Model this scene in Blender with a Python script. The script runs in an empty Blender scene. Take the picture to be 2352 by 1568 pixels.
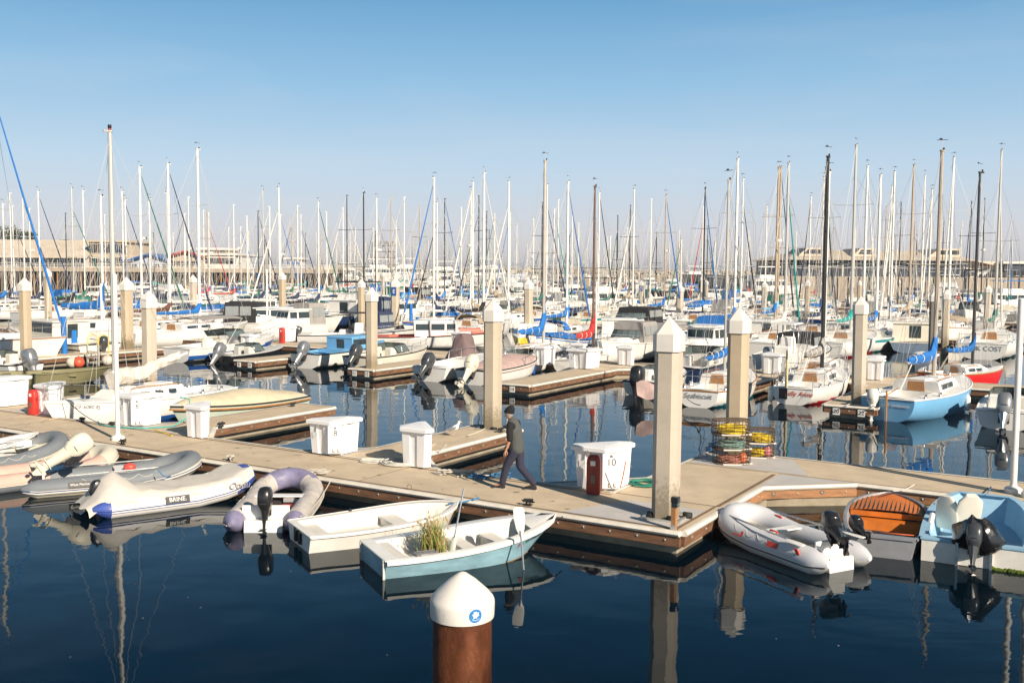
import bpy, bmesh, math, random
from mathutils import Vector, Matrix, Euler
R=random.Random(7)
sc=bpy.context.scene; col=sc.collection
pi=math.pi; sin=math.sin; cos=math.cos; rad=math.radians
# ---------------------------------------------------------------- camera
F=2290.0; CAMZ=5.1; ROLL=rad(0.4); PITCH=math.atan(164/F)
cam=bpy.data.cameras.new('camera'); camo=bpy.data.objects.new('camera',cam); col.objects.link(camo)
cam.sensor_width=36; cam.lens=36*F/2352; cam.clip_start=.1; cam.clip_end=20000
CM=Matrix.Rotation(pi/2-PITCH,4,'X')@Matrix.Rotation(ROLL,4,'Z')
CM=Matrix.Translation((0,0,CAMZ))@CM
camo.matrix_world=CM; sc.camera=camo
def ray(px,py): return (CM.to_3x3()@Vector(((px-1176)/F,-(py-784)/F,-1)))
def P(px,py,z=0):
    d=ray(px,py); t=(z-CAMZ)/d.z; return Vector((d.x*t,d.y*t,z))
def PD(px,py,Y):
    d=ray(px,py); t=Y/d.y; return Vector((d.x*t,Y,CAMZ+d.z*t))
def PX(v):
    c=CM.inverted()@Vector(v); return (1176-c.x/c.z*F, 784+c.y/c.z*F)
UX,UY=.852,-.524
def Q(u,v,z=0): return Vector((u*UX-v*UY, u*UY+v*UX, z))
def uv(p): return (p[0]*UX+p[1]*UY, -p[0]*UY+p[1]*UX)
AU=math.atan2(UY,UX); AV=AU+pi/2
# ---------------------------------------------------------------- materials
MC={}
def M(name,c,rough=.5,var=.12,vs=3.0,metal=0,bump=0,bs=40,spec=.5,dirt=None,dc=(.12,.09,.06),stretch=None,coat=0,sub=0):
    """procedural: base colour broken up by two noises, optional dirt mask, bump"""
    if name in MC: return MC[name]
    m=bpy.data.materials.new(name); m.use_nodes=True; nt=m.node_tree; N=nt.nodes; L=nt.links
    b=N['Principled BSDF']; b.inputs['Roughness'].default_value=rough; b.inputs['Metallic'].default_value=metal
    b.inputs['Specular IOR Level'].default_value=spec; b.inputs['Coat Weight'].default_value=coat
    tc=N.new('ShaderNodeTexCoord'); vec=tc.outputs['Object']
    if stretch:
        mp=N.new('ShaderNodeMapping'); mp.inputs['Scale'].default_value=stretch; L.new(vec,mp.inputs[0]); vec=mp.outputs[0]
    n=N.new('ShaderNodeTexNoise'); n.inputs['Scale'].default_value=vs; n.inputs['Detail'].default_value=6; n.inputs['Roughness'].default_value=.65; L.new(vec,n.inputs['Vector'])
    r=N.new('ShaderNodeMapRange'); r.inputs[1].default_value=.3; r.inputs[2].default_value=.7; r.inputs[3].default_value=1-var; r.inputs[4].default_value=1+var*.6; L.new(n.outputs['Fac'],r.inputs[0])
    mx=N.new('ShaderNodeVectorMath'); mx.operation='SCALE'; mx.inputs[0].default_value=c[:3]; L.new(r.outputs[0],mx.inputs['Scale'])
    out=mx.outputs[0]
    if dirt:
        n2=N.new('ShaderNodeTexNoise'); n2.inputs['Scale'].default_value=vs*2.3; n2.inputs['Detail'].default_value=8; n2.inputs['Roughness'].default_value=.75; L.new(vec,n2.inputs['Vector'])
        r2=N.new('ShaderNodeMapRange'); r2.inputs[1].default_value=.66-dirt*.2; r2.inputs[2].default_value=.78; r2.inputs[3].default_value=0; r2.inputs[4].default_value=.75; L.new(n2.outputs['Fac'],r2.inputs[0])
        m2=N.new('ShaderNodeMix'); m2.data_type='RGBA'; L.new(r2.outputs[0],m2.inputs[0]); L.new(out,m2.inputs[6]); m2.inputs[7].default_value=(*dc,1); out=m2.outputs[2]
    L.new(out,b.inputs['Base Color'])
    rr=N.new('ShaderNodeMapRange'); rr.inputs[3].default_value=max(0,rough-.08); rr.inputs[4].default_value=min(1,rough+.12); L.new(n.outputs['Fac'],rr.inputs[0]); L.new(rr.outputs[0],b.inputs['Roughness'])
    if bump:
        n3=N.new('ShaderNodeTexNoise'); n3.inputs['Scale'].default_value=bs; n3.inputs['Detail'].default_value=5; L.new(vec,n3.inputs['Vector'])
        bp=N.new('ShaderNodeBump'); bp.inputs['Strength'].default_value=bump; bp.inputs['Distance'].default_value=.01; L.new(n3.outputs['Fac'],bp.inputs['Height']); L.new(bp.outputs[0],b.inputs['Normal'])
    MC[name]=m; return m
WHITE=M('white gelcoat',(.81,.79,.745),.35,.08,1.5,dirt=.12,dc=(.42,.37,.28))
CREAM=M('cream gelcoat',(.76,.71,.60),.4,.08,1.5,dirt=.15,dc=(.4,.33,.22))
OLDW=M('weathered white paint',(.76,.73,.67),.6,.12,3,dirt=.35,dc=(.35,.29,.2))
GREYW=M('pale grey hull paint',(.52,.52,.50),.45,.1,2,dirt=.2,dc=(.3,.27,.22))
PLAST=M('white dock box plastic',(.80,.79,.78),.5,.05,4,bump=.15,bs=60,dirt=.3,dc=(.52,.46,.36))
ALU=M('mast aluminium',(.60,.58,.53),.42,.1,1,metal=.35,stretch=(1,1,.2))
MASTW=M('white mast paint',(.80,.78,.72),.4,.05,2)
MASTD=M('black mast paint',(.035,.035,.035),.4,.2,2)
MASTB=M('brown wood spar',(.30,.17,.08),.45,.3,3,stretch=(4,4,.4))
STEEL=M('stainless steel tube',(.65,.65,.63),.25,.05,5,metal=.9)
WIRE=M('rigging wire',(.42,.41,.40),.4,.05,5,metal=.5)
GLASS=M('dark tinted window glass',(.03,.045,.05),.08,.3,2,spec=.8)
BLACKP=M('black plastic',(.018,.018,.02),.3,.3,6,coat=.3)
RUB=M('black rubber',(.02,.02,.02),.7,.3,8)
TEAK=M('teak wood',(.40,.19,.07),.5,.3,3,stretch=(1,8,8),bump=.3)
WOODB=M('brown varnished wood',(.28,.11,.045),.4,.35,3,stretch=(1,6,6))
def canvas(name,c): return M(name,c,.85,.18,2.5,bump=.6,bs=9)
CV={'blue':canvas('blue canvas',(.015,.16,.50)),'navy':canvas('navy canvas',(.03,.045,.10)),'green':canvas('green canvas',(.02,.15,.11)),
 'teal':canvas('teal canvas',(.02,.33,.30)),'red':canvas('red canvas',(.50,.035,.03)),'tan':canvas('tan canvas',(.42,.33,.22)),
 'white':canvas('white sailcloth',(.74,.71,.65)),'grey':canvas('grey canvas',(.33,.31,.29)),'black':canvas('black canvas',(.02,.02,.022)),
 'brown':canvas('brown canvas',(.13,.06,.045)),'pink':canvas('faded pink canvas',(.46,.33,.30)),'plum':canvas('faded brown canvas cover',(.17,.12,.12)),
 'coral':canvas('faded red canvas',(.58,.16,.12)),'sky':canvas('pale blue canvas',(.20,.42,.62)),'yellow':canvas('yellow canvas',(.70,.45,.04))}
HU={'white':WHITE,'cream':CREAM,'oldwhite':OLDW,'grey':GREYW,'green':M('dark green hull',(.012,.07,.05),.25,.1,2),
 'navy':M('navy hull',(.02,.045,.12),.25,.1,2),'sky':M('sky blue hull paint',(.17,.42,.68),.4,.08,2,dirt=.1,dc=(.12,.25,.35)),
 'yellow':M('yellow hull paint',(.80,.62,.02),.4,.06,2),'red':M('red hull paint',(.62,.02,.02),.3,.08,2),
 'slate':M('slate blue hull paint',(.16,.22,.30),.35,.1,2),'mint':M('pale mint hull paint',(.50,.58,.48),.5,.1,2,dirt=.2,dc=(.25,.3,.2)),
 'brown':M('brown wooden hull',(.20,.09,.05),.5,.2,2),'olive':M('olive painted aluminium',(.23,.21,.11),.55,.12,2,dirt=.2),
 'coral':M('salmon red deck paint',(.62,.14,.09),.5,.1,2,dirt=.1),'teal':M('teal antifouling',(.02,.22,.26),.5,.1,2),'black':M('black hull paint',(.015,.015,.018),.25,.1,2),
 'blue':M('bright blue stripe paint',(.02,.10,.36),.35,.1,2)}
# ---------------------------------------------------------------- mesh builder
class MB:
    def __init__(s): s.v=[]; s.f=[]; s.m=[]; s.mats=[]; s.sm=[]
    def mi(s,m):
        if m not in s.mats: s.mats.append(m)
        return s.mats.index(m)
    def add(s,vs,fs,m,smooth=False):
        o=len(s.v); s.v+= [Vector(v) for v in vs]; k=s.mi(m)
        for f in fs: s.f.append([i+o for i in f]); s.m.append(k); s.sm.append(smooth)
        return s
    def box(s,c,d,m,rz=0,taper=1,rx=0,ry=0,bev=0):
        e=Euler((rx,ry,rz)).to_matrix(); x,y,z=d[0]/2,d[1]/2,d[2]/2; vs=[]
        if bev:
            b=min(bev,x*.9,y*.9,z*.9); fs=[]
            idx={}
            for sx in(-1,1):
                for sy in(-1,1):
                    for sz in(-1,1):
                        base=len(vs); t=taper if sz>0 else 1
                        vs+= [(sx*x*t,sy*(y-b)*t,sz*(z-b)),(sx*(x-b)*t,sy*y*t,sz*(z-b)),(sx*(x-b)*t,sy*(y-b)*t,sz*z)]
                        idx[sx,sy,sz]=base
            I=idx
            for sg in(-1,1):
                fs.append([I[sg,a,b_]+0 for a,b_ in((-1,-1),(1,-1),(1,1),(-1,1))])
                fs.append([I[a,sg,b_]+1 for a,b_ in((-1,-1),(1,-1),(1,1),(-1,1))])
                fs.append([I[a,b_,sg]+2 for a,b_ in((-1,-1),(1,-1),(1,1),(-1,1))])
            for a in(-1,1):
                for c_ in(-1,1):
                    fs.append([I[a,c_,-1],I[a,c_,-1]+1,I[a,c_,1]+1,I[a,c_,1]])
                    fs.append([I[a,-1,c_],I[a,-1,c_]+2,I[a,1,c_]+2,I[a,1,c_]])
                    fs.append([I[-1,a,c_]+1,I[-1,a,c_]+2,I[1,a,c_]+2,I[1,a,c_]+1])
                    for d_ in(-1,1): fs.append([I[a,c_,d_],I[a,c_,d_]+1,I[a,c_,d_]+2])
            s.add([e@Vector(v)+Vector(c) for v in vs],fs,m); return s
        for sz in(-1,1):
            t=taper if sz>0 else 1
            for sx,sy in((-1,-1),(1,-1),(1,1),(-1,1)): vs.append(e@Vector((sx*x*t,sy*y*t,sz*z))+Vector(c))
        return s.add(vs,[(3,2,1,0),(4,5,6,7),(0,1,5,4),(1,2,6,5),(2,3,7,6),(3,0,4,7)],m)
    def prism(s,poly,z0,z1,m,top=1.0,cap=True,c=None):
        n=len(poly); cx=sum(p[0] for p in poly)/n; cy=sum(p[1] for p in poly)/n
        vs=[(p[0],p[1],z0) for p in poly]+[(cx+(p[0]-cx)*top,cy+(p[1]-cy)*top,z1) for p in poly]
        fs=[(i,(i+1)%n,n+(i+1)%n,n+i) for i in range(n)]
        if cap: fs+=[tuple(range(n))[::-1],tuple(range(n,2*n))]
        return s.add(vs,fs,m)
    def tube(s,pts,r,m,n=6,closed=False,smooth=True,caps=True):
        pts=[Vector(p) for p in pts]; k=len(pts); rs=r if isinstance(r,(list,tuple)) else [r]*k
        vs=[];up=None
        for i,p in enumerate(pts):
            a=pts[i-1] if (i>0 or closed) else p; b=pts[(i+1)%k] if (i<k-1 or closed) else p
            t=(b-a); t=t.normalized() if t.length>1e-9 else Vector((0,0,1))
            if up is None:
                up=Vector((0,0,1)) if abs(t.z)<.9 else Vector((1,0,0))
            x=up.cross(t); 
            if x.length<1e-4: x=Vector((1,0,0)).cross(t)
            x.normalize(); y=t.cross(x); up=y
            for j in range(n):
                q=2*pi*j/n; vs.append(p+(x*cos(q)+y*sin(q))*rs[i])
        fs=[]
        for i in range(k if closed else k-1):
            for j in range(n):
                a=i*n+j;b=i*n+(j+1)%n;c=((i+1)%k)*n+(j+1)%n;d=((i+1)%k)*n+j; fs.append((a,b,c,d))
        if not closed and caps: fs+=[tuple(range(n))[::-1],tuple(range((k-1)*n,k*n))]
        return s.add(vs,fs,m,smooth)
    def cyl(s,c,r,h,m,n=12,r2=None,smooth=True,ax='z'):
        r2=r if r2 is None else r2
        vs=[];fs=[]
        for k,(rr,z) in enumerate(((r,0),(r2,h))):
            for j in range(n):
                q=2*pi*j/n; p=(rr*cos(q),rr*sin(q),z)
                if ax=='x': p=(p[2],p[0],p[1])
                if ax=='y': p=(p[1],p[2],p[0])
                vs.append(Vector(c)+Vector(p))
        s.add(vs,[(j,(j+1)%n,n+(j+1)%n,n+j) for j in range(n)],m,smooth)
        return s.add(vs,[tuple(range(n))[::-1],tuple(range(n,2*n))],m)
    def lathe(s,prof,m,n=16,c=(0,0,0),smooth=True):
        vs=[];fs=[]
        for r,z in prof:
            for j in range(n):
                q=2*pi*j/n; vs.append(Vector(c)+Vector((r*cos(q),r*sin(q),z)))
        for i in range(len(prof)-1):
            for j in range(n): fs.append((i*n+j,i*n+(j+1)%n,(i+1)*n+(j+1)%n,(i+1)*n+j))
        return s.add(vs,fs,m,smooth)
    def sph(s,c,r,m,n=10,k=7,sc=(1,1,1),smooth=True):
        vs=[];fs=[]
        for i in range(k+1):
            a=pi*i/k
            for j in range(n):
                q=2*pi*j/n; vs.append(Vector(c)+Vector((sin(a)*cos(q)*r*sc[0],sin(a)*sin(q)*r*sc[1],cos(a)*r*sc[2])))
        for i in range(k):
            for j in range(n): fs.append((i*n+j,(i+1)*n+j,(i+1)*n+(j+1)%n,i*n+(j+1)%n))
        return s.add(vs,fs,m,smooth)
    def grid(s,g,m,smooth=True,closed=False):
        """g[i][j] points"""
        a=len(g); b=len(g[0]); vs=[p for r in g for p in r]; fs=[]
        for i in range(a-1):
            for j in range(b if closed else b-1):
                fs.append((i*b+j,i*b+(j+1)%b,(i+1)*b+(j+1)%b,(i+1)*b+j))
        return s.add(vs,fs,m,smooth)
    def quad(s,a,b,c,d,m): return s.add([a,b,c,d],[(0,1,2,3)],m)
    def build(s,name,parent=None,loc=(0,0,0),rz=0,sharp=40):
        me=bpy.data.meshes.new(name); me.from_pydata([tuple(v) for v in s.v],[],s.f)
        for m in s.mats: me.materials.append(m)
        for i,p in enumerate(me.polygons): p.material_index=s.m[i]; p.use_smooth=s.sm[i]
        bm=bmesh.new(); bm.from_mesh(me); bmesh.ops.remove_doubles(bm,verts=bm.verts,dist=.0002)
        bmesh.ops.recalc_face_normals(bm,faces=bm.faces)
        for e in bm.edges:
            if len(e.link_faces)==2 and e.calc_face_angle(0)>rad(sharp): e.smooth=False
        bm.to_mesh(me); bm.free()
        o=bpy.data.objects.new(name,me); col.objects.link(o); o.parent=parent
        o.location=loc; o.rotation_euler=(0,0,rz); return o
def thing(name,label,cat,loc=(0,0,0),rz=0,group=None):
    o=bpy.data.objects.new(name,None); col.objects.link(o); o.location=loc; o.rotation_euler=(0,0,rz)
    o.empty_display_size=.2; tag(o,label,cat,group); return o
def tag(o,label=None,cat=None,group=None,kind=None):
    if label: o['label']=label
    if cat: o['category']=cat
    if group: o['group']=group
    if kind: o['kind']=kind
    return o
def text(s,size,m,parent,M4,name='lettering',ext=.002,shear=0,sx=1,sp=1):
    c=bpy.data.curves.new(name,'FONT'); c.body=s; c.size=size; c.extrude=ext; c.align_x='CENTER'; c.align_y='CENTER'; c.shear=shear; c.space_character=sp; c.resolution_u=3
    t=bpy.data.objects.new(name,c); dg=bpy.context.evaluated_depsgraph_get()
    col.objects.link(t); bpy.context.view_layer.update(); dg=bpy.context.evaluated_depsgraph_get()
    me=bpy.data.meshes.new_from_object(t.evaluated_get(dg)); bpy.data.objects.remove(t)
    me.materials.clear(); me.materials.append(m)
    o=bpy.data.objects.new(name,me); col.objects.link(o); o.parent=parent; o.matrix_local=M4@Matrix.Diagonal((sx,1,1,1)); return o
def frame(o,xdir,updir):
    """matrix placing text at o, reading along xdir, up along updir"""
    x=Vector(xdir).normalized(); z=x.cross(Vector(updir)).normalized(); y=z.cross(x)
    m=Matrix((x,y,z)).transposed().to_4x4(); m.translation=Vector(o); return m
def copy_tree(o,parent=None):
    c=o.copy(); col.objects.link(c); c.parent=parent
    for ch in list(o.children): copy_tree(ch,c)
    return c
def dup(o,loc,rz,label=None,group=None,scale=None):
    c=copy_tree(o); c.location=loc; c.rotation_euler=(0,0,rz)
    if label: c['label']=label
    if group: c['group']=group
    if scale: c.scale=(scale,)*3
    return c
# ---------------------------------------------------------------- world, sun, water
SUN_AZ=(.60,-.80); SUN_EL=rad(29)
w=bpy.data.worlds.new('World'); sc.world=w; w.use_nodes=True; nt=w.node_tree
bg=nt.nodes['Background']; sky=nt.nodes.new('ShaderNodeTexSky'); sky.sky_type='NISHITA'; sky.sun_disc=False
sky.sun_elevation=SUN_EL; sky.sun_rotation=math.atan2(SUN_AZ[0],SUN_AZ[1]); sky.air_density=1.0; sky.dust_density=.25; sky.ozone_density=3.0; sky.altitude=0
tcw=nt.nodes.new('ShaderNodeTexCoord'); sx=nt.nodes.new('ShaderNodeSeparateXYZ'); nt.links.new(tcw.outputs['Generated'],sx.inputs[0])
cr=nt.nodes.new('ShaderNodeValToRGB'); e=cr.color_ramp; K=8.3/10
SK=[(0,(.70,.655,.665)),(.035,(.68,.68,.73)),(.10,(.53,.68,.82)),(.18,(.29,.53,.76)),(.26,(.14,.37,.63)),(.34,(.03,.17,.37)),(.5,(.0005,.046,.078)),(1,(.004,.045,.11))]
e.elements[0].position=0; e.elements[0].color=(*[c*K for c in SK[0][1]],1); e.elements[1].position=1; e.elements[1].color=(*[c*K for c in SK[-1][1]],1)
for p_,c_ in SK[1:-1]: k=e.elements.new(p_); k.color=(*[c*K for c in c_],1)
nt.links.new(sx.outputs[2],cr.inputs[0]); vm=nt.nodes.new('ShaderNodeVectorMath'); vm.operation='SCALE'; vm.inputs['Scale'].default_value=10; nt.links.new(cr.outputs[0],vm.inputs[0])
mxw=nt.nodes.new('ShaderNodeMix'); mxw.data_type='RGBA'; mxw.inputs[0].default_value=.92; nt.links.new(sky.outputs[0],mxw.inputs[6]); nt.links.new(vm.outputs[0],mxw.inputs[7])
wm=nt.nodes.new('ShaderNodeMapping'); wm.inputs['Scale'].default_value=(1.5,1.5,9); nt.links.new(tcw.outputs['Generated'],wm.inputs[0]); wn_=nt.nodes.new('ShaderNodeTexNoise'); wn_.inputs['Scale'].default_value=1.6; wn_.inputs['Detail'].default_value=7; wn_.inputs['Distortion'].default_value=.6; nt.links.new(wm.outputs[0],wn_.inputs['Vector'])
wr_=nt.nodes.new('ShaderNodeMapRange'); wr_.inputs[1].default_value=.50; wr_.inputs[2].default_value=.85; wr_.inputs[4].default_value=.22; nt.links.new(wn_.outputs['Fac'],wr_.inputs[0])
mw=nt.nodes.new('ShaderNodeMix'); mw.data_type='RGBA'; nt.links.new(wr_.outputs[0],mw.inputs[0]); nt.links.new(mxw.outputs[2],mw.inputs[6]); mw.inputs[7].default_value=(6.3,6.1,6.3,1)
nt.links.new(mw.outputs[2],bg.inputs[0]); bg.inputs[1].default_value=.085
sl=bpy.data.lights.new('sun','SUN'); sl.energy=5.0; sl.angle=rad(.5); sl.color=(1,.87,.71)
so=bpy.data.objects.new('sun',sl); col.objects.link(so)
d=Vector((-SUN_AZ[0]*cos(SUN_EL),-SUN_AZ[1]*cos(SUN_EL),-sin(SUN_EL))); so.rotation_euler=d.to_track_quat('-Z','Y').to_euler(); so.location=(20,-20,30)
sc.view_settings.view_transform='Standard'; sc.view_settings.look='None'; sc.view_settings.gamma=1; sc.view_settings.exposure=.55
sc.render.engine='CYCLES'; sc.cycles.max_bounces=6; sc.cycles.use_denoising=True
# water
m=bpy.data.materials.new('harbour water'); m.use_nodes=True; N=m.node_tree.nodes; L=m.node_tree.links; b=N['Principled BSDF']
b.inputs['Base Color'].default_value=(.0003,.005,.010,1); b.inputs['Roughness'].default_value=.015; b.inputs['IOR'].default_value=1.33; b.inputs['Specular Tint'].default_value=(.42,.82,1,1); b.inputs['Specular IOR Level'].default_value=.33
tc=N.new('ShaderNodeTexCoord')
def wn(scale,stretch,dist,strength,prev=None,det=2,rot=0):
    mp=N.new('ShaderNodeMapping'); mp.inputs['Scale'].default_value=stretch; mp.inputs['Rotation'].default_value=(0,0,rot); L.new(tc.outputs['Object'],mp.inputs[0])
    n=N.new('ShaderNodeTexNoise'); n.inputs['Scale'].default_value=scale; n.inputs['Detail'].default_value=det; L.new(mp.outputs[0],n.inputs['Vector'])
    bp=N.new('ShaderNodeBump'); bp.inputs['Strength'].default_value=strength; bp.inputs['Distance'].default_value=dist; L.new(n.outputs['Fac'],bp.inputs['Height'])
    if prev: L.new(prev.outputs[0],bp.inputs['Normal'])
    return bp
p=wn(.8,(1,1,1),.05,.22,det=1.5,rot=.3); p=wn(4,(.7,1.2,1),.006,.30,p,det=2)
pn=N.new('ShaderNodeTexNoise'); pn.inputs['Scale'].default_value=.07; pn.inputs['Detail'].default_value=3; L.new(tc.outputs['Object'],pn.inputs['Vector'])
pr=N.new('ShaderNodeMapRange'); pr.inputs[1].default_value=.42; pr.inputs[2].default_value=.62; pr.inputs[3].default_value=.05; pr.inputs[4].default_value=.40; L.new(pn.outputs['Fac'],pr.inputs[0]); L.new(pr.outputs[0],p.inputs['Strength'])
L.new(p.outputs[0],b.inputs['Normal'])
mb=MB(); S=5000
mb.add([(-S,-30,0),(S,-30,0),(S,S,0),(-S,S,0)],[(0,1,2,3)],m); o=mb.build('water'); tag(o,kind='structure')
# seabed ground sheet
g=M('dark seabed',(.02,.03,.03),.9); mb=MB(); mb.add([(-S,-30,-4),(S,-30,-4),(S,S,-4),(-S,S,-4)],[(0,1,2,3)],g); tag(mb.build('seabed'),kind='structure')

HAZE=True
if HAZE:
    m=bpy.data.materials.new('harbour haze'); m.use_nodes=True; N=m.node_tree.nodes; N.remove(N['Principled BSDF']); v=N.new('ShaderNodeVolumePrincipled'); v.inputs['Color'].default_value=(.86,.90,.97,1); v.inputs['Density'].default_value=.0003; v.inputs['Anisotropy'].default_value=.2
    m.node_tree.links.new(v.outputs[0],N['Material Output'].inputs['Volume'])
    mb=MB(); mb.box((0,S/2-20,11.5),(2*S+20,S+60,33),m); o=mb.build('haze'); tag(o,'thin pale marine haze lying over the whole harbour','haze',kind='stuff')
# ---------------------------------------------------------------- hulls
class Hull:
    def __init__(s,L,B,sternZ,bowZ,draft=.25,tr=.75,m=.42,p=2.2,rakeB=.5,rakeS=.0,sec='round',dip=.06,bowW=.0,chine=.8,keelup=.35):
        s.__dict__.update(locals())
    def w(s,t):
        if t<s.m: return s.B/2*(s.tr+(1-s.tr)*sin(pi/2*t/s.m))
        q=(t-s.m)/(1-s.m); return s.B/2*(s.bowW+(1-s.bowW)*max(0,1-q**s.p)**.8)
    def sz(s,t): return s.sternZ+(s.bowZ-s.sternZ)*t**1.7-s.dip*sin(pi*t)
    def kz(s,t): return -s.draft*(1-t**5)+ (s.draft*s.keelup)*(1-t)**2
    def pt(s,t,a,side=1,ins=0,zmin=None):
        w=max(0,s.w(t)-ins); k=s.kz(t)+ins; z1=s.sz(t)
        if s.sec=='round':
            q=a*pi/2; y=w*sin(q)**.85; z=k+(z1-k)*(1-cos(q))**1.15 if a<1 else z1
            # lift so topsides are near vertical
            y=w*(sin(q)**.7)
        elif s.sec=='vee':
            c=s.chine; hz=k+(z1-k)*.36
            if a<=.4: y=w*c*a/.4; z=k+(hz-k)*(a/.4)
            else: q=(a-.4)/.6; y=w*(c+(1-c)*q**.8); z=hz+(z1-hz)*q
        else: # flat/pram
            hz=k+(z1-k)*.1
            if a<=.4: y=w*s.chine*a/.4; z=k+(hz-k)*(a/.4)
            else: q=(a-.4)/.6; y=w*(s.chine+(1-s.chine)*q); z=hz+(z1-hz)*q
        if zmin is not None and z<zmin: z=zmin
        r=(z-z1)/(z1+s.draft)
        x=-s.L/2+s.L*t + s.rakeB*r*t**3 - s.rakeS*r*(1-t)**3
        return Vector((x,side*y,z))
    def outer(s,mb,mat,boot=None,stripe=None,bottom=None,ns=16,nk=10,bz=(.02,.1),sz=(.14,.06)):
        for side in(1,-1):
            g=[[s.pt(i/ns,j/nk,side) for j in range(nk+1)] for i in range(ns+1)]
            mb.grid(g,mat)
            k0=len(mb.f)-ns*nk
            # material bands by height (faces follow sheer for the stripe)
            for i in range(ns):
                for j in range(nk):
                    f=mb.f[k0+i*nk+j]; zc=sum(mb.v[q].z for q in f)/4; top=s.sz((i+.5)/ns)
                    if stripe and top-sz[0]<zc<top-sz[1]: mb.m[k0+i*nk+j]=mb.mi(stripe)
                    if boot and zc<bz[1]: mb.m[k0+i*nk+j]=mb.mi(boot)
        a=[s.pt(0,j/nk,1) for j in range(nk+1)]; b=[s.pt(0,j/nk,-1) for j in range(nk+1)]
        mb.add(a+b,[(j,j+1,nk+1+j+1,nk+1+j) for j in range(nk)],mat)
        a=[s.pt(1,j/nk,1) for j in range(nk+1)]; b=[s.pt(1,j/nk,-1) for j in range(nk+1)]
        if s.bowW>0: mb.add(a+b,[(j,j+1,nk+1+j+1,nk+1+j) for j in range(nk)],mat)
    def deck(s,mb,mat,t0=0,t1=1,crown=.05,ns=12,dz=0,ins=0,hole=None):
        """deck between stations; hole=(t0,t1,halfwidth,floor z) makes a cockpit well"""
        ts=[t0+(t1-t0)*i/ns for i in range(ns+1)]
        if hole: ts=sorted(set([t for t in ts if not(abs(t-hole[0])<.02 or abs(t-hole[1])<.02)]+[hole[0],hole[1]]))
        def dp(t,y):
            w=max(.001,s.w(t)-ins); yy=max(-w,min(w,y*w)); return Vector((s.pt(t,1).x,yy,s.sz(t)+dz+crown*(1-(yy/w)**2)))
        for a,b in zip(ts,ts[1:]):
            if hole and a>=hole[0]-1e-6 and b<=hole[1]+1e-6:
                for sd in(1,-1):
                    ha=min(hole[2],s.w(a)*.8)/max(.01,s.w(a)-ins)*sd; hb=min(hole[2],s.w(b)*.8)/max(.01,s.w(b)-ins)*sd
                    p=[dp(a,sd),dp(b,sd),dp(b,hb),dp(a,ha)]; mb.add(p,[(0,1,2,3)],mat)
                    q=[p[3],p[2],Vector((p[2].x,p[2].y*.92,hole[3])),Vector((p[3].x,p[3].y*.92,hole[3]))]; mb.add(q,[(0,1,2,3)],mat)
            else:
                ys=[-1,-.6,-.25,.25,.6,1]
                mb.grid([[dp(a,y) for y in ys],[dp(b,y) for y in ys]],mat)
        if hole:
            x0=s.pt(hole[0],1).x; x1=s.pt(hole[1],1).x; h0=min(hole[2],s.w(hole[0])*.8)*.92; h1=min(hole[2],s.w(hole[1])*.8)*.92; z=hole[3]
            mb.add([(x0,-h0,z),(x1,-h1,z),(x1,h1,z),(x0,h0,z)],[(0,1,2,3)],mat)
            for x,h,t in((x0,h0,hole[0]),(x1,h1,hole[1])):
                zt=s.sz(t)+crown+dz; mb.add([(x,-h,z),(x,h,z),(x,h/.92,zt-.01),(x,-h/.92,zt-.01)],[(0,1,2,3)],mat)
    def rim(s,mb,mat,r=.025,t0=0,t1=1,ns=16,out=0,dz=0,n=6,stern=True):
        pts=[s.pt(t0+(t1-t0)*i/ns,1,1)+Vector((0,out,dz)) for i in range(ns+1)]
        pts2=[s.pt(t0+(t1-t0)*i/ns,1,-1)+Vector((0,-out,dz)) for i in range(ns,-1,-1)]
        if s.bowW<.02 and t1==1: path=pts[:-1]+[Vector((pts[-1].x+out,0,pts[-1].z))]+pts2[1:]
        else: path=pts+pts2
        mb.tube(path,r,mat,n=n,closed=stern)
    def openhull(s,mb,mat,floorz=.05,ins=.05,ns=16,nk=8,inner=None,lip=.09,t0=.015):
        """outer skin + inner skin + broad gunwale"""
        inner=inner or mat
        s.outer(mb,mat,ns=ns,nk=nk)
        for side in(1,-1):
            g=[[s.pt(t0+(1-2*t0)*i/ns,j/nk,side,ins,floorz) for j in range(nk+1)] for i in range(ns+1)]
            mb.grid(g,inner)
            o=[s.pt(i/ns,1,side)+Vector((0,side*.03,-.03)) for i in range(ns+1)]; o2=[s.pt(i/ns,1,side)+Vector((0,side*.03,.012)) for i in range(ns+1)]
            inn=[s.pt(t0+(1-2*t0)*i/ns,1,side,max(ins,min(lip,s.w(i/ns)*.6)))+Vector((0,0,.015)) for i in range(ns+1)]
            in2=[s.pt(t0+(1-2*t0)*i/ns,1,side,ins) for i in range(ns+1)]
            mb.grid([o,o2,inn,in2],mat,smooth=False)
        for t,tt in((0,t0),(1,1-t0)):
            a=[s.pt(tt,j/nk,1,ins,floorz) for j in range(nk+1)]; b=[s.pt(tt,j/nk,-1,ins,floorz) for j in range(nk+1)]
            mb.add(a+b,[(j,j+1,nk+1+j+1,nk+1+j) for j in range(nk)],inner)
            e=s.pt(t,1,1); f=s.pt(tt,1,1,ins); up=Vector((0,0,.014)); ex=Vector((-.03 if t==0 else .03,0,0)); 
            mm=lambda v:Vector((v.x,-v.y,v.z))
            d=Vector((.08 if t==0 else -.08,0,0))
            mb.add([e+ex+up,mm(e)+ex+up,mm(f)+up+d,f+up+d],[(0,1,2,3)],mat)
            mb.add([e+ex+up,mm(e)+ex+up,mm(e)+ex-up*2,e+ex-up*2],[(0,1,2,3)],mat)
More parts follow.
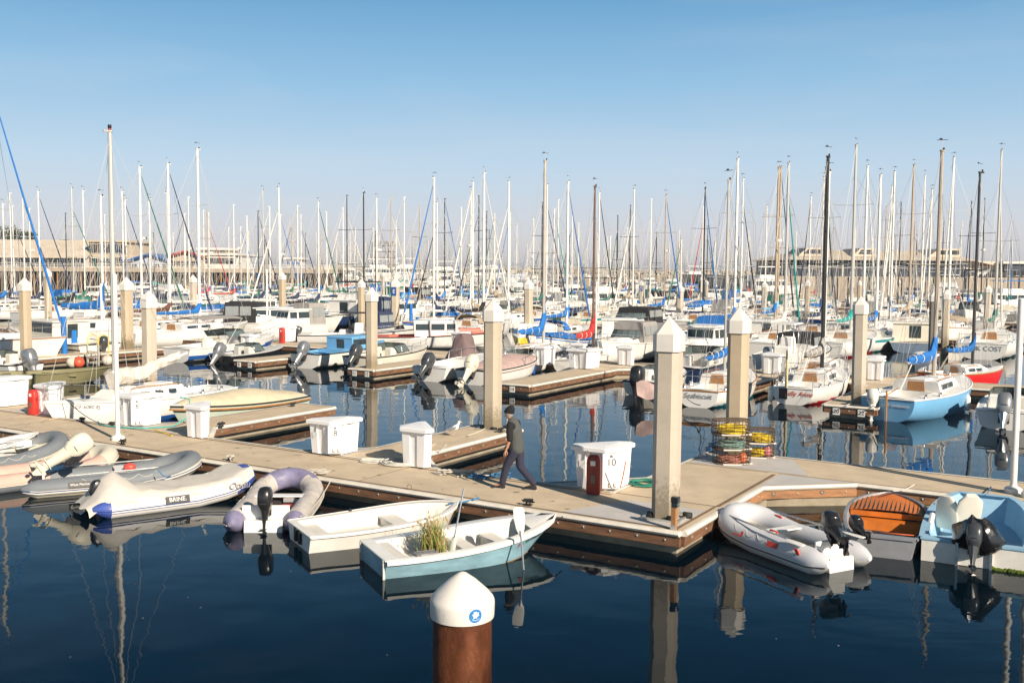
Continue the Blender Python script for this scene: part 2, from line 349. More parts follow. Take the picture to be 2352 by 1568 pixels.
def block(mb,x0,x1,y0,y1,z0,z1,mat,fr=0,br=0,side=0,round_=0):
    """trunk: fr/br = rake of front/back faces at the top, side= inward tilt; y0 halfwidth at x0, y1 at x1"""
    v=[(x0,-y0,z0),(x1,-y1,z0),(x1,y1,z0),(x0,y0,z0),(x0+br,-y0+side,z1),(x1-fr,-y1+side,z1),(x1-fr,y1-side,z1),(x0+br,y0-side,z1)]
    if not round_: return mb.add(v,[(3,2,1,0),(4,5,6,7),(0,1,5,4),(1,2,6,5),(2,3,7,6),(3,0,4,7)],mat)
    r=round_; n=5; g=[]
    for x,yy,xt in((x0,y0,x0+br),(x1,y1,x1-fr)):
        row=[Vector((x,-yy,z0))]
        for i in range(n+1):
            q=pi/2*i/n; row.append(Vector((xt if i>1 else x+(xt-x)*(1-r/(z1-z0)*(1-i/2)),-(yy-side)+r*(1-cos(q)),z1-r+r*sin(q))))
        row+= [Vector((p.x,-p.y,p.z)) for p in row[::-1]]
        g.append(row)
    mb.grid(g,mat); k=len(g[0]); mb.add(g[0],[tuple(range(k))],mat); mb.add(g[1],[tuple(range(k))],mat)
def sidewin(parent,xs,y,z0,z1,side=.0,mat=None,name='cabin_window',yb=None,lean=0,slx=0,fr=None):
    """windows on both sides; xs list of (x0,x1); y(x) half width at base z"""
    for sd in(1,-1):
        for a,b in xs:
            mb=MB(); ya=y(a)+.006; yb_=y(b)+.006
            f=lambda x,yy,z:(x+(slx if z==z1 else 0),sd*(yy-(side if z==z1 else 0)),z)
            p=[f(a,ya,z0),f(b,yb_,z0),f(b,yb_,z1),f(a,ya,z1)]
            q=[(v[0],v[1]-sd*.03,v[2]) for v in p]
            mb.add(p+q,[(0,1,2,3),(4,5,6,7),(0,1,5,4),(1,2,6,5),(2,3,7,6),(3,0,4,7)],mat or GLASS)
            if fr:
                mb.tube([Vector(v)+Vector((0,sd*.004,0)) for v in p],.012,fr,n=4,closed=True)
            mb.build(name,parent)
# ---------------------------------------------------------------- outboard motor (part of a boat)
OBC={'silver':M('silver cowl paint',(.30,.31,.32),.28,.05,2,metal=.5,coat=.5),'dark':M('charcoal cowl paint',(.05,.055,.06),.25,.05,2,coat=.6),'black':BLACKP,
 'white':M('white cowl paint',(.74,.72,.66),.35,.06,3,dirt=.2),'cream':M('cream cowl paint',(.66,.62,.50),.4,.08,3,dirt=.25)}
def outboard(parent,x,y,z,c='black',s=1,tilt=0,detail=1,steer=0,name='outboard_motor'):
    """mount point = top of transom, motor hangs aft (-x). tilt in degrees lifts the leg"""
    m=OBC[c]; e=MB()
    T=Matrix.Translation((x,y,z))@Matrix.Rotation(rad(steer),4,'Z')@Matrix.Rotation(rad(tilt),4,'Y')@Matrix.Scale(s,4)
    def tr(mb): mb.v=[T@v for v in mb.v]; return mb
    # leg
    g=[]
    for zz,cx,lx,ly in((.02,-.24,.17,.15),(-.10,-.24,.15,.13),(-.26,-.24,.12,.09),(-.42,-.25,.10,.06),(-.62,-.27,.09,.04)):
        g.append([Vector((cx+lx*cos(2*pi*j/10),ly*sin(2*pi*j/10),zz)) for j in range(10)])
    e.grid(g,m,closed=True)
    e.box((-.30,0,-.55),(.30,.16,.015),m,ry=.05)
    lg=[]
    for xx,r in((-.08,.01),(-.11,.035),(-.2,.05),(-.34,.05),(-.42,.035)): lg.append([Vector((xx,r*cos(2*pi*j/8),-.72+r*sin(2*pi*j/8))) for j in range(8)])
    e.grid(lg,m,closed=True); e.box((-.24,0,-.66),(.13,.035,.14),m)
    e.add([(-.12,0,-.76),(-.34,0,-.76),(-.30,.0,-.92),(-.24,0,-.92),(-.12,.014,-.76),(-.34,.014,-.76),(-.30,.014,-.92),(-.24,.014,-.92)],[(0,1,2,3),(4,5,6,7),(0,3,7,4),(1,2,6,5),(2,3,7,6)],m)
    e.box((-.07,0,-.08),(.12,.26,.30),BLACKP); e.box((.03,.08,-.10),(.04,.04,.24),BLACKP); e.box((.03,-.08,-.10),(.04,.04,.24),BLACKP)
    tr(e); leg=e.build(name,parent)
    c_=MB(); g=[]
    for zz,x0,x1,yy in((-.06,-.40,-.08,.13),(.0,-.43,-.06,.155),(.08,-.47,-.02,.18),(.28,-.49,.0,.18),(.42,-.46,-.03,.165),(.49,-.40,-.08,.13),(.52,-.30,-.17,.05)):
        cx=(x0+x1)/2; lx=(x1-x0)/2
        g.append([Vector((cx+lx*(abs(cos(q))**.55)*(1 if cos(q)>0 else -1),yy*(abs(sin(q))**.55)*(1 if sin(q)>0 else -1),zz+ .05*(cx-lx*cos(q)-cx)*(-1 if zz>.3 else 0))) for q in [2*pi*j/14 for j in range(14)]])
    c_.grid(g,m,closed=True); c_.add([v for v in g[-1]],[tuple(range(14))],m); c_.add([v for v in g[0]],[tuple(range(14))],BLACKP)
    c_.tube([Vector((-.25+.235*cos(q),(.184)*sin(q),.10)) for q in [2*pi*j/20 for j in range(20)]],.009,BLACKP if c!='black' else OBC['dark'],n=4,closed=True)
    tr(c_); c_.build('cowl',leg)
    if detail:
        pr=MB(); 
        for k in range(3):
            q=2*pi*k/3; d=Vector((0,cos(q),sin(q))); t=Vector((0,-sin(q),cos(q)))
            c0=Vector((-.45,0,-.72)); pts=[c0+d*.03-t*.02,c0+d*.08-t*.07+Vector((.03,0,0)),c0+d*.15-t*.03+Vector((.02,0,0)),c0+d*.15+t*.04-Vector((.02,0,0)),c0+d*.07+t*.05-Vector((.03,0,0))]
            pr.add(pts,[(0,1,2,3,4)],m)
        pr.cyl((-.48,0,-.72),.03,.08,m,8,ax='x'); tr(pr); pr.build('propeller',leg)
    return leg
# ---------------------------------------------------------------- inflatable dinghy
def inflatable(name,label,loc,rz,L,B,r,tube,bottom=None,stripe=None,transomC=None,bowlift=.22,cone=True,seat=True,floor=None,group=None,patch=None,seed=1,rear=.35):
    root=thing(name,label,'dinghy',loc,rz,group)
    rr=B/2-r; path=[];
    x0=-L/2; xb=L/2-r
    n=10
    pts=[(x0,rr,0)]+[(x0+(xb-rr*1.2-x0)*k/4,rr,0) for k in range(1,5)]
    arc=[]
    for k in range(1,12):
        q=pi/2-pi*k/12; arc.append((xb-rr*1.25+rr*1.25*cos(q)**.85 if cos(q)>0 else xb-rr*1.25,rr*sin(q),0))
    P_=pts+arc+[(p[0],-p[1],0) for p in pts[::-1]]
    out=[]
    for p in P_:
        t=max(0,(p[0]-0)/(xb)); z=r*.78+bowlift*t**2; out.append(Vector((p[0],p[1],z)))
    rad_=[r]*len(out)
    if cone:
        e0=Vector((x0-.16,rr,r*.85)); e1=Vector((x0-.16,-rr,r*.85)); e00=Vector((x0-.30,rr,r*.9)); e11=Vector((x0-.30,-rr,r*.9))
        out=[e00+Vector((-.03,0,0)),e00,e0]+out+[e1,e11,e11+Vector((-.03,0,0))]; rad_=[r*.2,r*.32,r*.72]+rad_+[r*.72,r*.32,r*.2]
    mb=MB(); mb.tube(out,rad_,tube,n=16)
    if bottom:
        for i,f in enumerate(mb.f):
            zc=sum(mb.v[k].z for k in f)/len(f); xc=sum(mb.v[k].x for k in f)/len(f); tt=max(0,xc/xb); 
            if len(f)==4 and zc<r*.70+bowlift*tt**2: mb.m[i]=mb.mi(bottom)
    if patch:
        for i,f in enumerate(mb.f):
            xc=sum(mb.v[k].x for k in f)/len(f)
            if xc<x0+.02 or xc>xb-rr*.55: mb.m[i]=mb.mi(patch)
    mb.build('tube',root)
    nn=len(out)
    def off(i,dz,ex=0):
        a=out[max(0,i-1)]; b=out[min(nn-1,i+1)]; t=(b-a); nrm=Vector((-t.y,t.x,0)).normalized(); return out[i]+nrm*(rad_[i]*math.sqrt(max(0,1-(dz/ rad_[i])**2))+ex) +Vector((0,0,dz)) if rad_[i]>abs(dz) else out[i]+nrm*rad_[i]
    if stripe:
        mb=MB()
        for dz,c,w in stripe: mb.tube([off(i,dz,.004) for i in range(1,nn-1)],w,c,n=5)
        mb.build('rub_strake',root)
    # floor and transom
    mb=MB(); fl=floor or GREYW
    mb.prism([(x0+.02,rr*.8),(x0+.02,-rr*.8),(xb-rr*1.1,-rr*.8),(xb-.2,0),(xb-rr*1.1,rr*.8)],.04,.09,fl); mb.build('floor',root)
    tw=rr-r*.55; mb=MB(); tc=transomC or WHITE
    mb.box((x0+.12,0,r*.95),(.05,tw*2,r*2.1+.05),tc,bev=.01); 
    if rear>0: mb.box((x0-.02,0,.05),(.26,tw*1.6,.34),tc,ry=.1)
    mb.build('transom',root)
    if seat: mb=MB(); mb.box((-.05,0,r*1.65),(.24,rr*1.75,.03),WHITE,bev=.01); mb.build('thwart_seat',root)
    # grab lines
    for sd in(1,-1):
        mb=MB(); xs=[-L*.25+L*.11*k for k in range(5)]
        for a,b in zip(xs,xs[1:]):
            ln=[]
            for k in range(7):
                q=k/6; x=a+(b-a)*q; zz=r*.78+r*(.85-.35*sin(pi*q)); t=max(0,x/xb); ln.append(Vector((x,sd*(rr+r*.60+r*.28*sin(pi*q)),zz+bowlift*t**2)))
            mb.tube(ln,.007,M('rope',(.55,.52,.45),.9),n=4)
        mb.build('grab_line',root)
    return root
def oar(parent,a,b,c=None,blade=.45,bw=.14,name='oar'):
    c=c or WHITE; mb=MB(); a=Vector(a);b=Vector(b); d=(b-a).normalized(); mb.tube([a,b-d*blade*.8],.017,STEEL if c==WHITE else c,n=6)
    s=d.cross(Vector((0,0,1))); s=s.normalized() if s.length>.3 else Vector((1,0,0)); nrm=s.cross(d); g=[]
    for q,w in((0,.2),(.25,.75),(.6,1),(.9,1),(1,.7)):
        p=b-d*blade*(1-q); g.append([p-s*w*bw/2-nrm*.006,p+nrm*.012,p+s*w*bw/2-nrm*.006,p-nrm*.014])
    mb.grid(g,c,closed=True); mb.add(g[0],[(0,1,2,3)],c); mb.add(g[-1],[(0,1,2,3)],c); return mb.build(name,parent)
def coilpts_(c,r,n,seed):
    rr=random.Random(seed); p=[]
    for k in range(n):
        rk=r*rr.uniform(.7,1); dx,dy=rr.uniform(-.05,.05),rr.uniform(-.05,.05)
        for t in range(12): a=2*pi*t/12; p.append(c+Vector((dx+rk*cos(a),dy+rk*.8*sin(a),.02*k+.015*sin(3*a))))
    return p
# ---------------------------------------------------------------- sailing boat
WR=M('shroud wire',(.5,.49,.47),.5,.05,3)
def sailcover(mb,x0,x1,z,m,h=.30,w=.14,up=.55,seed=0,sag=.05,mr=.1):
    """canvas on the boom: fat hump at the mast, running aft"""
    rr=random.Random(seed); g=[]; n=12
    for i in range(n+1):
        t=i/n; x=x1+(x0-x1)*t; hh=h*(1-.45*t)+(up*(1-t/.16)**1.4 if t<.16 else 0); ww=w*(1-.35*t)*(1+.12*sin(9*t+seed)) ; zb=z-.06-sag*sin(pi*t)
        hh*=1+.08*sin(17*t+seed*2)
        if i in(0,n): ww*=.6
        row=[]
        for j in range(10):
            q=2*pi*j/10; row.append(Vector((x+(.03*rr.uniform(-1,1)),ww*sin(q)*(1.1 if cos(q)<0 else .75)+.012*rr.uniform(-1,1),zb+hh*(.5-.5*cos(q)))))
        g.append(row)
    mb.grid(g,m,closed=True); mb.add(g[0],[tuple(range(10))],m); mb.add(g[-1],[tuple(range(10))],m)
def sailboat(label,loc,rz,L=8,B=2.6,hull='white',boot='teal',stripe=None,mast=11,mx=.08,mastm=None,mr=None,cover='blue',jib=None,lod=1,group=None,cab=.42,win='dark',ob=None,dodger=None,rails=1,spr=1,lean=0,wind=1,seed=0,sternZ=None,bowZ=None,bz=.09,tr=.62,name='sailboat',boom=True,draft=.5,deckc=None,radar=0,tiller=0,hatch='teak',coverh=.32,coverup=.6,cockdet=0):
    rr=random.Random(seed*13+5); root=thing(name,label,'sailboat',loc,rz,group)
    sz=sternZ or .085*L+.05; bzz=bowZ or .11*L+.12
    H=Hull(L,B,sz,bzz,draft,tr=tr,m=.42,p=2.1,rakeB=.12*L*.9,rakeS=-.0,dip=.05,keelup=.96)
    ns=(18,12,8)[lod]; nk=(12,8,6)[lod]; hm=HU[hull]; dk=HU[deckc] if deckc else (WHITE if hull!='cream' else CREAM)
    mb=MB(); H.outer(mb,hm,HU[boot] if boot else None,HU[stripe] if stripe else None,ns=ns,nk=nk,bz=(0,bz)); mb.build('hull',root)
    hole=None if lod==2 else (.07,.34,B*.25,sz-.38)
    mb=MB(); H.deck(mb,dk,ns=ns,hole=hole,crown=.06); H.rim(mb,TEAK if (seed%4==1 and lod<2) else dk,.03 if lod<2 else .045,ns=ns,n=5); mb.build('deck',root)
    # cabin trunk
    c0=-L/2+L*.35; c1=-L/2+L*.74; zc=H.sz(.5)-.02; w0=B*.34; w1=B*.22
    mb=MB(); block(mb,c0,c1,w0,w1,zc,zc+cab,dk,fr=.45,br=-.05,side=.08,round_=.10)
    if lod<2:
        mb.box((c0+(c1-c0)*.62,0,zc+cab+.03),(.5,.5,.06),dk,bev=.02); mb.box((c0+.42,0,zc+cab+.03),(.75,.62,.07),dk,bev=.02)
        for sd in(1,-1): mb.tube([(c0+.1,sd*(w0-.14),zc+cab+.0),(c0+.2,sd*(w0-.15),zc+cab+.05),(c1-1,sd*(w1-.0),zc+cab+.05),(c1-.9,sd*(w1-.0),zc+cab)],.018,TEAK,n=4)
    mb.build('cabin',root)
    if lod<2:
        mb=MB(); mb.box((c0-.035,0,zc+cab*.42),(.03,w0*.75,cab*1.25),TEAK if hatch=='teak' else GLASS,taper=.85); mb.build('companionway',root)
    f=lambda x:w0+(w1-w0)*(x-c0)/(c1-c0)-.02
    cl=c1-c0
    ws=[(c0+cl*.10,c0+cl*.34),(c0+cl*.42,c0+cl*.62)] if seed%3 else [(c0+cl*.1,c0+cl*.2),(c0+cl*.28,c0+cl*.38),(c0+cl*.46,c0+cl*.56)]
    if lod<2: sidewin(root,ws,f,zc+cab*.3,zc+cab*.72,side=.035,fr=STEEL if lod==0 else None)
    else:
        mb=MB()
        for sd in(1,-1): mb.box((c0+cl*.35,sd*(f(c0+cl*.35)-.01),zc+cab*.52),(cl*.5,.06,cab*.34),GLASS,rz=-sd*math.atan((w0-w1)/cl))
        mb.build('cabin_window',root)
    # mast
    mxp=mx*L; mm=mastm or ALU; mr=mr or .0055*mast+.012; zb=zc+cab-.05
    ln=lambda z:(mxp-lean*(z-zb)/mast,0,z)
    mb=MB(); zt=mast; k=6
    mb.tube([ln(zb+(zt-zb)*i/k) for i in range(k+1)],[mr*(1-.25*(i/k)**3) for i in range(k+1)],mm,n=8 if lod<2 else 5)
    mb.cyl(ln(zt),mr*1.1,.05,mm,8); mb.box((ln(zt)[0]+.08,0,zt+.02),(.34,.05,.07),mm)
    if wind and lod<2:
        mb.tube([ln(zt),(ln(zt)[0],0,zt+.42)],.008,WR,n=4); mb.box((ln(zt)[0],0,zt+.42),(.38,.015,.02),BLACKP,rz=seed*1.3); mb.box((ln(zt)[0]-.1,0.02,zt+.44),(.1,.015,.07),BLACKP,rz=seed*1.3)
        mb.cyl((ln(zt)[0]+.15,0,zt+.03),.04,.12,BLACKP,8)
    M_=mb.build('mast',root)
    sps=[.5] if spr==1 else [.36,.68]; sw=B*.36
    for q in sps:
        z=zb+(zt-zb)*q; mb=MB(); mb.tube([(ln(z)[0]-.12,-sw,z+.05),(ln(z)[0],0,z),(ln(z)[0]-.12,sw,z+.05)],.018 if lod<2 else .028,mm,n=5); mb.build('spreader',root)
    if radar: mb=MB(); mb.lathe([(0,0),(.25,.02),(.27,.12),(.2,.2),(0,.22)],WHITE,12,c=(ln(zb+(zt-zb)*.52)[0]+.38,0,zb+(zt-zb)*.52)); mb.box((ln(zb+(zt-zb)*.52)[0]+.2,0,zb+(zt-zb)*.52),(.3,.08,.05),WHITE); mb.build('radar',root)
    # standing rigging
    wr=(.007,.011,.018)[lod]; mb=MB(); top=Vector(ln(zt-.02)); bow=Vector((L/2-.08,0,bzz+.02)); st=Vector((-L/2+.03,0,sz+.05))
    frac=.98 if seed%2 else .84; ft=Vector(ln(zb+(zt-zb)*frac))
    mb.tube([top,st],wr,WR,n=3); mb.tube([ft,bow],wr,WR,n=3)
    for sd in(1,-1):
        ch=Vector((mxp-.1,sd*(H.w(.55)-.06),H.sz(.55)))
        z=zb+(zt-zb)*sps[-1]; sp_=Vector((ln(z)[0]-.12,sd*sw,z+.05)); mb.tube([ft,sp_,ch],wr,WR,n=3)
        z=zb+(zt-zb)*sps[0]; mb.tube([ln(z),ch+Vector((-.35,0,0))],wr,WR,n=3)
        if lod<2: mb.tube([ln(z),ch+Vector((.35,0,0))],wr,WR,n=3)
    mb.build('stay',root)
    if boom and cover is not False:
        bl=L*.36; bz_=zb+.75; mb=MB(); mb.tube([(mxp-.08,0,bz_),(mxp-bl,0,bz_-.02)],.05,mm,n=8); bo=mb.build('boom',root)
        if cover:
            mb=MB(); sailcover(mb,mxp-bl*.97,mxp+.10,bz_,CV[cover],seed=seed,h=coverh,w=.13+.02*(L/8),up=coverup)
            if lod<2:
                for k in range(3):
                    x=mxp-bl*(.25+.27*k); mb.tube([(x,.15*cos(q),bz_+.08+.17*sin(q)) for q in [2*pi*j/8 for j in range(8)]],.014,CV['white'],n=4,closed=True)
            mb.build('sail_cover',root)
        if lod<2:
            mb=MB(); mb.tube([(mxp-bl,0,bz_),top],.004,WR,n=3); mb.tube([(mxp-bl*.8,0,bz_),(-L/2+L*.12,0,sz)],.008,CV['white'],n=3); mb.tube([(mxp-bl*.78,0,bz_),(-L/2+L*.15,0.05,sz)],.008,CV['white'],n=3); mb.build('mainsheet',root)
    if jib:
        mb=MB(); d=(bow-ft); k=8; mb.tube([ft+d*(.04+.90*i/k) for i in range(k+1)],[.02]+[.028+.05*(i/k) for i in range(1,k)]+[.05],CV[jib],n=8 if lod<2 else 5); mb.build('furled_jib',root)
    if dodger:
        mb=MB(); g=[]
        for x,zz in((c0+.75,.35),(c0+.5,.62),(c0-.05,.66)):
            g.append([Vector((x,w0*1.05*cos(q),zc+cab-.2+zz*max(0,sin(q))**.5)) for q in [pi*j/8 for j in range(9)]])
        mb.grid(g,CV[dodger]); mb.build('dodger',root)
    if rails and lod<2:
        rz_=.55; tb=.013; mb=MB()
        pp=[H.pt(.86,1,1)+Vector((0,-.05,rz_)),H.pt(.95,1,1)+Vector((0,-.03,rz_+.02)),Vector((L/2+.02,0,bzz+rz_+.03)),H.pt(.95,1,-1)+Vector((0,.03,rz_+.02)),H.pt(.86,1,-1)+Vector((0,.05,rz_))]
        mb.tube(pp,tb,STEEL,n=5)
        for i in(0,4): mb.tube([pp[i],pp[i]-Vector((0,0,rz_))],tb,STEEL,n=5)
        mb.tube([pp[2],bow+Vector((-.1,0,0))],tb,STEEL,n=5); mb.build('pulpit',root)
        mb=MB(); pp=[H.pt(.16,1,1)+Vector((0,-.06,rz_)),H.pt(.01,1,1)+Vector((0,-.05,rz_)),H.pt(.01,1,-1)+Vector((0,.05,rz_)),H.pt(.16,1,-1)+Vector((0,.06,rz_))]
        mb.tube(pp,tb,STEEL,n=5)
        for q in pp: mb.tube([q,q-Vector((0,0,rz_))],tb,STEEL,n=5)
        mb.build('pushpit',root)
        mb=MB()
        for sd in(1,-1):
            ps=[H.pt(t,1,sd)+Vector((0,-sd*.06,rz_)) for t in(.16,.34,.52,.70,.86)]
            mb.tube(ps,.005,WR,n=3)
            for q in ps[1:-1]: mb.tube([q,q-Vector((0,0,rz_))],.011,STEEL,n=4)
        mb.build('lifeline',root)
    if lod==0:
        for sd in(1,-1):
            for x in(.12,.26): mb=MB(); mb.lathe([(0,0),(.075,0),(.055,.05),(.055,.10),(.07,.14),(0,.14)],STEEL,10,c=(-L/2+L*x,sd*(H.w(x)*.88),H.sz(x)+.02)); mb.build('winch',root)
        mb=MB(); mb.tube(coilpts_(Vector((-L/2+L*.2,.1,sz-.34)),.22,4,seed),.014,CV['white'],n=4); mb.build('rope_coil',root)
        mb=MB(); mb.tube(coilpts_(Vector((L*.30,.0,H.sz(.8)+.09)),.16,4,seed+1),.012,CV['navy'],n=4); mb.build('rope_coil',root)
    if ob: outboard(root,-L/2-.02,B*.16,sz-.15,ob,.9,tilt=5,detail=0)
    if tiller:
        mb=MB(); mb.box((-L/2-.06,0,sz*.3),(.08,.035,sz*1.5+.5),hm if tiller==1 else TEAK); mb.tube([(-L/2-.05,0,sz+.12),(-L/2+L*.12,0,sz+.28)],.022,TEAK,n=6); mb.build('rudder',root)
    return root
# ---------------------------------------------------------------- motor boats
def motorboat(label,loc,rz,L=6.5,B=2.4,hull='white',boot=None,stripe=None,kind='cuddy',ob='dark',nob=1,tilt=0,canv=None,lod=1,group=None,seed=0,sternZ=.65,bowZ=1.05,top=None,deckc=None,rails=1,name='motorboat',bz=.1,tr=.88,flyb=0,mastp=0,cabc=None,cabh=1.02,cabx=(.30,.66),obs=1,cat='motorboat',sbox=(.14,.06)):
    root=thing(name,label,cat,loc,rz,group); H=Hull(L,B,sternZ,bowZ,.3,tr=tr,m=.45,p=2.4,rakeB=.12*L,sec='vee',dip=.02,chine=.82)
    hm=HU[hull]; dk=HU[deckc] if deckc else WHITE; ns=(18,12,9)[lod]; nk=(14,9,6)[lod]
    mb=MB(); H.outer(mb,hm,HU[boot] if boot else None,HU[stripe] if stripe else None,ns=ns,nk=nk,bz=(0,bz),sz=sbox); mb.build('hull',root)
    well=(.10,.52 if kind!='cabin' else .3,B*.37,sternZ-.38)
    mb=MB(); H.deck(mb,dk,ns=ns,hole=well,crown=.07); H.rim(mb,dk if seed%2 else RUB,.03,ns=ns,n=5); mb.build('deck',root)
    X=lambda t:-L/2+L*t
    def shell(x0,x1,w0,w1,z0,z1,fr,br,nwin,name='cabin',roofc=None,over=.1,side=.06,wt=.25,wb=.45):
        dk=HU[cabc] if cabc else HU[deckc] if deckc else WHITE; h=z1-z0; mb=MB(); block(mb,x0,x1,w0,w1,z0,z1,dk,fr=fr,br=br,side=side); 
        block(mb,x0+br-over,x1-fr+over*1.5,w0-side+over,w1-side+over,z1+.002,z1+.07,roofc or dk,fr=.05,br=.02,side=.03); c=mb.build(name,root)
        zz0=z0+h*wb; zz1=z1-h*.12; f=lambda z:(z-z0)/h
        wid=(x1-x0)/nwin; xs=[(x0+.08+wid*k+(br*f(zz0) if k==0 else 0),x0+wid*(k+1)-.06-(fr*f(zz1) if k==nwin-1 else 0)) for k in range(nwin)]
        yf=lambda x:w0+(w1-w0)*(x-x0)/(x1-x0)-side*f(zz0)
        sidewin(c,xs,yf,zz0,zz1,side=side*(f(zz1)-f(zz0)),name='window',fr=RUB if lod<1 else None)
        mb=MB(); yy=w1-side*f((zz0+zz1)/2)
        for a,b in((-.92,-.34),(-.30,.30),(.34,.92)):
            p=[Vector((x1-fr*f(z)+.012,yy*q,z)) for q,z in((a,zz0),(b,zz0),(b,zz1),(a,zz1))]; mb.add(p,[(0,1,2,3)],GLASS); mb.add([v-Vector((.02,0,0)) for v in p],[(0,1,2,3)],GLASS)
        mb.build('windscreen',root)
        mb=MB(); p=[(x0+br*f(z)-.012,q,z) for q,z in((-w0*.35,z0+.1),(w0*.2,z0+.1),(w0*.2,zz1),(-w0*.35,zz1))]; mb.add(p,[(0,1,2,3)],GLASS); mb.add([(a+.02,b,c_) for a,b,c_ in p],[(0,1,2,3)],GLASS); mb.build('cabin_door',root)
        return c
    zd=H.sz(.6)
    if kind=='cabin':      # pilothouse cruiser
        shell(X(cabx[0]),X(cabx[1]),B*.40,B*.30,H.sz(.45)-.02,H.sz(.45)+cabh,.45*cabh/1.25,-.05,3 if L>7 else 2,over=.1 if cabh>1 else .03)
        mb=MB(); block(mb,X(.60),X(.88),B*.30,B*.14,zd-.03,zd+.42,dk,fr=.5,side=.1,round_=.1); mb.build('foredeck_cabin',root)
    elif kind=='fly':      # large cruiser with flybridge
        shell(X(.22),X(.70),B*.42,B*.34,H.sz(.45),H.sz(.45)+1.25,.7,-.05,4,side=.1)
        zz=H.sz(.45)+1.33; mb=MB(); block(mb,X(.30),X(.56),B*.34,B*.28,zz,zz+.55,dk,fr=.3,side=.05); mb.build('flybridge',root)
        mb=MB(); block(mb,X(.64),X(.9),B*.32,B*.14,zd-.03,zd+.35,dk,fr=.6,side=.1,round_=.1); mb.build('foredeck_cabin',root)
        mb=MB()
        for x in(X(.30),X(.54)):
            for sd in(1,-1): mb.tube([(x,sd*B*.3,zz+.5),(x,sd*B*.3,zz+1.5)],.025,STEEL,n=5)
        block(mb,X(.27),X(.58),B*.36,B*.34,zz+1.5,zz+1.6,CV[canv] if canv else dk,side=.08); mb.build('bimini',root)
    elif kind in('cuddy','bow'):
        mb=MB(); zz=H.sz(.6)
        if kind=='cuddy': block(mb,X(.50),X(.86),B*.34,B*.16,zz-.04,zz+.30,dk,fr=.7,side=.12,round_=.08)
        mb.box((X(.36),B*.22,sternZ+.0),(.45,.45,.75),dk,bev=.05); mb.box((X(.36),-B*.22,sternZ+.0),(.45,.45,.75),CREAM,bev=.05); mb.build('helm_and_seats',root)
        z0=zz+(.28 if kind=='cuddy' else .04); x1=X(.62); x0=X(.40); w=B*.36; fr=[]
        a=[Vector((x0,w,z0)),Vector((x1-.25,w*.92,z0)),Vector((x1,w*.45,z0)),Vector((x1+.05,0,z0))]; a+= [Vector((p.x,-p.y,p.z)) for p in a[-2::-1]]
        b=[p+Vector((-.32,-.06 if p.y>0 else .06 if p.y<0 else 0,.40 if 0<i<6 else .33)) for i,p in enumerate(a)]
        mb=MB(); mb.grid([a,b],M('clear tinted acrylic',(.10,.13,.13),.1,.1,spec=.6),smooth=False); mb.tube(a,.014,STEEL,n=4); mb.tube(b,.016,BLACKP,n=4)
        for p,q in zip(a,b): mb.tube([p,q],.014,BLACKP,n=4)
        mb.build('windscreen',root)
    elif kind=='console':
        mb=MB(); mb.box((X(.5),0,sternZ+.25),(.7,.75,1.1),dk,taper=.8,bev=.05); mb.box((X(.36),0,sternZ+.05),(.4,.8,.6),dk,bev=.05); mb.build('console',root)
        mb=MB()
        for sx in(.42,.56):
            for sd in(1,-1): mb.tube([(X(sx),sd*.42,sternZ-.3),(X(sx)+.02,sd*.42,sternZ+1.45)],.025,BLACKP if canv=='black' else STEEL,n=5)
        block(mb,X(.34),X(.62),.62,.58,sternZ+1.45,sternZ+1.52,CV[canv] if canv else dk,side=.05); mb.build('t_top',root)
    elif kind=='covered':
        mb=MB(); g=[]
        for i in range(13):
            t=.02+.93*i/12; row=[]; rg=.38*sin(pi*min(1,t*1.05))**.6+.12*sin(14*t+seed)*.3
            for j in range(9):
                y=-1+j/4; row.append(Vector((H.pt(t,1).x,(H.w(t)+.03)*y,H.sz(t)+.03+(rg*(1-abs(y)**1.5) if abs(y)<1 else -.16))))
            g.append(row)
        mb.grid(g,CV[canv or 'tan']); mb.build('boat_cover',root)
    if top:  # canvas bimini on bows
        z1=sternZ+1.55; mb=MB(); g=[]
        for k in range(7):
            x=X(.12)+ (X(.52)-X(.12))*k/6; g.append([Vector((x,B*.42*q,z1+.10*(1-q*q)+.06*sin(pi*k/6)-(.06 if abs(q)==1 else 0))) for q in(-1,-.6,-.2,.2,.6,1)])
        mb.grid(g,CV[top]); mb.build('bimini_top',root)
        mb=MB()
        for sd in(1,-1):
            b0=Vector((X(.34),sd*B*.44,sternZ)); 
            for x in(.13,.32,.51): mb.tube([b0,(X(x),sd*B*.42,z1)],.013,STEEL,n=4)
        mb.build('bimini_frame',root)
    if canv and kind=='cuddy' or kind=='cabin' and canv:
        x0,x1=(X(.16),X(.5)) if kind=='cuddy' else (X(.04),X(.31)); zz=sternZ-.03; hh=1.25 if kind=='cuddy' else 1.6
        mb=MB(); block(mb,x0,x1,B*.44,B*.42,zz,zz+hh,CV[canv],fr=.25 if kind=='cuddy' else 0,br=.15,side=.1,round_=.12); c=mb.build('canvas_enclosure',root)
        cl=M('clear vinyl',(.28,.30,.30),.15,.15,6); sidewin(c,[(x0+.2,(x0+x1)/2-.05),((x0+x1)/2+.05,x1-.35)],lambda x:B*.44-.04,zz+hh*.4,zz+hh*.82,side=.05,mat=cl,name='vinyl_window')
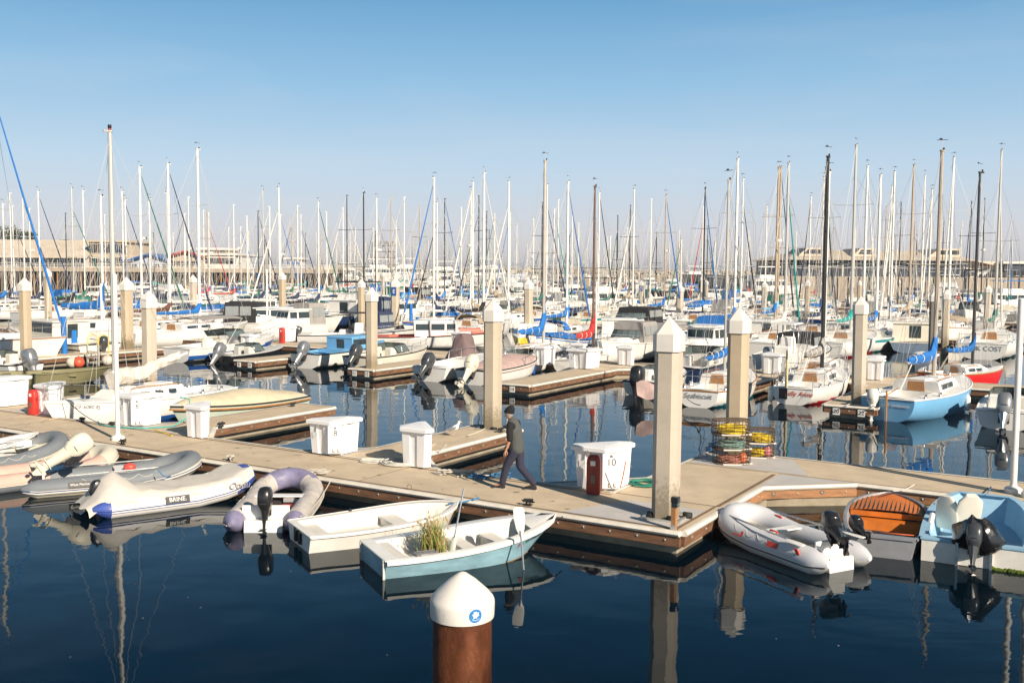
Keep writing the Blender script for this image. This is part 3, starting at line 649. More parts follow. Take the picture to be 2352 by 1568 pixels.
    if rails and lod<2:
        mb=MB(); ps=[]
        for t in(.55,.7,.85,.96): ps.append(H.pt(t,1,1)+Vector((0,-.06,.42)))
        ps.append(Vector((L/2+.05,0,bowZ+.45))); ps+= [Vector((p.x,-p.y,p.z)) for p in ps[-2::-1]]; ps=[ps[0]-Vector((.1,0,.42))]+ps+[ps[-1]-Vector((.1,0,.42))]
        mb.tube(ps,.013,STEEL,n=5)
        for p in ps[1:-1]: mb.tube([p,p-Vector((0,0,.42))],.011,STEEL,n=4)
        mb.build('bow_rail',root)
    if mastp: 
        mb=MB(); mb.tube([(X(.3),0,1.5),(X(.3),0,1.5+mastp)],.035,MASTW,n=6); mb.tube([(X(.3)-.05,-.6,1.5+mastp*.8),(X(.3)-.05,.6,1.5+mastp*.8)],.02,MASTW,n=5); mb.lathe([(0,0),(.25,.02),(.27,.12),(.2,.2),(0,.22)],WHITE,12,c=(X(.3)+.3,0,1.5+mastp*.4)); mb.build('radar_mast',root)
    if seed%3==1 and lod<2: mb=MB(); mb.tube([(X(.4),B*.3,1.4),(X(.4)-.3,B*.3,4.2)],.012,MASTW,n=4); mb.build('antenna',root)
    if ob:
        for k in range(nob): outboard(root,-L/2-.02,(k-(nob-1)/2)*.55,sternZ-.12,ob,1.15*obs,tilt=tilt,detail=lod<2,steer=3)
    return root
# ---------------------------------------------------------------- docks
CONC=M('sandy concrete deck',(.58,.47,.33),.85,.16,1.6,bump=.5,bs=70,dirt=.22,dc=(.30,.24,.15))
CONG=M('grey fibreglass deck panel',(.50,.48,.46),.8,.12,2,bump=.3,bs=60,dirt=.15,dc=(.35,.3,.24))
RAIL=M('white vinyl rub rail',(.74,.69,.60),.55,.18,3,dirt=.35,dc=(.38,.28,.16))
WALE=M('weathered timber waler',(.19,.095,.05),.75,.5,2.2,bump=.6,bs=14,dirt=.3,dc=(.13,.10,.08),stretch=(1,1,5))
WALG=M('grey bleached timber',(.27,.22,.17),.8,.4,2.5,bump=.6,bs=14,dirt=.3,dc=(.12,.10,.07),stretch=(1,1,5))
FLOAT=M('stained concrete float',(.34,.29,.21),.85,.3,2,bump=.5,dirt=.6,dc=(.07,.06,.03))
BOLT=M('galvanised bolt',(.55,.53,.48),.4,.1,9,metal=.6)
SEAM=M('dark seam strip',(.20,.135,.085),.8,.3,4,bump=.3)
def wall_edge(W,Rl,B_,a,b,z=.45,wm=None,fine=True):
    a=Vector((*a[:2],0)); b=Vector((*b[:2],0)); d=b-a; L=d.length; d.normalize(); n=Vector((d.y,-d.x,0)); ang=math.atan2(d.y,d.x); c=(a+b)/2
    W.box(c+n*.035+Vector((0,0,z-.175)),(L,.07,.19),wm or WALE,rz=ang)
    g=[]
    for p in(a,b): g.append([p+n*o+Vector((0,0,z+h)) for o,h in((-.0,.012),(.05,.02),(.10,.008),(.125,-.035),(.10,-.075),(.05,-.08),(0,-.075))])
    Rl.grid(g,RAIL,smooth=True)
    for q in g: Rl.add(q,[tuple(range(7))],RAIL)
    if fine:
        k=max(1,int(L/.55))
        for i in range(k):
            p=a+d*(L*(i+.5)/k)+n*.07+Vector((0,0,z-.165)); B_.sph(p,.022,BOLT,6,4)
            if i%2==0: B_.add([p+d*x+Vector((0,0,y))+n*.003 for x,y in((-.06,.045),(.06,.045),(.05,-.02),(0,-.05),(-.05,-.02))],[(0,1,2,3,4)],SEAM)
def dock(label,poly,edges=None,z=.45,fine=True,seam=None,wm=None,fl=True,numbers=None,group=None,name='floating_dock'):
    """poly in (u,v); edges indices that get waler and rail"""
    pts=[Q(*p) for p in poly]; n=len(pts); o=pts[0].copy(); root=thing(name,label,'dock',(o.x,o.y,0),0,group)
    L=[Vector((p.x-o.x,p.y-o.y,0)) for p in pts]
    area=sum(L[i].x*L[(i+1)%n].y-L[(i+1)%n].x*L[i].y for i in range(n))
    mb=MB(); mb.prism([(p.x,p.y) for p in L],z-.08,z,CONC); mb.build('deck',root)
    W=MB(); Rl=MB(); B_=MB()
    for i in (edges if edges is not None else range(n)):
        a,b=L[i],L[(i+1)%n]
        if area<0: a,b=b,a
        wall_edge(W,Rl,B_,a,b,z,wm,fine)
    o_=len(W.v); W.v+=B_.v; W.f+=[[i+o_ for i in f] for f in B_.f]; W.m+=[W.mi(B_.mats[k]) for k in B_.m]; W.sm+=B_.sm
    W.build('timber_waler',root); Rl.build('rub_rail',root)
    if fl:
        mb=MB(); cx=sum(p.x for p in L)/n; cy=sum(p.y for p in L)/n
        a,b=L[0],L[1]; e=(b-a); 
        mb.prism([(p.x+(cx-p.x)*.0+ (0.12 if 0 else 0),p.y) for p in L],-.5,z-.29,FLOAT); k=mb.build('float',root)
        # pull the float in under the deck
        for v in k.data.vertices:
            d=Vector((cx,cy,0))-Vector((v.co.x,v.co.y,0)); u=Vector((UX,UY,0)); w=Vector((-UY,UX,0)); du=d.dot(u); dv=d.dot(w)
            v.co+= (u*max(-.13,min(.13,du))+w*max(-.13,min(.13,dv)))
    return root,L,o
def strip(mb,a,b,w,z,m):
    a=Vector(a);b=Vector(b);d=(b-a).normalized();n=Vector((-d.y,d.x,0))*w/2; mb.add([a-n+Vector((0,0,z)),b-n+Vector((0,0,z)),b+n+Vector((0,0,z)),a+n+Vector((0,0,z))],[(0,1,2,3)],m)
LF=lambda o,u,v:(Q(u,v)-Vector((o.x,o.y,0)))
# walkway A with its end platform
r,L,o=dock('long sandy main walkway dock in front, where the man in the beanie walks',[(-66,16.55),(-6.6,16.55),(-6.6,18.7),(-8.95,18.7),(-66,18.7)],edges=[0,1,3])
mb=MB()
for a,b in(((-66,16.66),(-6.7,16.66)),((-66,18.55),(-8.95,18.55)),((-6.75,16.66),(-6.75,18.7))): strip(mb,LF(o,*a),LF(o,*b),.07,.454,SEAM)
for u in(-14.2,-20.9,-27.6,-34.3,-41,-48): strip(mb,LF(o,u,16.7),LF(o,u,18.52),.02,.454,SEAM)
mb.build('seam_strip',r)
mb=MB(); mb.add([LF(o,*p)+Vector((0,0,.456)) for p in((-9.1,16.7),(-6.8,16.7),(-6.8,18.3),(-8.4,18.3))],[(0,1,2,3)],CONG); mb.build('grey_panel',r)
rs=random.Random(5); mb=MB(); DROP=M('gull dropping stain',(.66,.62,.54),.9); DRK=M('dark damp stain',(.24,.19,.12),.8)
for k in range(260):
    u=rs.uniform(-40,-7); v=rs.uniform(16.8,18.5); c=LF(o,u,v)+Vector((0,0,.4545+.0004*(k%5))); rad0=rs.uniform(.008,.035)*(1.6 if k%9==0 else 1); n=7
    mb.add([c]+[c+Vector((rad0*rs.uniform(.4,1.5)*cos(2*pi*j/n)*1.5,rad0*rs.uniform(.4,1.4)*sin(2*pi*j/n),0)) for j in range(n)],[(0,1+j,1+(j+1)%n) for j in range(n)],DROP if k%3 else DRK)
tag(mb.build('stain_specks',r),kind='stuff')
for u,rt in((-12.75,0),(-16.2,0),(-24.5,0),(-28.6,0)):   # rusty rings on the edge
    mb=MB(); c=LF(o,u,16.62)+Vector((0,0,.46)); mb.tube([c+Vector((.05*cos(q),0,.05+.05*sin(q))) for q in [2*pi*k/10 for k in range(10)]],.008,SEAM,n=5,closed=True); mb.build('mooring_ring',r)
# connector + walkway 2
r,L,o=dock('sandy connecting dock carrying the crab pots, right of the big front piling',[(-8.95,18.7),(-6.6,18.7),(-6.6,21.05),(-4.9,22.55),(14,22.55),(14,24.65),(-8.95,24.65)],edges=[1,2,3,5,6],wm=M('orange brown timber waler',(.36,.18,.085),.75,.4,2.2,bump=.5,bs=12,dirt=.25,dc=(.2,.1,.06),stretch=(1,1,5)))  # waler timber here is lighter and more orange than on the other docks
mb=MB(); mb.add([LF(o,*p)+Vector((0,0,.456)) for p in((-6.62,21.1),(-4.95,22.6),(-6.62,22.55))],[(0,1,2)],CONG)
mb.add([LF(o,*p)+Vector((0,0,.456)) for p in((-8.9,22.75),(-6.0,22.75),(-6.9,24.55),(-8.9,24.55))],[(0,1,2,3)],CONG); mb.build('grey_panel',r)
mb=MB()
for a,b,w in(((-8.95,18.75),(-6.7,18.75),.04),((-6.72,18.75),(-6.72,22.5),.09),((-6.7,22.65),(14,22.65),.03),((-8.95,22.65),(-6.9,22.65),.03),((1.2,22.6),(1.2,24.6),.02)): strip(mb,LF(o,*a),LF(o,*b),w,.454,SEAM)
mb.build('seam_strip',r)
# finger docks off walkway A with corner fillets
fl=['long finger dock at the far left, behind the first row of white boxes','narrow finger dock between the covered mint boat and the blue water, beside box 8','narrow finger dock where the seagull stands','']
def finger(label,u0,u1,v0,v1,fil=1.35,fine=True,group='narrow finger docks',wm=None,toward=1,grey=True):
    f=fil
    if toward>0: poly=[(u1+f,v0),(u1,v0+f),(u1,v1),(u0,v1),(u0,v0+f),(u0-f,v0)]
    else: poly=[(u0-f,v0),(u0,v0-f),(u0,v1),(u1,v1),(u1,v0-f),(u1+f,v0)]
    r,L,o=dock(label,poly,edges=[0,1,2,3,4],fine=fine,group=group,wm=wm)
    if grey and toward>0:
        mb=MB()
        for pl in(((u1+f-.1,v0+.02),(u1+.02,v0+f-.1),(u1+.02,v0+.02)),((u0-f+.1,v0+.02),(u0-.02,v0+f-.1),(u0-.02,v0+.02))): mb.add([LF(o,*p)+Vector((0,0,.456)) for p in pl],[(0,1,2)],CONG)
        mb.build('grey_panel',r)
    return r
finger('narrow finger dock with the gull on it, ending at a piling beside the walking man',-16.45,-14.95,18.7,24.8)
finger('narrow finger dock between box 8 and the mint green covered boat',-24.1,-22.6,18.7,25.3)
finger('narrow finger dock left of the white sailboat with the drooping sail',-32.2,-30.7,18.7,25)
finger('left fillet finger dock behind the number 10 box',-8.98,-8.96,18.7,20.2,1.6) if 0 else None
# fillet under box 10
r,L,o=dock('triangular dock corner under the number 10 box',[(-8.95,18.7),(-8.95,20.5),(-10.75,18.7)],edges=[1],fine=False,name='dock_corner'); mb=MB(); mb.add([LF(o,*p)+Vector((0,0,.456)) for p in((-9.0,18.75),(-9.0,20.35),(-10.6,18.75))],[(0,1,2)],CONG); mb.build('grey_panel',r)
# ---------------------------------------------------------------- pilings
def pile_mat(name,c,stain=.6):
    m=M(name,c,.85,.14,1.2,bump=.5,bs=50,dirt=.2,dc=(.25,.2,.14)); 
    if m.get('st'): return m
    m['st']=1; nt=m.node_tree; N=nt.nodes; L=nt.links; b=N['Principled BSDF']; src=b.inputs['Base Color'].links[0].from_socket
    tc=N.new('ShaderNodeTexCoord'); sp=N.new('ShaderNodeSeparateXYZ'); L.new(tc.outputs['Object'],sp.inputs[0])
    n=N.new('ShaderNodeTexNoise'); n.inputs['Scale'].default_value=9; n.inputs['Detail'].default_value=8; n.inputs['Roughness'].default_value=.8; L.new(tc.outputs['Object'],n.inputs['Vector'])
    r=N.new('ShaderNodeMapRange'); r.inputs[1].default_value=.45; r.inputs[2].default_value=1.75; r.inputs[3].default_value=.47; r.inputs[4].default_value=-.22; L.new(sp.outputs[2],r.inputs[0])
    a=N.new('ShaderNodeMath'); a.operation='ADD'; L.new(n.outputs['Fac'],a.inputs[0]); L.new(r.outputs[0],a.inputs[1])
    r2=N.new('ShaderNodeMapRange'); r2.inputs[1].default_value=.56; r2.inputs[2].default_value=.80; r2.inputs[4].default_value=stain; L.new(a.outputs[0],r2.inputs[0])
    mx=N.new('ShaderNodeMix'); mx.data_type='RGBA'; L.new(r2.outputs[0],mx.inputs[0]); L.new(src,mx.inputs[6]); mx.inputs[7].default_value=(.10,.075,.03,1); L.new(mx.outputs[2],b.inputs['Base Color']); return m
PILE=pile_mat('octagonal piling concrete',(.50,.43,.33)); PN=[0]; PILE2=pile_mat('pale weathered piling concrete',(.53,.46,.37)); PILE3=pile_mat('yellowed piling concrete',(.49,.40,.28),.75); PILED=pile_mat('grey old piling concrete',(.24,.21,.18))
PCAP=M('white piling cap fibreglass',(.74,.70,.64),.45,.06,4,dirt=.35,dc=(.5,.45,.38),bump=.1)
def octo(w,ch): h=w/2; return [(h,-h+ch),(h,h-ch),(h-ch,h),(-h+ch,h),(-h,h-ch),(-h,-h+ch),(-h+ch,-h),(h-ch,-h)]
def piling(label,loc,top=4.25,w=.47,rz=None,mat=None,group='square concrete pilings with white pyramid caps',hoops=False,cone=False,sign=None,collar=.32,wid=1.13):
    rz=AU+.12 if rz is None else rz
    PN[0]+=1; rv=random.Random(PN[0]*7); rz+=rv.uniform(-.06,.06); root=thing('piling',label,'piling',(loc[0],loc[1],0),rz,group); root.rotation_euler=(rv.uniform(-.006,.006),rv.uniform(-.006,.006),rz); mat=mat or [PILE,PILE2,PILE3][PN[0]%3]; mb=MB(); cp=.32*w/.47
    hb=top-cp-collar
    mb.prism(octo(w,w*.22),-1.2,hb+.02,mat or PILE); mb.build('shaft',root)
    mb=MB(); cw=w*wid
    if cone: mb.lathe([(cw*.52,hb),(cw*.52,hb+collar),(.0,top)],PCAP,18)
    else:
        o=octo(cw,cw*.2); mb.prism(o,hb,hb+collar,PCAP,cap=False); mb.prism([(x*1.0,y*1.0) for x,y in o],hb+collar,top,PCAP,top=.04)
    mb.build('cap',root)
    if hoops:
        mb=MB()
        for q in range(4):
            a=pi/2*q+.4; mb.cyl((cos(a)*(w/2+.10),sin(a)*(w/2+.10),.50),.07,.16,RUB,8,ax='x')
        mb.box((0,-w/2-.12,.475),(w+.3,.05,.04),BOLT); mb.box((0,w/2+.12,.475),(w+.3,.05,.04),BOLT); mb.box((-w/2-.12,0,.475),(.05,w+.2,.038),BOLT); mb.box((w/2+.12,0,.475),(.05,w+.2,.038),BOLT); mb.build('pile_guide',root)
    if sign:
        s=MB(); s.box((0,-w/2-.02,hb-.34),(.38,.02,.62),M('blue sign enamel',(.02,.08,.32),.35,.05)); so_=s.build('sign_plate',root)
        for i,ch in enumerate(sign): text(ch,.42 if len(sign)==1 else .34,M('white sign paint',(.8,.8,.78),.5),so_,frame((0,-w/2-.034,hb-.34-(i-(len(sign)-1)/2)*.3),(1,0,0),(0,0,1)))
    return root
piling('large foreground concrete piling standing on the dock corner right of the number 10 box',Q(-7.25,17.38),4.25,.47,hoops=True)
_p=PD(1698,705,25.0); piling('concrete piling rising behind the stacked crab pots',(_p.x,25.0),_p.z,.485)
p=P(1131,985,.45); piling('concrete piling at the end of the gull\'s finger dock, beside the man',(p.x,p.y),4.25,.47,hoops=True)
def pil(px,apex,w,label,base=None,**k):
    d=.50*2290/w if base is None else P(px,base,.45).y
    q=PD(px,apex,d); return piling(label,(q.x,q.y),q.z,w*d/2290*.95,**k)
for a in [(340,667,31,'concrete piling at the end of the finger dock behind the white sailboat mast at left',None),
 (290,636,26,'thick concrete piling with a tall wide cap behind the tall left mast',801),
 (853,660,25,'concrete piling beside the windscreen boat, left of the brown-covered boat',845),
 (1979,680,31,'concrete piling on the dock between berths 20 and 22',925),
 (56,637,24,'concrete piling behind the cream pilothouse boat at the far left',None),
 (108,616,15,'slim concrete piling beside the long blue furled sail, far left',None),
 (443,631,15,'slim concrete piling left of the orange-red covered boat',730),
 (648,624,15,'concrete piling behind the pole with the red fire cabinet box',743),
 (1215,640,19,'concrete piling between the yellow boat and the blue sail cover',785),
 (1562,652,15.5,'concrete piling directly behind the tall foreground piling',735),
 (1613,633,8.5,'thin far piling left of a pair, behind the fore piling',None),(1622,642,9.5,'thin far piling right of a pair, behind the fore piling',None),
 (1756,645,12,'piling just right of the mast cluster in mid right',None),(1855,642,11.5,'piling left of the thick black mast',None),
 (2175,664,17.6,'sunlit piling right of its dark grey neighbour at the right',797),(2270,654,14.6,'piling left of the stern name of the white cruising yacht',753)]: pil(a[0],a[1],a[2],a[3],a[4])
pil(2147,667,20,'dark grey round topped piling at the right',809,mat=PILED)
pil(907,637,19,'piling wearing a blue sign with the letter E',758,sign='E',rz=rad(-12))
pil(1475,641,12.6,'piling wearing a tall blue sign with the letters B and C',718,sign='BC',rz=rad(-25))
# ---------------------------------------------------------------- lamp poles
POLEM=M('white pole paint',(.78,.76,.72),.4,.06,3)
def pole(label,px,base,top,r=.055,flange=True):
    b=P(px,base,.45); t=PD(px,top,b.y); root=thing('white_pole',label,'pole',(b.x,b.y,.45),0,'plain white utility poles on the docks'); mb=MB(); mb.cyl((0,0,.02),r,t.z-.47,POLEM,12); mb.lathe([(r,t.z-.47),(r*.8,t.z-.44),(0,t.z-.43)],POLEM,12); mb.build('shaft',root)
    if flange: mb=MB(); mb.lathe([(0,0),(.175,0),(.175,.09),(.14,.12),(r+.015,.14),(r,.2)],POLEM,18); mb.build('base_flange',root)
    return root
pole('white pole on the front walkway at left, its shadow crossing the deck',271,1010,630,.06)
pole('white pole on the right walkway above the blue rowing boat',2327,1131,687,.066)
pole('white pole at the right picture edge beside the walkway end',2366,1142,700,.075)
for a in(('white pole beside the small red fire cabinet in the mid left row',614,782,618),('thin white pole left of the tall bare mast at left',235,797,652),('white pole in front of the red sail cover',1368,803,647),('thin white pole left of the tallest middle mast',1233,717,632)): pole(*a,r=.062)
# ---------------------------------------------------------------- dock boxes
INK=M('dark lettering ink',(.03,.03,.035),.6); LID=M('white dock box lid',(.80,.80,.80),.4,.04,3)
REDM=M('weathered red fibreglass',(.50,.045,.03),.5,.25,3,bump=.2); REDD=M('dark red fibreglass',(.30,.035,.02),.5,.3,3,dirt=.2,dc=(.16,.05,.02))
def dockbox(label,px,py,mir=1,num=None,s=1.0,h=.92,rz=None,red=None,z=.45,simple=False,door=True,group='white dock storage boxes'):
    """wedge box in the inner corner of a finger: +a away from the finger, +b along it; mir=1 left of the finger, -1 right of it"""
    c_=P(px,py,z); u,v=uv(c_); u+=.24*s*mir; v-=.18*s; p=Q(u,v); rz=AU if rz is None else rz; root=thing('dock_box',label,'dock box',(p.x,p.y,z),rz,group)
    P0=[(-.12,.26),(-.12,1.05),(-.24,1.16),(-1.12,.30),(-1.05,.05),(-.30,.05)]
    P0=[(x*s*mir,y*s) for x,y in P0]
    if mir<0: P0=P0[::-1]
    cx=sum(p[0] for p in P0)/6; cy=sum(p[1] for p in P0)/6; sc_=lambda k:[(cx+(x-cx)*k,cy+(y-cy)*k) for x,y in P0]
    mb=MB(); hb=h-.10; b=sc_(.90); t=sc_(1.0); n=6
    # body with recessed ribs on every face
    for i in range(n):
        a0,a1,b0,b1=Vector((*b[i],.03)),Vector((*b[(i+1)%n],.03)),Vector((*t[i],hb)),Vector((*t[(i+1)%n],hb))
        L=(b1-b0).length; k=1 if L<.5*s else 3 if L<1.0*s else 5; d=(b1-b0).normalized(); nr=Vector((d.y,-d.x,0)); 
        if nr.dot(Vector((b0.x-cx,b0.y-cy,0)))<0: nr=-nr
        for j in range(k):
            q0=j/k;q1=(j+1)/k; ins=-nr*.035 if (j%2==1) else Vector((0,0,0))
            v=[a0.lerp(a1,q0)+ins,a0.lerp(a1,q1)+ins,b0.lerp(b1,q1)+ins,b0.lerp(b1,q0)+ins]; mb.add(v,[(0,1,2,3)],PLAST)
            if j%2==1:
                for q,e in((q0,0),(q1,1)): mb.add([a0.lerp(a1,q),a0.lerp(a1,q)+ins,b0.lerp(b1,q)+ins,b0.lerp(b1,q)],[(0,1,2,3)],PLAST)
    mb.add([Vector((*p,hb)) for p in t],[tuple(range(6))],PLAST)
    mb.add([Vector((*p,.03)) for p in b],[tuple(range(6))],PLAST)
    mb.build('body',root)
    mb=MB(); o=sc_(1.13); o2=sc_(1.09); rd=sc_(.5)
    mb.prism(o,hb-.045,hb+.03,LID); g=[[Vector((*p,hb+.03)) for p in o],[Vector((*p,hb+.045)) for p in o2],[Vector((x,y,hb+.085+.03*(y-cy))) for x,y in rd]]
    mb.grid(g,LID,closed=True,smooth=False); mb.add(g[-1],[tuple(range(6))],LID); mb.build('lid',root)
    mb=MB(); q0=Vector((*t[5],hb)); q1=Vector((*t[0],hb)); L_=Vector((*t[4],hb)).lerp(q0,.5); nn=Vector((L_.x-cx,L_.y-cy,0)).normalized(); mb.box(L_+nn*.05-Vector((0,0,.09)),(.05,.03,.14),STEEL,rz=math.atan2(nn.y,nn.x)+pi/2); mb.tube([L_+nn*.045-Vector((.12,0,.2)),L_+nn*.06-Vector((.05,0,.32)),L_+nn*.045-Vector((-.04,0,.22))],.006,STEEL,n=4); mb.build('latch',root)
    # door on the truncated corner facing the walkway
    i5=(5 if mir>0 else 5); f0,f1=None,None
    c0=Vector((-.12*s*mir,.26*s,0)); c1=Vector((-.30*s*mir,.05*s,0)); m_=(c0+c1)/2; out=Vector((m_.x-cx,m_.y-cy,0)).normalized(); xd=Vector((-out.y,out.x,0))
    if door and not simple:
        mb=MB(); w=.40*s; yt=hb-.06; bas=m_-out*.00
        for e,zz,hh in((.012,(.08+yt)/2,yt-.08),): 
            ang=math.atan2(xd.y,xd.x); mb.box(bas+out*.035+Vector((0,0,zz)),(w,.05,hh),PLAST,rz=ang,bev=.008)
        mb.box(bas+out*.066+Vector((0,0,yt-.05)),(.05,.015,.05),STEEL,rz=ang)
        for sx in(-.06,.06): mb.box(bas+out*.066+xd*sx+Vector((0,0,.15)),(.02,.012,.08),SEAM,rz=ang); mb.box(bas+out*.066+xd*(sx+.02)+Vector((0,0,.115)),(.05,.012,.015),SEAM,rz=ang)
        dr=mb.build('door',root)
        if num: text(num,.22*s,INK,dr,frame(bas+out*.0615+Vector((0,0,yt-.19)),xd,(0,0,1)))
    return root,m_,out,xd
def firebox(root_,loc,rz,c=None,h=.82,w=.30,grp=None,label='dark red fire extinguisher cabinet fixed against the number 10 dock box'):
    r=thing('fire_extinguisher_cabinet',label,'fire cabinet',loc,rz,grp); c=c or REDD; mb=MB(); g=[]; 
    for q in[(0,.92),(.05,1),(.7,1),(.86,.96),(.95,.8),(1,.5)]:
        zz=h*q[0]; g.append([Vector((w/2*q[1]*abs(cos(a))**.5*(1 if cos(a)>0 else -1),.11*q[1]*abs(sin(a))**.5*(1 if sin(a)>0 else -1),zz)) for a in[2*pi*j/16 for j in range(16)]])
    mb.grid(g,c,closed=True); mb.add(g[-1],[tuple(range(16))],c); mb.build('body',r)
    mb=MB(); mb.box((0,-.112,h*.80),(.10,.01,.10),WHITE); mb.build('instruction_label',r); mb=MB(); mb.box((0,-.112,h*.40),(.09,.01,.17),M('clear window panel',(.16,.14,.10),.2)); mb.build('window',r)
    return r
r10,m_,out,xd=dockbox('white dock storage box marked 10 with the dark red cabinet on its front',1400,1128,1,'10',.96,.98)
c=P(1363,1134,.45); firebox(None,(c.x,c.y,.46),AU+.30)
dockbox('white dock storage box marked 8 in front of the blue water',770,1047,1,'8',.92,.93)
dockbox('plain white dock box with a steep lid, white hose coiled round its foot',926,1069,-1,None,.88,1.0,door=False)
dockbox('white dock storage box marked 6 behind the white pole',317,981,1,'6',.90,.98)
dockbox('plain white dock box left of the timber finger, beside the mint covered boat',432,1003,-1,None,.80,.95,door=False)
r,_,_,_=dockbox('white dock box at far left with a bright red cabinet on it',88,950,-1,None,.95,1.0,door=False)
c=P(77,952,.45); firebox(None,(c.x,c.y,.46),AU+.1,M('bright red fibreglass',(.62,.04,.03),.45,.15,3),.78,.34,None,'bright red fire extinguisher cabinet by the far left dock box')
dockbox('white dock box cut by the left picture edge',6,935,1,None,1.0,1.02,door=False)
# ---------------------------------------------------------------- ropes, hoses, cleats
ROPE=M('off-white rope',(.60,.56,.48),.9,.2,20,bump=.8,bs=90); ROPEB=M('black rope',(.03,.03,.03),.9,.2,20); ROPEBL=M('blue rope',(.05,.20,.40),.85,.2,20,bump=.6,bs=80)
HOSEG=M('green garden hose',(.03,.20,.14),.4,.15,6); HOSET=M('turquoise hose',(.06,.40,.38),.4,.1,6); HOSEW=M('white hose',(.62,.60,.54),.45,.1,6); YEL=M('yellow rope',(.75,.55,.03),.85,.2,20,bump=.5,bs=80)
ORA=M('orange red rope',(.65,.13,.05),.85,.2,20)
def coilpts(c,r,n,turn=14,j=.06,hz=.012,el=1,seed=0,rise=0):
    rr=random.Random(seed); pts=[]
    for k in range(n):
        ph=rr.uniform(0,6); rk=r*rr.uniform(1-j*3,1+j); dx,dy=rr.uniform(-j,j)*r,rr.uniform(-j,j)*r
        for t in range(turn):
            a=2*pi*t/turn; q=t/turn; pts.append(Vector(c)+Vector((dx+rk*cos(a),(dy+rk*sin(a))*el,hz*(1+k*rise)+.01*sin(3*a+ph))))
    return pts
def cord(label,pts,r,m,name='mooring_line',cat='rope',group=None,n=5):
    pts=[Vector(p) for p in pts]; o=pts[0].copy(); mb=MB(); mb.tube([p-o for p in pts],r,m,n=n); ob=mb.build(name); ob.location=o; return tag(ob,label,cat,group)
def sagline(a,b,s,n=10):
    a=Vector(a);b=Vector(b); return [a.lerp(b,i/n)-Vector((0,0,s*4*(i/n)*(1-i/n))) for i in range(n+1)]
def cleat(label,u,v,rz=None,rope=True,m=None,seed=0):
    p=Q(u,v); root=thing('mooring_cleat',label,'cleat',(p.x,p.y,.46),AU if rz is None else rz,'cleats along the front walkway'); mb=MB()
    mb.box((0,0,.015),(.16,.07,.03),RUB,bev=.006); mb.cyl((-.04,0,.02),.018,.05,RUB,6); mb.cyl((.04,0,.02),.018,.05,RUB,6); mb.tube([(-.15,0,.085),(-.06,0,.075),(.06,0,.075),(.15,0,.085)],[.012,.02,.02,.012],RUB,n=6); mb.build('horn',root)
    if rope:
        mb=MB(); rr=random.Random(seed); pts=[]
        for k in range(26):
            a=k*1.3; pts.append((.11*sin(a)+rr.uniform(-.02,.02),.05*sin(2*a),.06+.03*rr.random()+.002*k))
        mb.tube(pts,.014,m or ROPEB,n=5); mb.build('rope_turns',root)
    return root
cl_=[('cleat wrapped in black rope by the white sailboat bow',-26.55,18.55),('cleat wrapped in black rope at the foot of the pole shadow',-25.1,18.5),('cleat with black rope above the grey inflatable',-22.3,16.75),('cleat with pale rope left of the purple inflatable',-18.3,16.75),('cleat with loose rope end behind the bow of the blue skiff',-9.9,16.75),('cleat on the gull finger near the piling',-15.1,24.0),('cleat with black rope on the far end of the finger beside the mint covered boat',-23.8,24.6),('cleat with pale rope above the wooden lined boat',.1,22.72),('small dark cleat at the foot of the left fillet beside the mint boat',-22.4,20.2)]
for i,(l,u,v) in enumerate(cl_): cleat(l,u,v,seed=i,m=ROPE if i in(3,7) else ROPEB,rz=AU if i not in(5,6,8) else AV)
p=P(1481,1112,.46); cord('green hose coiled flat on the deck right of the number 10 box',coilpts(p,.34,6,18,.14,.016,1,3,.35),.018,HOSEG,'hose_coil','hose')
p=P(930,1064,.46); cord('white hose coiled round the foot of the plain white box by the gull finger',coilpts(p,.55,4,20,.05,.02,.8,5,1),.017,HOSEW,'hose_coil','hose')
p=P(868,1060,.46); cord('loose loop of white hose left of the plain white box',coilpts(p,.42,2,18,.12,.02,.5,6,1),.015,HOSEW,'hose_coil','hose')
p=P(330,975,.46); cord('turquoise hose lying round the number 6 box',[p+Vector((-1.6,.6,0)),p+Vector((-1.2,-.2,.02)),p+Vector((-.5,-.65,.02)),p+Vector((.3,-.75,.02)),p+Vector((1.0,-.4,.02)),p+Vector((1.35,.1,.25)),p+Vector((1.2,.5,.7)),p+Vector((.9,.6,.75))],.02,HOSET,'hose','hose')
for i,(l,a,mt,sd) in enumerate([('tangle of white rope on the walkway left of the man',P(1040,1088,.47),ROPE,1),('tangle of blue rope in the man\'s shadow',P(1125,1097,.47),ROPEBL,2),('frayed pile of pale rope above the purple inflatable',P(713,1089,.47),ROPE,9)]):
    cord(l,[q+Vector((.35*sin(k*.21+sd),0,0)) for k,q in enumerate(coilpts(a,.17,7,9,.5,.02,.55,sd,.7))],.013,mt,'rope_tangle','rope')
pp=[P(x,y,.475) for x,y in((990,1083),(1010,1090),(1030,1086),(1050,1094),(1075,1088),(1100,1096),(1125,1090),(1160,1098))]; cord('pale rope running along the deck edge towards the man',pp,.013,ROPE)
cord('pale ropes draped on the gull finger near the white box',[P(x,y,.475) for x,y in((966,1048),(985,1040),(970,1030),(990,1022),(1000,1018),(978,1036),(1010,1036),(1025,1020))],.014,ROPE)
cord('pale rope coiled by the piling on the gull finger',coilpts(P(1165,990,.47),.25,3,12,.3,.02,.5,4,1),.012,ROPE,'rope_tangle','rope')
p0=P(985,1052,.5); p1=P(997,1086,.48); 
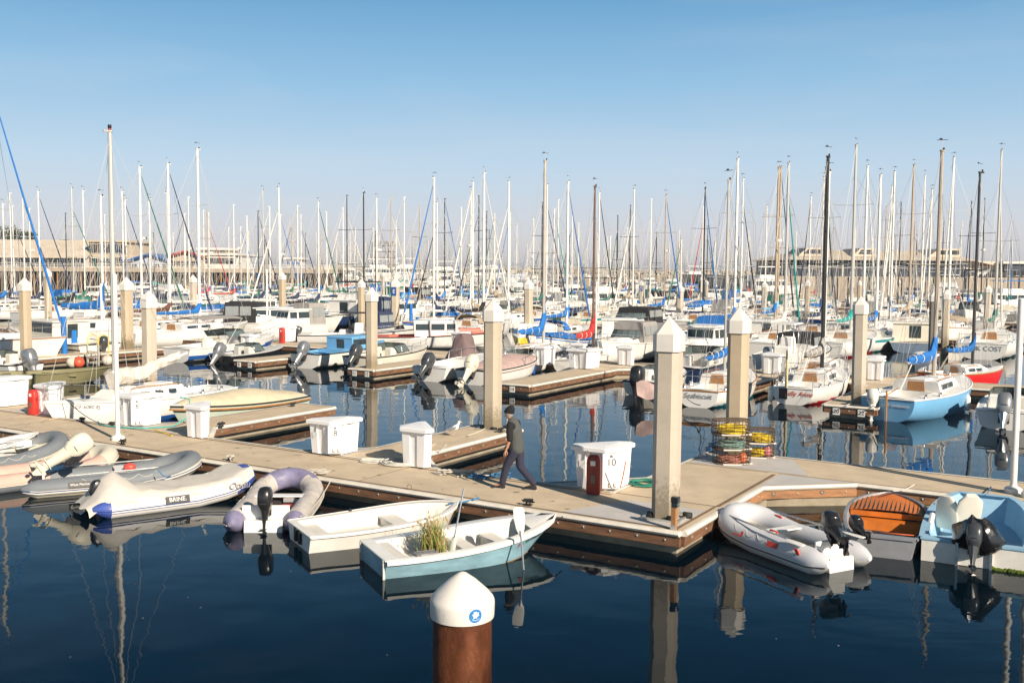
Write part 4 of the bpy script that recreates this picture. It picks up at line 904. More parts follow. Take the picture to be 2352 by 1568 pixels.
# wooden post with black light on the platform corner
q=P(1548,1216,.45); r=thing('dock_pedestal','short wooden post with a black top in front of the big piling','post',(q.x,q.y,.45),AU); mb=MB(); mb.box((0,0,.26),(.09,.09,.52),TEAK,bev=.005); mb.build('post',r); mb=MB(); mb.box((.02,0,.55),(.15,.13,.12),BLACKP,bev=.02); mb.box((.02,0,.46),(.12,.11,.07),GLASS); mb.build('lamp_head',r); mb=MB(); mb.box((0,-.05,.05),(.1,.01,.1),BOLT); mb.build('bracket',r)
# ---------------------------------------------------------------- crab pots
CW=M('crab pot wire',(.10,.07,.05),.7,.4,12)
def crabpot(label,loc,w,d,h,rz,rope=None,rc=None,rlabel='',seed=0,buoy=None,blabel=''):
    root=thing('crab_pot',label,'crab pot',loc,rz,'stacked wire crab pots'); mb=MB(); R_=.2
    def ring(z,k=1):
        return [Vector((w/2*k*abs(cos(a))**.6*(1 if cos(a)>0 else -1),d/2*k*abs(sin(a))**.6*(1 if sin(a)>0 else -1),z)) for a in[2*pi*j/24 for j in range(24)]]
    for q in(0,.25,.5,.75,1): mb.tube(ring(h*q),.011 if q in(0,1) else .006,CW,n=4,closed=True)
    for a,b in zip(ring(0),ring(h)): mb.tube([a,b],.006,CW,n=4)
    for q in range(-4,5):
        x=w*.11*q; yy=d/2*(1-abs(2*x/w)**3)**.33
        for z in(0,h): mb.tube([(x,-yy,z),(x,yy,z)],.005,CW,n=4)
    for q in range(-3,4):
        y=d*.13*q; xx=w/2*(1-abs(2*y/d)**3)**.33
        for z in(0,h): mb.tube([(-xx,y,z),(xx,y,z)],.005,CW,n=4)
    mb.build('cage',root)
    mb=MB(); mb.tube([(w/2-.02,.1,h*.1),(w/2,-.2,h*.02),(.1,-d/2,0),(-.3,-d/2+.02,.01)],.022,M('pale foam strip',(.62,.55,.48),.8),n=6); mb.build('bumper_strip',root)
    if rc:
        rr=random.Random(seed); pts=[]; 
        for k in range(26):
            tl=rr.uniform(-.18,.18); t2=rr.uniform(-.18,.18); rk=rr.uniform(.45,.80); zc=h*rr.uniform(.14,.52); dx,dy=rr.uniform(-.05,.05),rr.uniform(-.04,.04)
            for t in range(10): a=2*pi*t/10; x=rk*w/2*cos(a);y=rk*d/2*sin(a); pts.append(Vector((dx+x,dy+y,max(.02,zc+tl*x+t2*y))))
        c=Vector(loc)+Vector((0,0,0)); m4=Matrix.Rotation(rz,3,'Z'); cord(rlabel,[c+m4@p for p in pts],.011,rc,'rope_coil','rope','rope coils in the crab pots',4)
    if buoy:
        b=MB(); b.sph((0,0,0),.11,buoy,12,8,(1,1,1.25)); o=b.build('float_buoy'); o.location=Vector(loc)+Matrix.Rotation(rz,3,'Z')@Vector((w*.25,-d*.25,.15)); tag(o,blabel,'buoy')
b1=P(1680,1062,.46)+Vector((0,0,0)); b2=P(1743,1047,.46); h=.34
SALM=M('salmon rope',(.50,.20,.14),.9,.3,20); TEALR=M('faded teal rope',(.22,.36,.32),.9,.3,20)
crabpot('bottom crab pot of the taller stack, holding salmon rope',(b1.x,b1.y,.46),.88,.62,h,.1,1,SALM,'salmon coloured rope coil in the bottom crab pot',1,M('orange buoy',(.6,.14,.05),.5),'small orange float in the bottom crab pot')
crabpot('middle crab pot of the taller stack, holding teal rope',(b1.x-.02,b1.y,.46+h+.015),.88,.62,h,.16,1,TEALR,'faded teal rope coil in the middle crab pot',2)
crabpot('top crab pot of the taller stack, holding yellow rope',(b1.x-.03,b1.y+.02,.46+2*h+.03),.90,.62,h,.05,1,YEL,'yellow rope coil in the top crab pot of the tall stack',3)
crabpot('lower crab pot of the shorter stack, with a pink and white float',(b2.x,b2.y,.46),.72,.6,h,-.1,1,YEL,'yellow rope coil in the lower pot of the short stack',4,M('pink buoy',(.62,.20,.22),.5),'pink and white float in the lower right crab pot')
crabpot('upper crab pot of the shorter stack, holding yellow rope',(b2.x,b2.y,.46+h+.015),.74,.6,h,-.05,1,YEL,'yellow rope coil in the upper pot of the short stack',5)
# ---------------------------------------------------------------- foreground steel piling with cone cap
fc=PD(1062,1400,7.1); root=thing('steel_piling','rust brown round steel piling with white cone cap in the near foreground','piling',(fc.x,7.1,0),0)
RUST=M('rust brown coated steel',(.155,.052,.022),.36,.75,2.6,metal=.3,bump=.4,bs=30,dirt=.75,dc=(.035,.018,.012),coat=.25,stretch=(1.6,1.6,.8))
mb=MB(); mb.cyl((0,0,-1),.216,3.65,RUST,40); mb.build('shaft',root)
mb=MB(); mb.lathe([(.231,2.59),(.233,2.60),(.236,2.695),(.234,2.712),(.226,2.732),(.19,2.775),(.10,2.858),(.03,2.908),(.010,2.915),(0,2.915)],PCAP,48); mb.sph((.195,-.118,2.625),.007,BOLT,8,5); mb.build('cap',root)
DEC=M('blue emblem enamel',(.03,.20,.50),.4,.05); a0=rad(-64)
def onc(r,z,a): return Vector((r*cos(a),r*sin(a),z))
zc=2.662; mb=MB(); rr_=.2365
def disc(mb,r,m,k):
    vs=[onc(rr_+k,zc,a0)]; 
    for j in range(28):
        q=2*pi*j/28; vs.append(onc(rr_+k,zc+r*sin(q),a0+r*cos(q)/rr_))
    mb.add(vs,[(0,1+j,1+(j+1)%28) for j in range(28)],m)
disc(mb,.054,WHITE,.0006); disc(mb,.050,DEC,.0012)
bird=[(-.026,.012),(-.012,.018),(-.016,.034),(-.004,.026),(.004,.036),(.010,.022),(.028,.026),(.020,.012),(.030,.002),(.014,-.004),(.008,-.018),(-.002,-.012),(-.018,-.020),(-.014,-.006)]
vs=[onc(rr_+.0018,zc+.004,a0)]+[onc(rr_+.0018,zc+y,a0+x/rr_) for x,y in bird]; mb.add(vs,[(0,1+j,1+(j+1)%len(bird)) for j in range(len(bird))],WHITE)
for k in range(9):
    x=-.026+.0065*k; mb.add([onc(rr_+.0018,zc-.034+.9*abs(x)**1.3+yy,a0+(x+xx)/rr_) for xx,yy in((0,0),(.004,0),(.004,.005),(0,.005))],[(0,1,2,3)],WHITE)
mb.build('round_emblem',root)
# ---------------------------------------------------------------- gull
q=P(1043.5,1002,.45); root=thing('seagull','white seagull standing on the finger dock left of the man','seagull',(q.x,q.y,.45),rad(-12)); GW=M('white feathers',(.82,.80,.76),.8,.05,8); GG=M('grey wing feathers',(.25,.26,.28),.8,.2,10,stretch=(2,8,8))
mb=MB(); g=[]
for x,z,rx,rz_ in((-.21,.17,.012,.01),(-.15,.19,.04,.035),(-.08,.21,.062,.058),(0,.235,.075,.078),(.06,.27,.07,.075),(.10,.32,.05,.05),(.115,.36,.036,.038),(.125,.395,.037,.04),(.14,.42,.036,.034),(.165,.42,.022,.02),(.18,.416,.010,.010)):
    t=Vector((1,0,.9 if .03<x<.13 else .25)).normalized(); up=Vector((-t.z,0,t.x)); g.append([Vector((x,0,z))+Vector((0,rx,0))*cos(2*pi*j/12)+up*rz_*sin(2*pi*j/12) for j in range(12)])
mb.grid(g,GW,closed=True); mb.add(g[0],[tuple(range(12))],GW); mb.build('body',root)
for sd in(1,-1):
    mb=MB(); g=[[Vector((x,sd*(y),z)) for x,y,z in row] for row in (((.07,.060,.30),(.07,.078,.26),(.05,.078,.21)),((-.04,.05,.285),(-.04,.078,.24),(-.06,.07,.19)),((-.16,.03,.235),(-.16,.05,.21),(-.17,.045,.18)),((-.27,.01,.19),(-.27,.015,.18),(-.26,.015,.17)))]; mb.grid(g,GG); mb.build('wing',root)
    mb=MB(); mb.tube([(-.0,sd*.03,.18),(-.015,sd*.03,.09),(.0,sd*.03,.01)],.006,M('pinkish leg',(.55,.35,.28),.6),n=5); mb.add([(.06,sd*.055,.004),(.06,sd*.005,.004),(-.01,sd*.03,.012)],[(0,1,2)],MC['pinkish leg']); mb.build('leg',root)
mb=MB(); mb.tube([(.175,0,.417),(.21,0,.412),(.232,0,.402)],[.011,.009,.003],M('yellow beak',(.75,.45,.05),.5),n=6); mb.build('beak',root)
mb=MB(); mb.sph((.158,.027,.428),.006,BLACKP,6,5); mb.build('eye',root); mb=MB(); mb.sph((.158,-.027,.428),.006,BLACKP,6,5); mb.build('eye',root)
# ---------------------------------------------------------------- walking man
SKIN=M('tanned skin',(.50,.25,.16),.55,.1,8); SHIRT=M('black t-shirt cloth',(.012,.012,.013),.9,.2,8,bump=.4,bs=18); VEST=M('dark grey vest cloth',(.075,.08,.078),.92,.2,6,bump=.5,bs=14); PANT=M('dark navy work trousers',(.028,.030,.055),.9,.2,5,bump=.7,bs=10)
HAIR=M('grey hair',(.34,.32,.29),.8,.3,30,bump=.5,bs=80); SOLE=M('pale shoe sole',(.42,.38,.32),.7); SHOE=M('black canvas shoe',(.02,.02,.022),.8)
def skin(name,parent,V,E_,mat,sub=2,root=0,remesh=.009,extra=None,smooth=True):
    """one continuous surface: tapered capsules along the bones fused by a voxel remesh"""
    mb=MB(); R3=lambda v:v[3] if isinstance(v[3],tuple) else (v[3],v[3])
    for a,b in E_:
        A,B=Vector(V[a][:3]),Vector(V[b][:3]); ra,rb=R3(V[a]),R3(V[b]); t=(B-A).normalized()
        ref=Vector((1,0,0)) if abs(t.x)<.85 else Vector((0,0,1)); y=t.cross(ref).normalized(); x=y.cross(t)
        # radius tuple = (sideways, fore-aft)
        g=[]
        for k in range(-3,10):
            if k<0: q=(k+3)/3*pi/2; c=A-t*min(ra)*cos(q)*.9; f=max(.03,sin(q)); r=ra
            elif k>6: q=(k-6)/3*pi/2; c=B+t*min(rb)*sin(q)*.9; f=max(.03,cos(q)); r=rb
            else: w=k/6; c=A.lerp(B,w); f=1; r=(ra[0]*(1-w)+rb[0]*w,ra[1]*(1-w)+rb[1]*w)
            g.append([c+(y*r[0]*cos(2*pi*j/14)+x*r[1]*sin(2*pi*j/14))*f for j in range(14)])
        mb.grid(g,mat,closed=True); mb.add(g[0],[tuple(range(14))],mat); mb.add(g[-1],[tuple(range(14))],mat)
    for c,r,s3 in (extra or []): mb.sph(c,r,mat,12,8,s3)
    o=mb.build(name); r=o.modifiers.new('fuse','REMESH'); r.mode='VOXEL'; r.voxel_size=remesh; r.use_smooth_shade=True; sm_=o.modifiers.new('soften','SMOOTH'); sm_.iterations=4; sm_.factor=.5
    bpy.context.view_layer.update(); dg=bpy.context.evaluated_depsgraph_get(); m2=bpy.data.meshes.new_from_object(o.evaluated_get(dg)); bpy.data.objects.remove(o)
    m2.materials.clear(); m2.materials.append(mat)
    for p in m2.polygons: p.use_smooth=True; p.material_index=0
    o=bpy.data.objects.new(name,m2); col.objects.link(o); o.parent=parent; return o
q=P(1187,1124,.45); man=thing('person','man in black beanie, grey vest and dark trousers walking along the dock','person',(q.x,q.y,.45),AU+pi+.12)
# x forward, y left (towards the camera), z up
PEL=(0,0,.92); SP=(.03,0,1.10); CH=(.075,0,1.30); NB=(.12,0,1.46); 
Lg=dict(hipL=(.02,.085,.90),kneL=(.20,.095,.50),ankL=(.30,.08,.115),toeL=(.46,.09,.06),hipR=(-.01,-.085,.90),kneR=(-.03,-.095,.49),ankR=(-.36,-.08,.13),toeR=(-.21,-.09,.05))
AL=[(.085,.185,1.40),(.075,.235,1.28),(.045,.265,1.13),(.10,.275,.95),(.135,.27,.885)]; AR=[(.085,-.185,1.40),(.10,-.23,1.28),(.13,-.25,1.13),(.25,-.23,1.0),(.30,-.21,.95)]
HD=[(.165,.01,1.53,.052),(.185,.01,1.575,.072),(.195,.01,1.635,.082),(.19,.01,1.69,.065)]
V=[(*PEL,.125),(*SP,.115),(*CH,.135),(*NB,.065)]+HD+[(*AL[0],.055),(*AL[1],.048),(*AL[2],.040),(*AL[3],.027),(*AR[0],.055),(*AR[1],.048),(*AR[2],.040),(*AR[3],.027)]
E_=[(0,1),(1,2),(2,3),(3,4),(4,5),(5,6),(6,7),(2,8),(8,9),(9,10),(10,11),(2,12),(12,13),(13,14),(14,15)]
i=len(V)
for k,(a,b,c,d) in enumerate((('hipL','kneL','ankL','toeL'),('hipR','kneR','ankR','toeR'))):
    V+=[(*Lg[a],.085),(*Lg[b],.055),(*Lg[c],.036),(*Lg[d],.03)]; E_+=[(0,i),(i,i+1),(i+1,i+2),(i+2,i+3)]; i+=4
def hand(base,dr,side,thumb):   # palm + 5 fingers as skinned chains
    global V,E_
    b=Vector(base); d=Vector(dr).normalized(); s=Vector((0,1,0)).cross(d).normalized(); nrm=d.cross(s)
    w=len(V); V.append((*(b+d*.035),(.032,.018))); return_=w
    V.append((*(b+d*.075),(.036,.016)))
    E_.append((w,w+1))
    for k,(o,l) in enumerate(((-.028,.062),(-.010,.074),(.009,.070),(.027,.055))):
        f=len(V); c=b+d*.09+s*o; bend=nrm*(-side)
        V.append((*c,.0095)); V.append((*(c+d*l*.5+bend*.008),.0088)); V.append((*(c+d*l*.9+bend*.030),.0078)); E_+=[(w+1,f),(f,f+1),(f+1,f+2)]
    f=len(V); c=b+d*.03+s*thumb*.033; V.append((*c,.012)); V.append((*(c+d*.03+s*thumb*.022),.0105)); V.append((*(c+d*.062+s*thumb*.020),.009)); E_+=[(w,f),(f,f+1),(f+1,f+2)]
    return w
h1=hand(AL[4],(.30,-.02,-1),1,1); E_.append((11,h1)); h2=hand(AR[4],(.45,.1,-1),-1,1); E_.append((15,h2))
hc=Vector((.195,.01,1.63))
ex=[((.285,.01,1.615),.016,(1.2,.8,1.1)),((.262,.01,1.565),.03,(1,1,.8)),((.268,.01,1.590),.018,(.6,1.6,.5)),((.18,.092,1.62),.024,(.6,.4,1.1)),((.18,-.072,1.62),.024,(.6,.4,1.1)),((.262,.037,1.645),.015,(.7,1,.5)),((.262,-.017,1.645),.015,(.7,1,.5))]
skin('body',man,V,E_,SKIN,2,0,.006,ex)
for sy in(.038,-.018): mb=MB(); mb.sph((.272,sy,1.632),.009,WHITE,8,6); mb.sph((.279,sy,1.632),.005,BLACKP,6,5); mb.build('eye',man)
# clothes
V=[(.0,0,.90,(.165,.135)),(.03,0,1.08,(.165,.135)),(.075,0,1.28,(.175,.145)),(.11,0,1.43,(.13,.10)),(*AL[0],.075),(*AL[1],.073),(*AL[2][:2],1.12,.070),(*AR[0],.075),(*AR[1],.073),(*AR[2][:2],1.12,.070)]
skin('t_shirt',man,V,[(0,1),(1,2),(2,3),(2,4),(4,5),(5,6),(2,7),(7,8),(8,9)],SHIRT,2,0)
V=[(.0,0,.87,(.180,.150)),(.03,0,1.10,(.178,.15)),(.070,0,1.28,(.190,.160)),(.10,0,1.42,(.150,.125)),(.125,0,1.49,(.085,.080))]
skin('vest',man,V,[(0,1),(1,2),(2,3),(3,4)],VEST,2,0)
V=[(0,0,.95,(.165,.135)),(0,0,.90,(.16,.14)),(*Lg['hipL'][:2],.84,.105),(*Lg['kneL'],.085),(.298,.082,.155,.072),(*Lg['hipR'][:2],.84,.105),(*Lg['kneR'],.085),(-.345,-.08,.165,.072)]
skin('trousers',man,V,[(0,1),(1,2),(2,3),(3,4),(1,5),(5,6),(6,7)],PANT,2,1)
for a,t in(('ankL','toeL'),('ankR','toeR')):
    A=Vector(Lg[a]);T=Vector(Lg[t]); hx=A.x-.05; y=A.y; lift=.0 if a=='ankL' else .0
    mb=MB(); g=[]
    for x,w_,h_ in((-.055,.032,.085),(-.02,.042,.13),(.04,.045,.115),(.10,.048,.08),(.17,.05,.062),(.215,.036,.045)):
        g.append([Vector((A.x+x,y+w_*cos(q),max(.018,.02+h_*max(0,sin(q))))) for q in[pi*j/9-.0 for j in range(10)]])
    mb.grid(g,SHOE); mb.add(g[0],[tuple(range(10))],SHOE); mb.add(g[-1],[tuple(range(10))],SHOE); sh=mb.build('shoe',man)
    mb=MB(); mb.prism([(A.x-.065,y-.036),(A.x+.06,y-.048),(A.x+.17,y-.055),(A.x+.228,y-.03),(A.x+.228,y+.03),(A.x+.17,y+.055),(A.x+.06,y+.048),(A.x-.065,y+.036)],.0,.024,SOLE); mb.build('sole',sh)
mb=MB(); g=[]
for k,(z,rr1) in enumerate(((1.635,.100),(1.66,.103),(1.70,.100),(1.74,.088),(1.775,.062),(1.795,.025))):
    off=-.012*(k); g.append([Vector((.192+off+rr1*1.05*cos(q),.01+rr1*.9*sin(q),z+(.018*cos(q) if k<3 else 0))) for q in[2*pi*j/18 for j in range(18)]])
BEAN=M('black knit beanie',(.012,.012,.012),.95,.2,20,bump=.8,bs=60); mb.grid(g,BEAN,closed=True); mb.add(g[-1],[tuple(range(18))],BEAN); mb.tube([g[0][j]+Vector((0,0,.008)) for j in range(18)],.012,BEAN,n=6,closed=True); mb.build('beanie',man)
mb=MB(); g=[]
for z,r1 in((1.655,.094),(1.62,.096),(1.585,.088),(1.56,.075)): g.append([Vector((.188+r1*cos(q),.01+r1*.92*sin(q),z)) for q in[rad(75)+rad(210)*j/14 for j in range(15)]])
mb.grid(g,HAIR); mb.build('hair',man)
# ================================================================ foreground dinghies and skiffs
def fit(sp,bp,sz,bz):
    a=P(*sp,sz); b=P(*bp,bz); d=b-a; c=(a+b)/2; return (c.x,c.y,0),math.atan2(d.y,d.x),math.hypot(d.x,d.y)
LTU=M('powder blue faded gelcoat',(.26,.44,.52),.5,.35,1.6,dirt=.3,dc=(.35,.42,.40),stretch=(1,1,3))
LTB=M('pale blue boat paint',(.30,.50,.66),.5,.15,2,dirt=.25,dc=(.42,.47,.48)); ALG=M('green algae fringe',(.10,.14,.01),.9,.5,14,bump=1)
INB=M('off-white boat interior',(.72,.69,.63),.6,.12,2.5,dirt=.3,dc=(.42,.37,.30)); BLK=M('black sticker',(.02,.02,.02),.5)
# A: blue sided skiff with grass
loc,rz,L=fit((864,1262),(1272,1186),.30,.58)
rz+=.06
sk=thing('rowing_skiff','blue sided white skiff with a tuft of grass growing inside, nearest the camera','skiff',loc,rz,'small boats tied along the front walkway')
H=Hull(3.52,1.66,.30,.58,.14,tr=.88,m=.4,p=2.6,rakeB=.75,sec='flat',dip=.02,chine=.78,keelup=.2)
mb=MB(); H.outer(mb,LTU,ns=20,nk=10); mb.build('hull',sk)
mb=MB()
for side in(1,-1):
    g=[[H.pt(.02+.93*i/18,j/8,side,.16 if i<17 else .1,.03) for j in range(9)] for i in range(19)]; mb.grid(g,INB)
a=[H.pt(.02,j/8,1,.16,.03) for j in range(9)]; b=[H.pt(.02,j/8,-1,.16,.03) for j in range(9)]
mb.build('inner_liner',sk)
mb=MB()  # broad white deck rim
for side in(1,-1):
    rows=[]
    for i in range(21):
        t=i/20; o=H.pt(t,1,side); rows.append([o+Vector((0,side*.03,-.04)),o+Vector((0,side*.035,.01)),o+Vector((0,side*.0,.03)),H.pt(min(.93,.02+.93*i/20),1,side,min(.19,H.w(t)*.7+.0))+Vector((0,0,.02)),H.pt(min(.93,.02+.93*i/20),1,side,min(.20,H.w(t)*.7))+Vector((0,0,-.04))])
    mb.grid(rows,WHITE)
x0=H.pt(0,1).x
mb.box((x0+.10,0,.318),(.24,1.42,.03),WHITE,bev=.01); mb.box((x0+.33,0,.18),(.28,1.16,.22),INB,bev=.03)
H.deck(mb,WHITE,.80,.995,crown=.05,ns=5,dz=-.01)
mb.build('gunwale',sk)
mb=MB(); mb.box((-.05,0,.20),(.28,1.20,.05),INB,bev=.01); mb.box((-.05,0,.10),(.24,1.1,.14),INB); mb.build('stern_bench',sk)
mb=MB(); mb.box((.55,0,.24),(.28,.96,.05),INB,bev=.01); mb.box((.55,0,.14),(.24,.84,.14),INB); mb.build('middle_bench',sk)
mb=MB(); mb.box((-1.02,-.56,.345),(.40,.24,.022),M('greyish mottled hatch',(.28,.28,.28),.6,.9,9,stretch=(1,1.6,1)),bev=.008); mb.build('mottled_hatch',sk)
mb=MB(); mb.box((.0,-.70,.362),(.30,.13,.008),M('blue grey patch',(.13,.19,.26),.5,.1,3),rz=.05); mb.build('grey_blue_patch',sk)
for sy in(.62,-.62): mb=MB(); mb.box((x0-.02,sy,.16),(.04,.05,.32),GREYW); mb.box((x0-.03,sy,.06),(.03,.03,.16),BLACKP); mb.build('transom_bracket',sk)
sd=lambda t,z:Vector((H.pt(t,1,-1).x-.0,-(H.w(t))-.004,z))
def hulltext(s,t,z,size,m,par=sk,HH=H,side=-1,shear=0,out=.014,flat=0):
    a=HH.pt(t-.03,.8,side);b=HH.pt(t+.03,.8,side); lo=HH.pt(t,.6,side); hi=HH.pt(t,.95,side); k=(z-lo.z)/(hi.z-lo.z); c=lo.lerp(hi,k); xd=(b-a)*(1 if side<0 else -1); up=(hi-lo)
    nrm=xd.cross(up).normalized(); return text(s,size,m,par,frame(c+nrm*out,xd,up),shear=shear)
hulltext('CF1994NH',.80,.385,.09,BLK,out=.02)
for t,c in((.715,'pink registration sticker'),(.738,'green registration sticker')):
    mt=M(c,(.55,.12,.22) if 'pink' in c else (.10,.40,.28),.5); a=H.pt(t-.012,.8,-1); b=H.pt(t+.012,.8,-1); xd=(b-a).normalized(); c_=H.pt(t,.86,-1); up=(H.pt(t,.95,-1)-H.pt(t,.7,-1)).normalized(); nr=xd.cross(up); mb=MB(); mb.add([c_+nr*.02+xd*x+up*y for x,y in((-.035,-.035),(.035,-.035),(.035,.035),(-.035,.035))],[(0,1,2,3)],mt); mb.build('registration_sticker',sk)
mb=MB(); mb.tube([H.pt(t,.47,-1)+Vector((0,-.006,.0)) for t in[.02+.08*k for k in range(12)]],.012,M('rusty waterline scum',(.20,.13,.05),.9,.5,20),n=5); mb.build('waterline_scum',sk)
# grass growing in the skiff
GR=M('green grass blades',(.17,.27,.05),.7,.5,3); GY=M('dry straw grass blades',(.42,.28,.10),.8,.4,3)
rr=random.Random(3); mb=MB()
for k in range(420):
    b=Vector((rr.gauss(-.66,.085),rr.gauss(-.02,.10),.08)); h=rr.uniform(.34,.86)*(1.1 if k<90 else .8); ln=Vector((rr.gauss(-.03,.12),rr.gauss(0,.12),0)); w=.008; m_=GR if rr.random()<.55 else GY; p=[]; 
    for q in(0,.4,.75,1): c=b+ln*q*q+Vector((0,0,h*q)); ww=w*(1-q*.85); p+= [c+Vector((ww,ww*.5,0)),c-Vector((ww,ww*.5,0))]
    mb.add(p,[(0,1,3,2),(2,3,5,4),(4,5,7,6)],m_)
    if rr.random()<.15: mb.sph(b+ln+Vector((0,0,h)),.012,GY,5,4,(1,1,2.5))
m4=Matrix.Rotation(rz,4,'Z'); m4.translation=loc; o=mb.build('grass_tuft'); o.matrix_world=m4; tag(o,'tuft of tall green and straw coloured grass growing inside the blue skiff','grass tuft')
o=oar(None,m4@Vector((.58,-1.10,-.18)),m4@Vector((.54,-.92,1.05)),None,.5,.19); 
def bake(o,lab,cat='oar',g=None):
    o.data.transform(Matrix.Translation(-sum((v.co for v in o.data.vertices),Vector())/len(o.data.vertices))) if 0 else None; return tag(o,lab,cat,g)
bake(o,'white oar standing upright against the near side of the blue skiff')
o=oar(None,m4@Vector((.0,.2,1.2)),m4@Vector((-.32,.0,.1)),None,.35,.12); bake(o,'thin grey oar leaning up out of the blue skiff beside the grass')
# B: plain white skiff
loc,rz,L=fit((706,1210),(1035,1156),.32,.46); 
skb=thing('rowing_skiff','plain white empty skiff with rounded bow, behind the blue skiff','skiff',loc,rz+.03,'small boats tied along the front walkway')
HB=Hull(3.25,1.58,.32,.46,.14,tr=.86,m=.45,p=3.2,rakeB=.3,sec='flat',dip=.02,chine=.80)
mb=MB(); HB.openhull(mb,OLDW,.05,.09,ns=20,nk=10,inner=INB,lip=.13); mb.build('hull',skb)
mb=MB(); HB.rim(mb,WHITE,.022,ns=20,out=.012,dz=.0); mb.build('gunwale',skb)
mb=MB(); mb.box((.35,0,.20),(.34,1.18,.05),INB,bev=.01); mb.box((.35,0,.12),(.30,1.08,.14),INB); mb.build('middle_bench',skb)
mb=MB(); mb.box((-1.32,0,.20),(.42,1.24,.05),INB,bev=.015); mb.box((-1.32,0,.12),(.38,1.04,.14),INB); mb.build('stern_bench',skb)
mb=MB()
for sy in(.12,-.12): mb.box((-1.645,sy,.20),(.06,.10,.26),RUB)
mb.build('motor_pad',skb)
mb=MB(); mb.sph((-.35,.76,.36),.035,RUB,8,6); mb.build('oarlock',skb)
cord('blue rope from the white skiff bow to the walkway',sagline(Matrix.Rotation(rz,3,'Z')@Vector((1.45,.1,.44))+Vector(loc),P(1100,1142,.50),.03)+[P(1096,1146,.48),P(1086,1147,.49)],.016,ROPEBL)
# ---- inflatables
WT=M('white inflatable tube fabric',(.72,.70,.66),.45,.07,2,bump=.08,bs=6,dirt=.12,dc=(.5,.46,.38)); GT=M('grey inflatable tube fabric',(.17,.19,.21),.6,.12,2,bump=.1,bs=6,dirt=.1,dc=(.28,.27,.25))
PT=M('pinkish weathered tube fabric',(.56,.38,.31),.65,.15,2,bump=.15,bs=6,dirt=.3,dc=(.5,.42,.34)); BT=M('pale bottom tube fabric',(.62,.58,.47),.55,.1,2,dirt=.15,dc=(.4,.35,.25))
PU=M('faded purple blue patch fabric',(.21,.20,.32),.5,.4,3,dirt=.75,dc=(.40,.33,.35)); MOT=M('mottled peeling tube fabric',(.52,.48,.44),.55,.3,3.5,bump=.2,bs=8,dirt=.45,dc=(.22,.18,.30))
LG=M('light grey tube fabric',(.56,.57,.60),.45,.06,2,bump=.08,bs=6); STB=M('blue pinstripe',(.03,.07,.28),.5); STK=M('black rub strake',(.03,.03,.035),.5)
G='small boats tied along the front walkway'
# white covered
loc,rz,L=fit((300,1168),(556,1096),.12,.5)
sh=lambda loc,rz,dx,dy:(loc[0]+dx*cos(rz)-dy*sin(rz),loc[1]+dx*sin(rz)+dy*cos(rz),0)
lc=sh(loc,rz,.02,.55); ri=inflatable('inflatable_dinghy','white inflatable with blue pinstripes and a grey cloth cover over its motor',lc,rz,3.25,1.5,.21,WT,stripe=[(-.01,STB,.010),(-.06,STB,.006)],patch=STB if 0 else M('royal blue tube patch',(.05,.09,.36),.5,.15,3),seat=False,group=G,bowlift=.30)
CC=M('off-white boat cover cloth',(.60,.56,.50),.85,.12,2,bump=.9,bs=5); mb=MB(); g=[]; rr=random.Random(4)
for i in range(17):
    t=i/16; x=-2.08+3.48*t; w=.74 if x<1.0 else .74*math.sqrt(max(.05,1-((x-1.0)/.62)**2)); pk=.42*math.exp(-((x+1.42)/.36)**2)+.04*sin(7*x); base=.42+.25*max(0,x/1.4)**2
    row=[]
    for j in range(15):
        y=-1+j/7; ay=abs(y); z=base+pk*(1-ay**1.3)+.045*sin(9*x+6*y)*(ay)+(-.17*max(0,(ay-.72)/.28)**1.2 if ay>.72 else 0)-(.22*(1-t*8)*1 if t<.125 else 0)
        row.append(Vector((x+(0.05*sin(5*y) if t in(0,1) else 0),y*w*(.85 if t<.07 else 1),z)))
    g.append(row)
mb.grid(g,CC); mb.build('cloth_cover',ri)
outboard(ri,-1.62,0,.34,'black',.62,tilt=14)
def tubetext(par,s,x,size,m,r=.21,B=1.5,z=.2,bow=0,side=-1,shear=0,plate=None,sxx=1):
    rr2=B/2-r; a=.35; c=Vector((x,side*(rr2+r*cos(a)+.028),r*.78+bow+r*sin(a)+.012)); up=Vector((0,-side*sin(a),cos(a))); xd=Vector((1 if side<0 else -1,0,0)); 
    if plate: mb=MB(); e=frame(c,xd,up); w,h=plate; mb.add([e@Vector((x_*w/2,y_*h/2,-.003)) for x_,y_ in((-1,-1),(1,-1),(1,1),(-1,1))],[(0,1,2,3)],BLK); mb.build('name_plate',par)
    return text(s,size,m,par,frame(c,xd,up),shear=shear,sx=sxx)
tubetext(ri,'BRINE.',-.30,.125,WHITE,plate=(.50,.15))
tubetext(ri,'Oodu',1.02,.20,M('grey script ink',(.20,.20,.22),.6),bow=.13,shear=.4)
cord('pair of pale mooring ropes from the white covered inflatable to a cleat',sagline(Matrix.Rotation(rz,3,'Z')@Vector((1.6,.2,.6))+Vector(lc),Q(-18.3,16.75,.52),.20),.014,ROPE)
